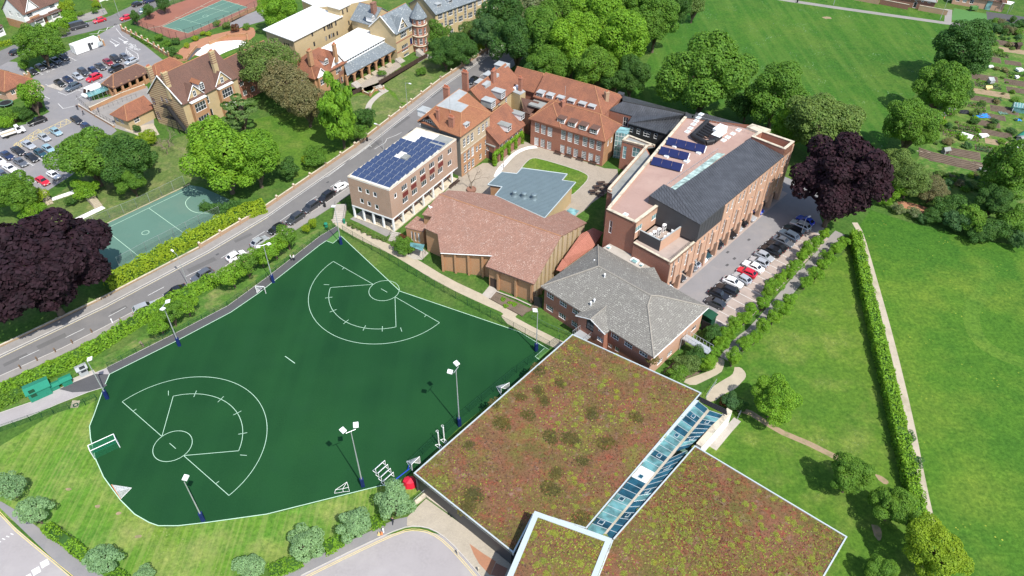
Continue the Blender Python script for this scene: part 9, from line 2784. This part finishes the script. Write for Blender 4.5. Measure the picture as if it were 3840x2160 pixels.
# ---------------------------------------------------------------- allotment sheds and frames
for s, w_, d_, a_, h, lab, m_, r_ in (('E1745,1165', 1.8, 1.8, 0.4, 1.9, 'small orange-brown shed beside the allotment row trees', 'orange', 'flat_grey'), ('E1830,1100', 2.2, 2.0, 0.5, 1.9, 'grey timber shed under the allotment trees', 'timber_dark', 'flat_grey'), ('H2425,215', 2.6, 2.2, 0.2, 2.0, 'brown shed with pale roof near the right edge', 'timber', 'lead'), ('H1810,190', 1.4, 1.2, 0.3, 1.2, 'small dark shed at the long soil plot', 'flat_grey', 'flat_grey'), ('E2505,470', 1.4, 1.4, 0.3, 1.6, 'thin dark frame shed in the upper allotments', 'timber_dark', 'timber_dark'), ('H2560,110', 3.0, 2.4, 0.2, 2.0, 'blue-grey shed at the right edge of the allotments', 'lead', 'flat_grey')):
 shed(qbox(pt(s), w_, d_, a_), h, h + 0.5, lab, m_, r_, door='timber_dark')
def tunnel(s0, s1, r, label, mat):
 a, b = pt(s0), pt(s1)
 t = thing('polytunnel', label, 'polytunnel', a)
 d = nrm2(b - a)
 w = V((-d.y, d.x, 0))
 for j in range(4):
  p0, p1 = a.lerp(b, j / 4), a.lerp(b, (j + 1) / 4)
  m = MB()
  for i in range(8):
   t0, t1 = math.pi * i / 8, math.pi * (i + 1) / 8
   f = lambda p, tt: p + w * r * math.cos(tt) + V((0, 0, r * math.sin(tt)))
   m.poly([f(p0, t0), f(p1, t0), f(p1, t1), f(p0, t1)])
  m.build('cover', MT[mat], t, smooth=True)
tunnel('E1965,1305', 'E2075,1340', 0.9, 'white polytunnel among the allotment plots', 'white')
tunnel('H1800,500', 'H1825,465', 0.4, 'short white cloche on the dark plot, left one', 'white')
tunnel('H1945,520', 'H1970,475', 0.35, 'short white cloche on the dark plot, right one', 'white')
tunnel('E2530,1360', 'E2640,1290', 1.5, 'green net tunnel cut by the right edge', 'green_metal')
t = thing('greenhouse', 'small glass greenhouse at the right edge of the allotments', 'greenhouse', S('E', 2530, 1085))
gq = qbox(S('E', 2530, 1075), 4.0, 2.2, -0.35)
for i in range(4):
 MB().poly([gq[i], gq[(i + 1) % 4], gq[(i + 1) % 4] + V((0, 0, 1.6)), gq[i] + V((0, 0, 1.6))]).build('glass_wall', MT['glass_roof'], t)
 MB().tube(gq[i], gq[i] + V((0, 0, 1.6)), 0.05, 4).build('frame_post', MT['white_metal'], t)
roof4(t, gq, 1.6, 2.4, 'glass_roof', 0, 0, 0, 0.1, 'glass_roof', None)
for k in range(7): MB().tube(gq[0].lerp(gq[1], k / 6) + V((0, 0, 1.62)), (gq[0].lerp(gq[1], k / 6) + gq[3].lerp(gq[2], k / 6)) / 2 + V((0, 0, 2.45)), 0.03, 4).build('glazing_bar', MT['white_metal'], t)
def tarp(s, w_, d_, label, mat, seed):
 p = pt(s)
 rg = random.Random(seed)
 o = MB()
 n = 6
 g_ = [[p + V(((i / n - 0.5) * w_ + rg.uniform(-0.1, 0.1), (j / n - 0.5) * d_ + rg.uniform(-0.1, 0.1), 0.03 + rg.uniform(0, 0.22))) for j in range(n + 1)] for i in range(n + 1)]
 for i in range(n):
  for j in range(n): o.poly([g_[i][j], g_[i + 1][j], g_[i + 1][j + 1], g_[i][j + 1]])
 tag(o.build('tarpaulin', MT[mat], None, p), label, 'tarpaulin')
tarp('E2160,1120', 4.6, 2.6, 'crumpled bright blue tarpaulin between the allotment plots', 'tarp_blue', 1)
tarp('E2370,1095', 2.2, 1.6, 'small turquoise sheet on an allotment plot', 'paleblue_sheet' if False else 'court_green', 2)
tarp('E1995,1085', 3.2, 2.0, 'black plastic sheet on the allotment ground', 'black_paint', 3)
tarp('E2515,1160', 1.8, 1.2, 'blue and white bags near the right edge of the allotments', 'tarp_blue', 4)
tarp('H2200,545', 2.0, 1.0, 'pale blue bags beside the tall tree at the right', 'coping_metal', 5)
for s, w_, d_, h, lab, mt in (('E2180,1325', 2.2, 1.2, 0.7, 'white table standing on the allotment grass', 'white'), ('E2525,690', 1.8, 1.4, 0.8, 'white cold frame in the upper allotments', 'white_metal'), ('E2245,655', 1.6, 1.0, 0.6, 'white box in the upper allotments', 'white'), ('E2245,810', 1.6, 1.4, 1.3, 'grey cold frame with tilted lid', 'lead'), ('E2230,865', 1.9, 0.7, 0.6, 'yellow planter box in front of the tilted cold frame', 'line_yellow'), ('H2170,370', 1.6, 1.2, 0.8, 'small grey frame at the end of the long soil plot', 'flat_grey'), ('E2500,760', 1.0, 0.9, 0.8, 'white water butt between allotment plots', 'white')):
 p = pt(s)
 t = thing('garden_box', lab, 'garden box', p)
 MB().cb(p + V((0, 0, h * 0.35)), w_, d_, h * 0.65, 0.3).build('body', MT[mt], t)
 for dx in (-0.4, 0.4):
  for dy in (-0.4, 0.4): MB().cb(p + V((dx * w_ * 0.9, dy * d_ * 0.9, 0)), 0.1, 0.1, h * 0.4).build('leg', MT['timber'], t)
 MB().slab([[p + V((-w_ / 2, -d_ / 2, h + 0.03)), p + V((w_ / 2, -d_ / 2, h + 0.03)), p + V((w_ / 2, d_ / 2, h + (0.5 if 'tilted' in lab else 0.05))), p + V((-w_ / 2, d_ / 2, h + (0.5 if 'tilted' in lab else 0.05)))]], 0.04).build('lid', MT[mt], t)
# ---------------------------------------------------------------- people
MT['skin'] = plain('skin', (0.45, 0.27, 0.19), 0.6, 0.05)
MT['hair'] = plain('brown hair', (0.05, 0.03, 0.02), 0.7, 0.2)
MT['cloth_dark'] = plain('navy clothing', (0.02, 0.022, 0.035), 0.85, 0.15)
MT['cloth_white'] = plain('white shirt', (0.7, 0.7, 0.68), 0.85, 0.06)
MT['cloth_blue'] = plain('blue jacket', (0.04, 0.07, 0.2), 0.85, 0.1)
def person_mesh(stride):
 me = bpy.data.meshes.new('person')
 J = [(0, 0, 0.95), (0, 0, 1.15), (0, 0, 1.38), (0.0, 0, 1.52), (0.02, 0, 1.62), (0.03, 0, 1.72),
   (0, 0.1, 0.9), (stride * 0.5, 0.11, 0.5), (stride * 0.75, 0.1, 0.08), (stride * 0.75 + 0.16, 0.11, 0.04),
   (0, -0.1, 0.9), (-stride * 0.2, -0.11, 0.5), (-stride * 0.9, -0.1, 0.09), (-stride * 0.9 + 0.16, -0.11, 0.04),
   (0, 0.2, 1.4), (-0.06 - stride * 0.3, 0.25, 1.14), (stride * 0.1 + 0.1, 0.25, 0.9), (stride * 0.1 + 0.16, 0.24, 0.82),
   (0, -0.2, 1.4), (-0.02 + stride * 0.2, -0.25, 1.14), (0.1 - stride * 0.3 + 0.2, -0.25, 0.92), (0.36 - stride * 0.3, -0.24, 0.85)]
 E_ = [(0, 1), (1, 2), (2, 3), (3, 4), (4, 5), (0, 6), (6, 7), (7, 8), (8, 9), (0, 10), (10, 11), (11, 12), (12, 13), (2, 14), (14, 15), (15, 16), (16, 17), (2, 18), (18, 19), (19, 20), (20, 21)]
 Rr = [0.15, 0.13, 0.15, 0.055, 0.095, 0.08, 0.09, 0.06, 0.04, 0.035, 0.09, 0.06, 0.04, 0.035, 0.06, 0.045, 0.035, 0.035, 0.06, 0.045, 0.035, 0.035]
 me.from_pydata(J, E_, [])
 ob = bpy.data.objects.new('tmp_person', me)
 COL.objects.link(ob)
 sk = ob.modifiers.new('s', 'SKIN')
 for i, v in enumerate(me.skin_vertices[0].data):
  v.radius = (Rr[i], Rr[i] * (1.25 if i in (0, 1, 2) else 1.0))
  v.use_root = i == 0
 ob.modifiers.new('d', 'SUBSURF').levels = 1
 dg = bpy.context.evaluated_depsgraph_get()
 out = bpy.data.meshes.new_from_object(ob.evaluated_get(dg))
 bpy.data.objects.remove(ob)
 for n in ('cloth_dark', 'cloth_white', 'skin', 'hair'): out.materials.append(MT[n])
 for f in out.polygons:
  c = f.center
  f.use_smooth = True
  if c.z > 1.68 or (c.z > 1.55 and c.x < -0.02): f.material_index = 3
  elif c.z > 1.46 or (abs(c.y) > 0.2 and c.z < 0.92): f.material_index = 2
  elif c.z > 0.93: f.material_index = 1
  else: f.material_index = 0
 out.name = 'person'
 return out
PM = [person_mesh(0.35), person_mesh(0.05)]
for i, (s, ang, top, leg, lab, k) in enumerate((('A757,1065', 2.2, 'cloth_dark', 'cloth_dark', 'person in dark clothes walking past the shelter, left of two', 0), ('A812,1112', -2.6, 'cloth_dark', 'cloth_dark', 'person in dark clothes walking on the lane, right of two', 0), ('A955,1085', 0.6, 'cloth_blue', 'cloth_dark', 'person in blue standing by the ramp railing', 1), ('C1000,1108', 1.0, 'cloth_white', 'cloth_dark', 'person in white top and dark trousers walking on the white courtyard path', 0), ('W733,655', 0.3, 'cloth_white', 'cloth_dark', 'person in white shirt standing on the run-off strip, left of the pair', 1), ('W741,656', 2.8, 'cloth_white', 'cloth_dark', 'person in white shirt standing on the run-off strip, right of the pair', 1), ('L1222,945', 1.2, 'cloth_dark', 'cloth_dark', 'person in dark clothes on the pavement beneath the largest pale tree', 0))):
 p = pt(s)
 o = instance('person', PM[k], None, [MT[leg], MT[top], MT['skin'], MT['hair']], None, p + V((0, 0, 0.12 if s[0] == 'L' else 0.02)))
 o.rotation_euler = (0, 0, ang)
 tag(o, lab, 'person')
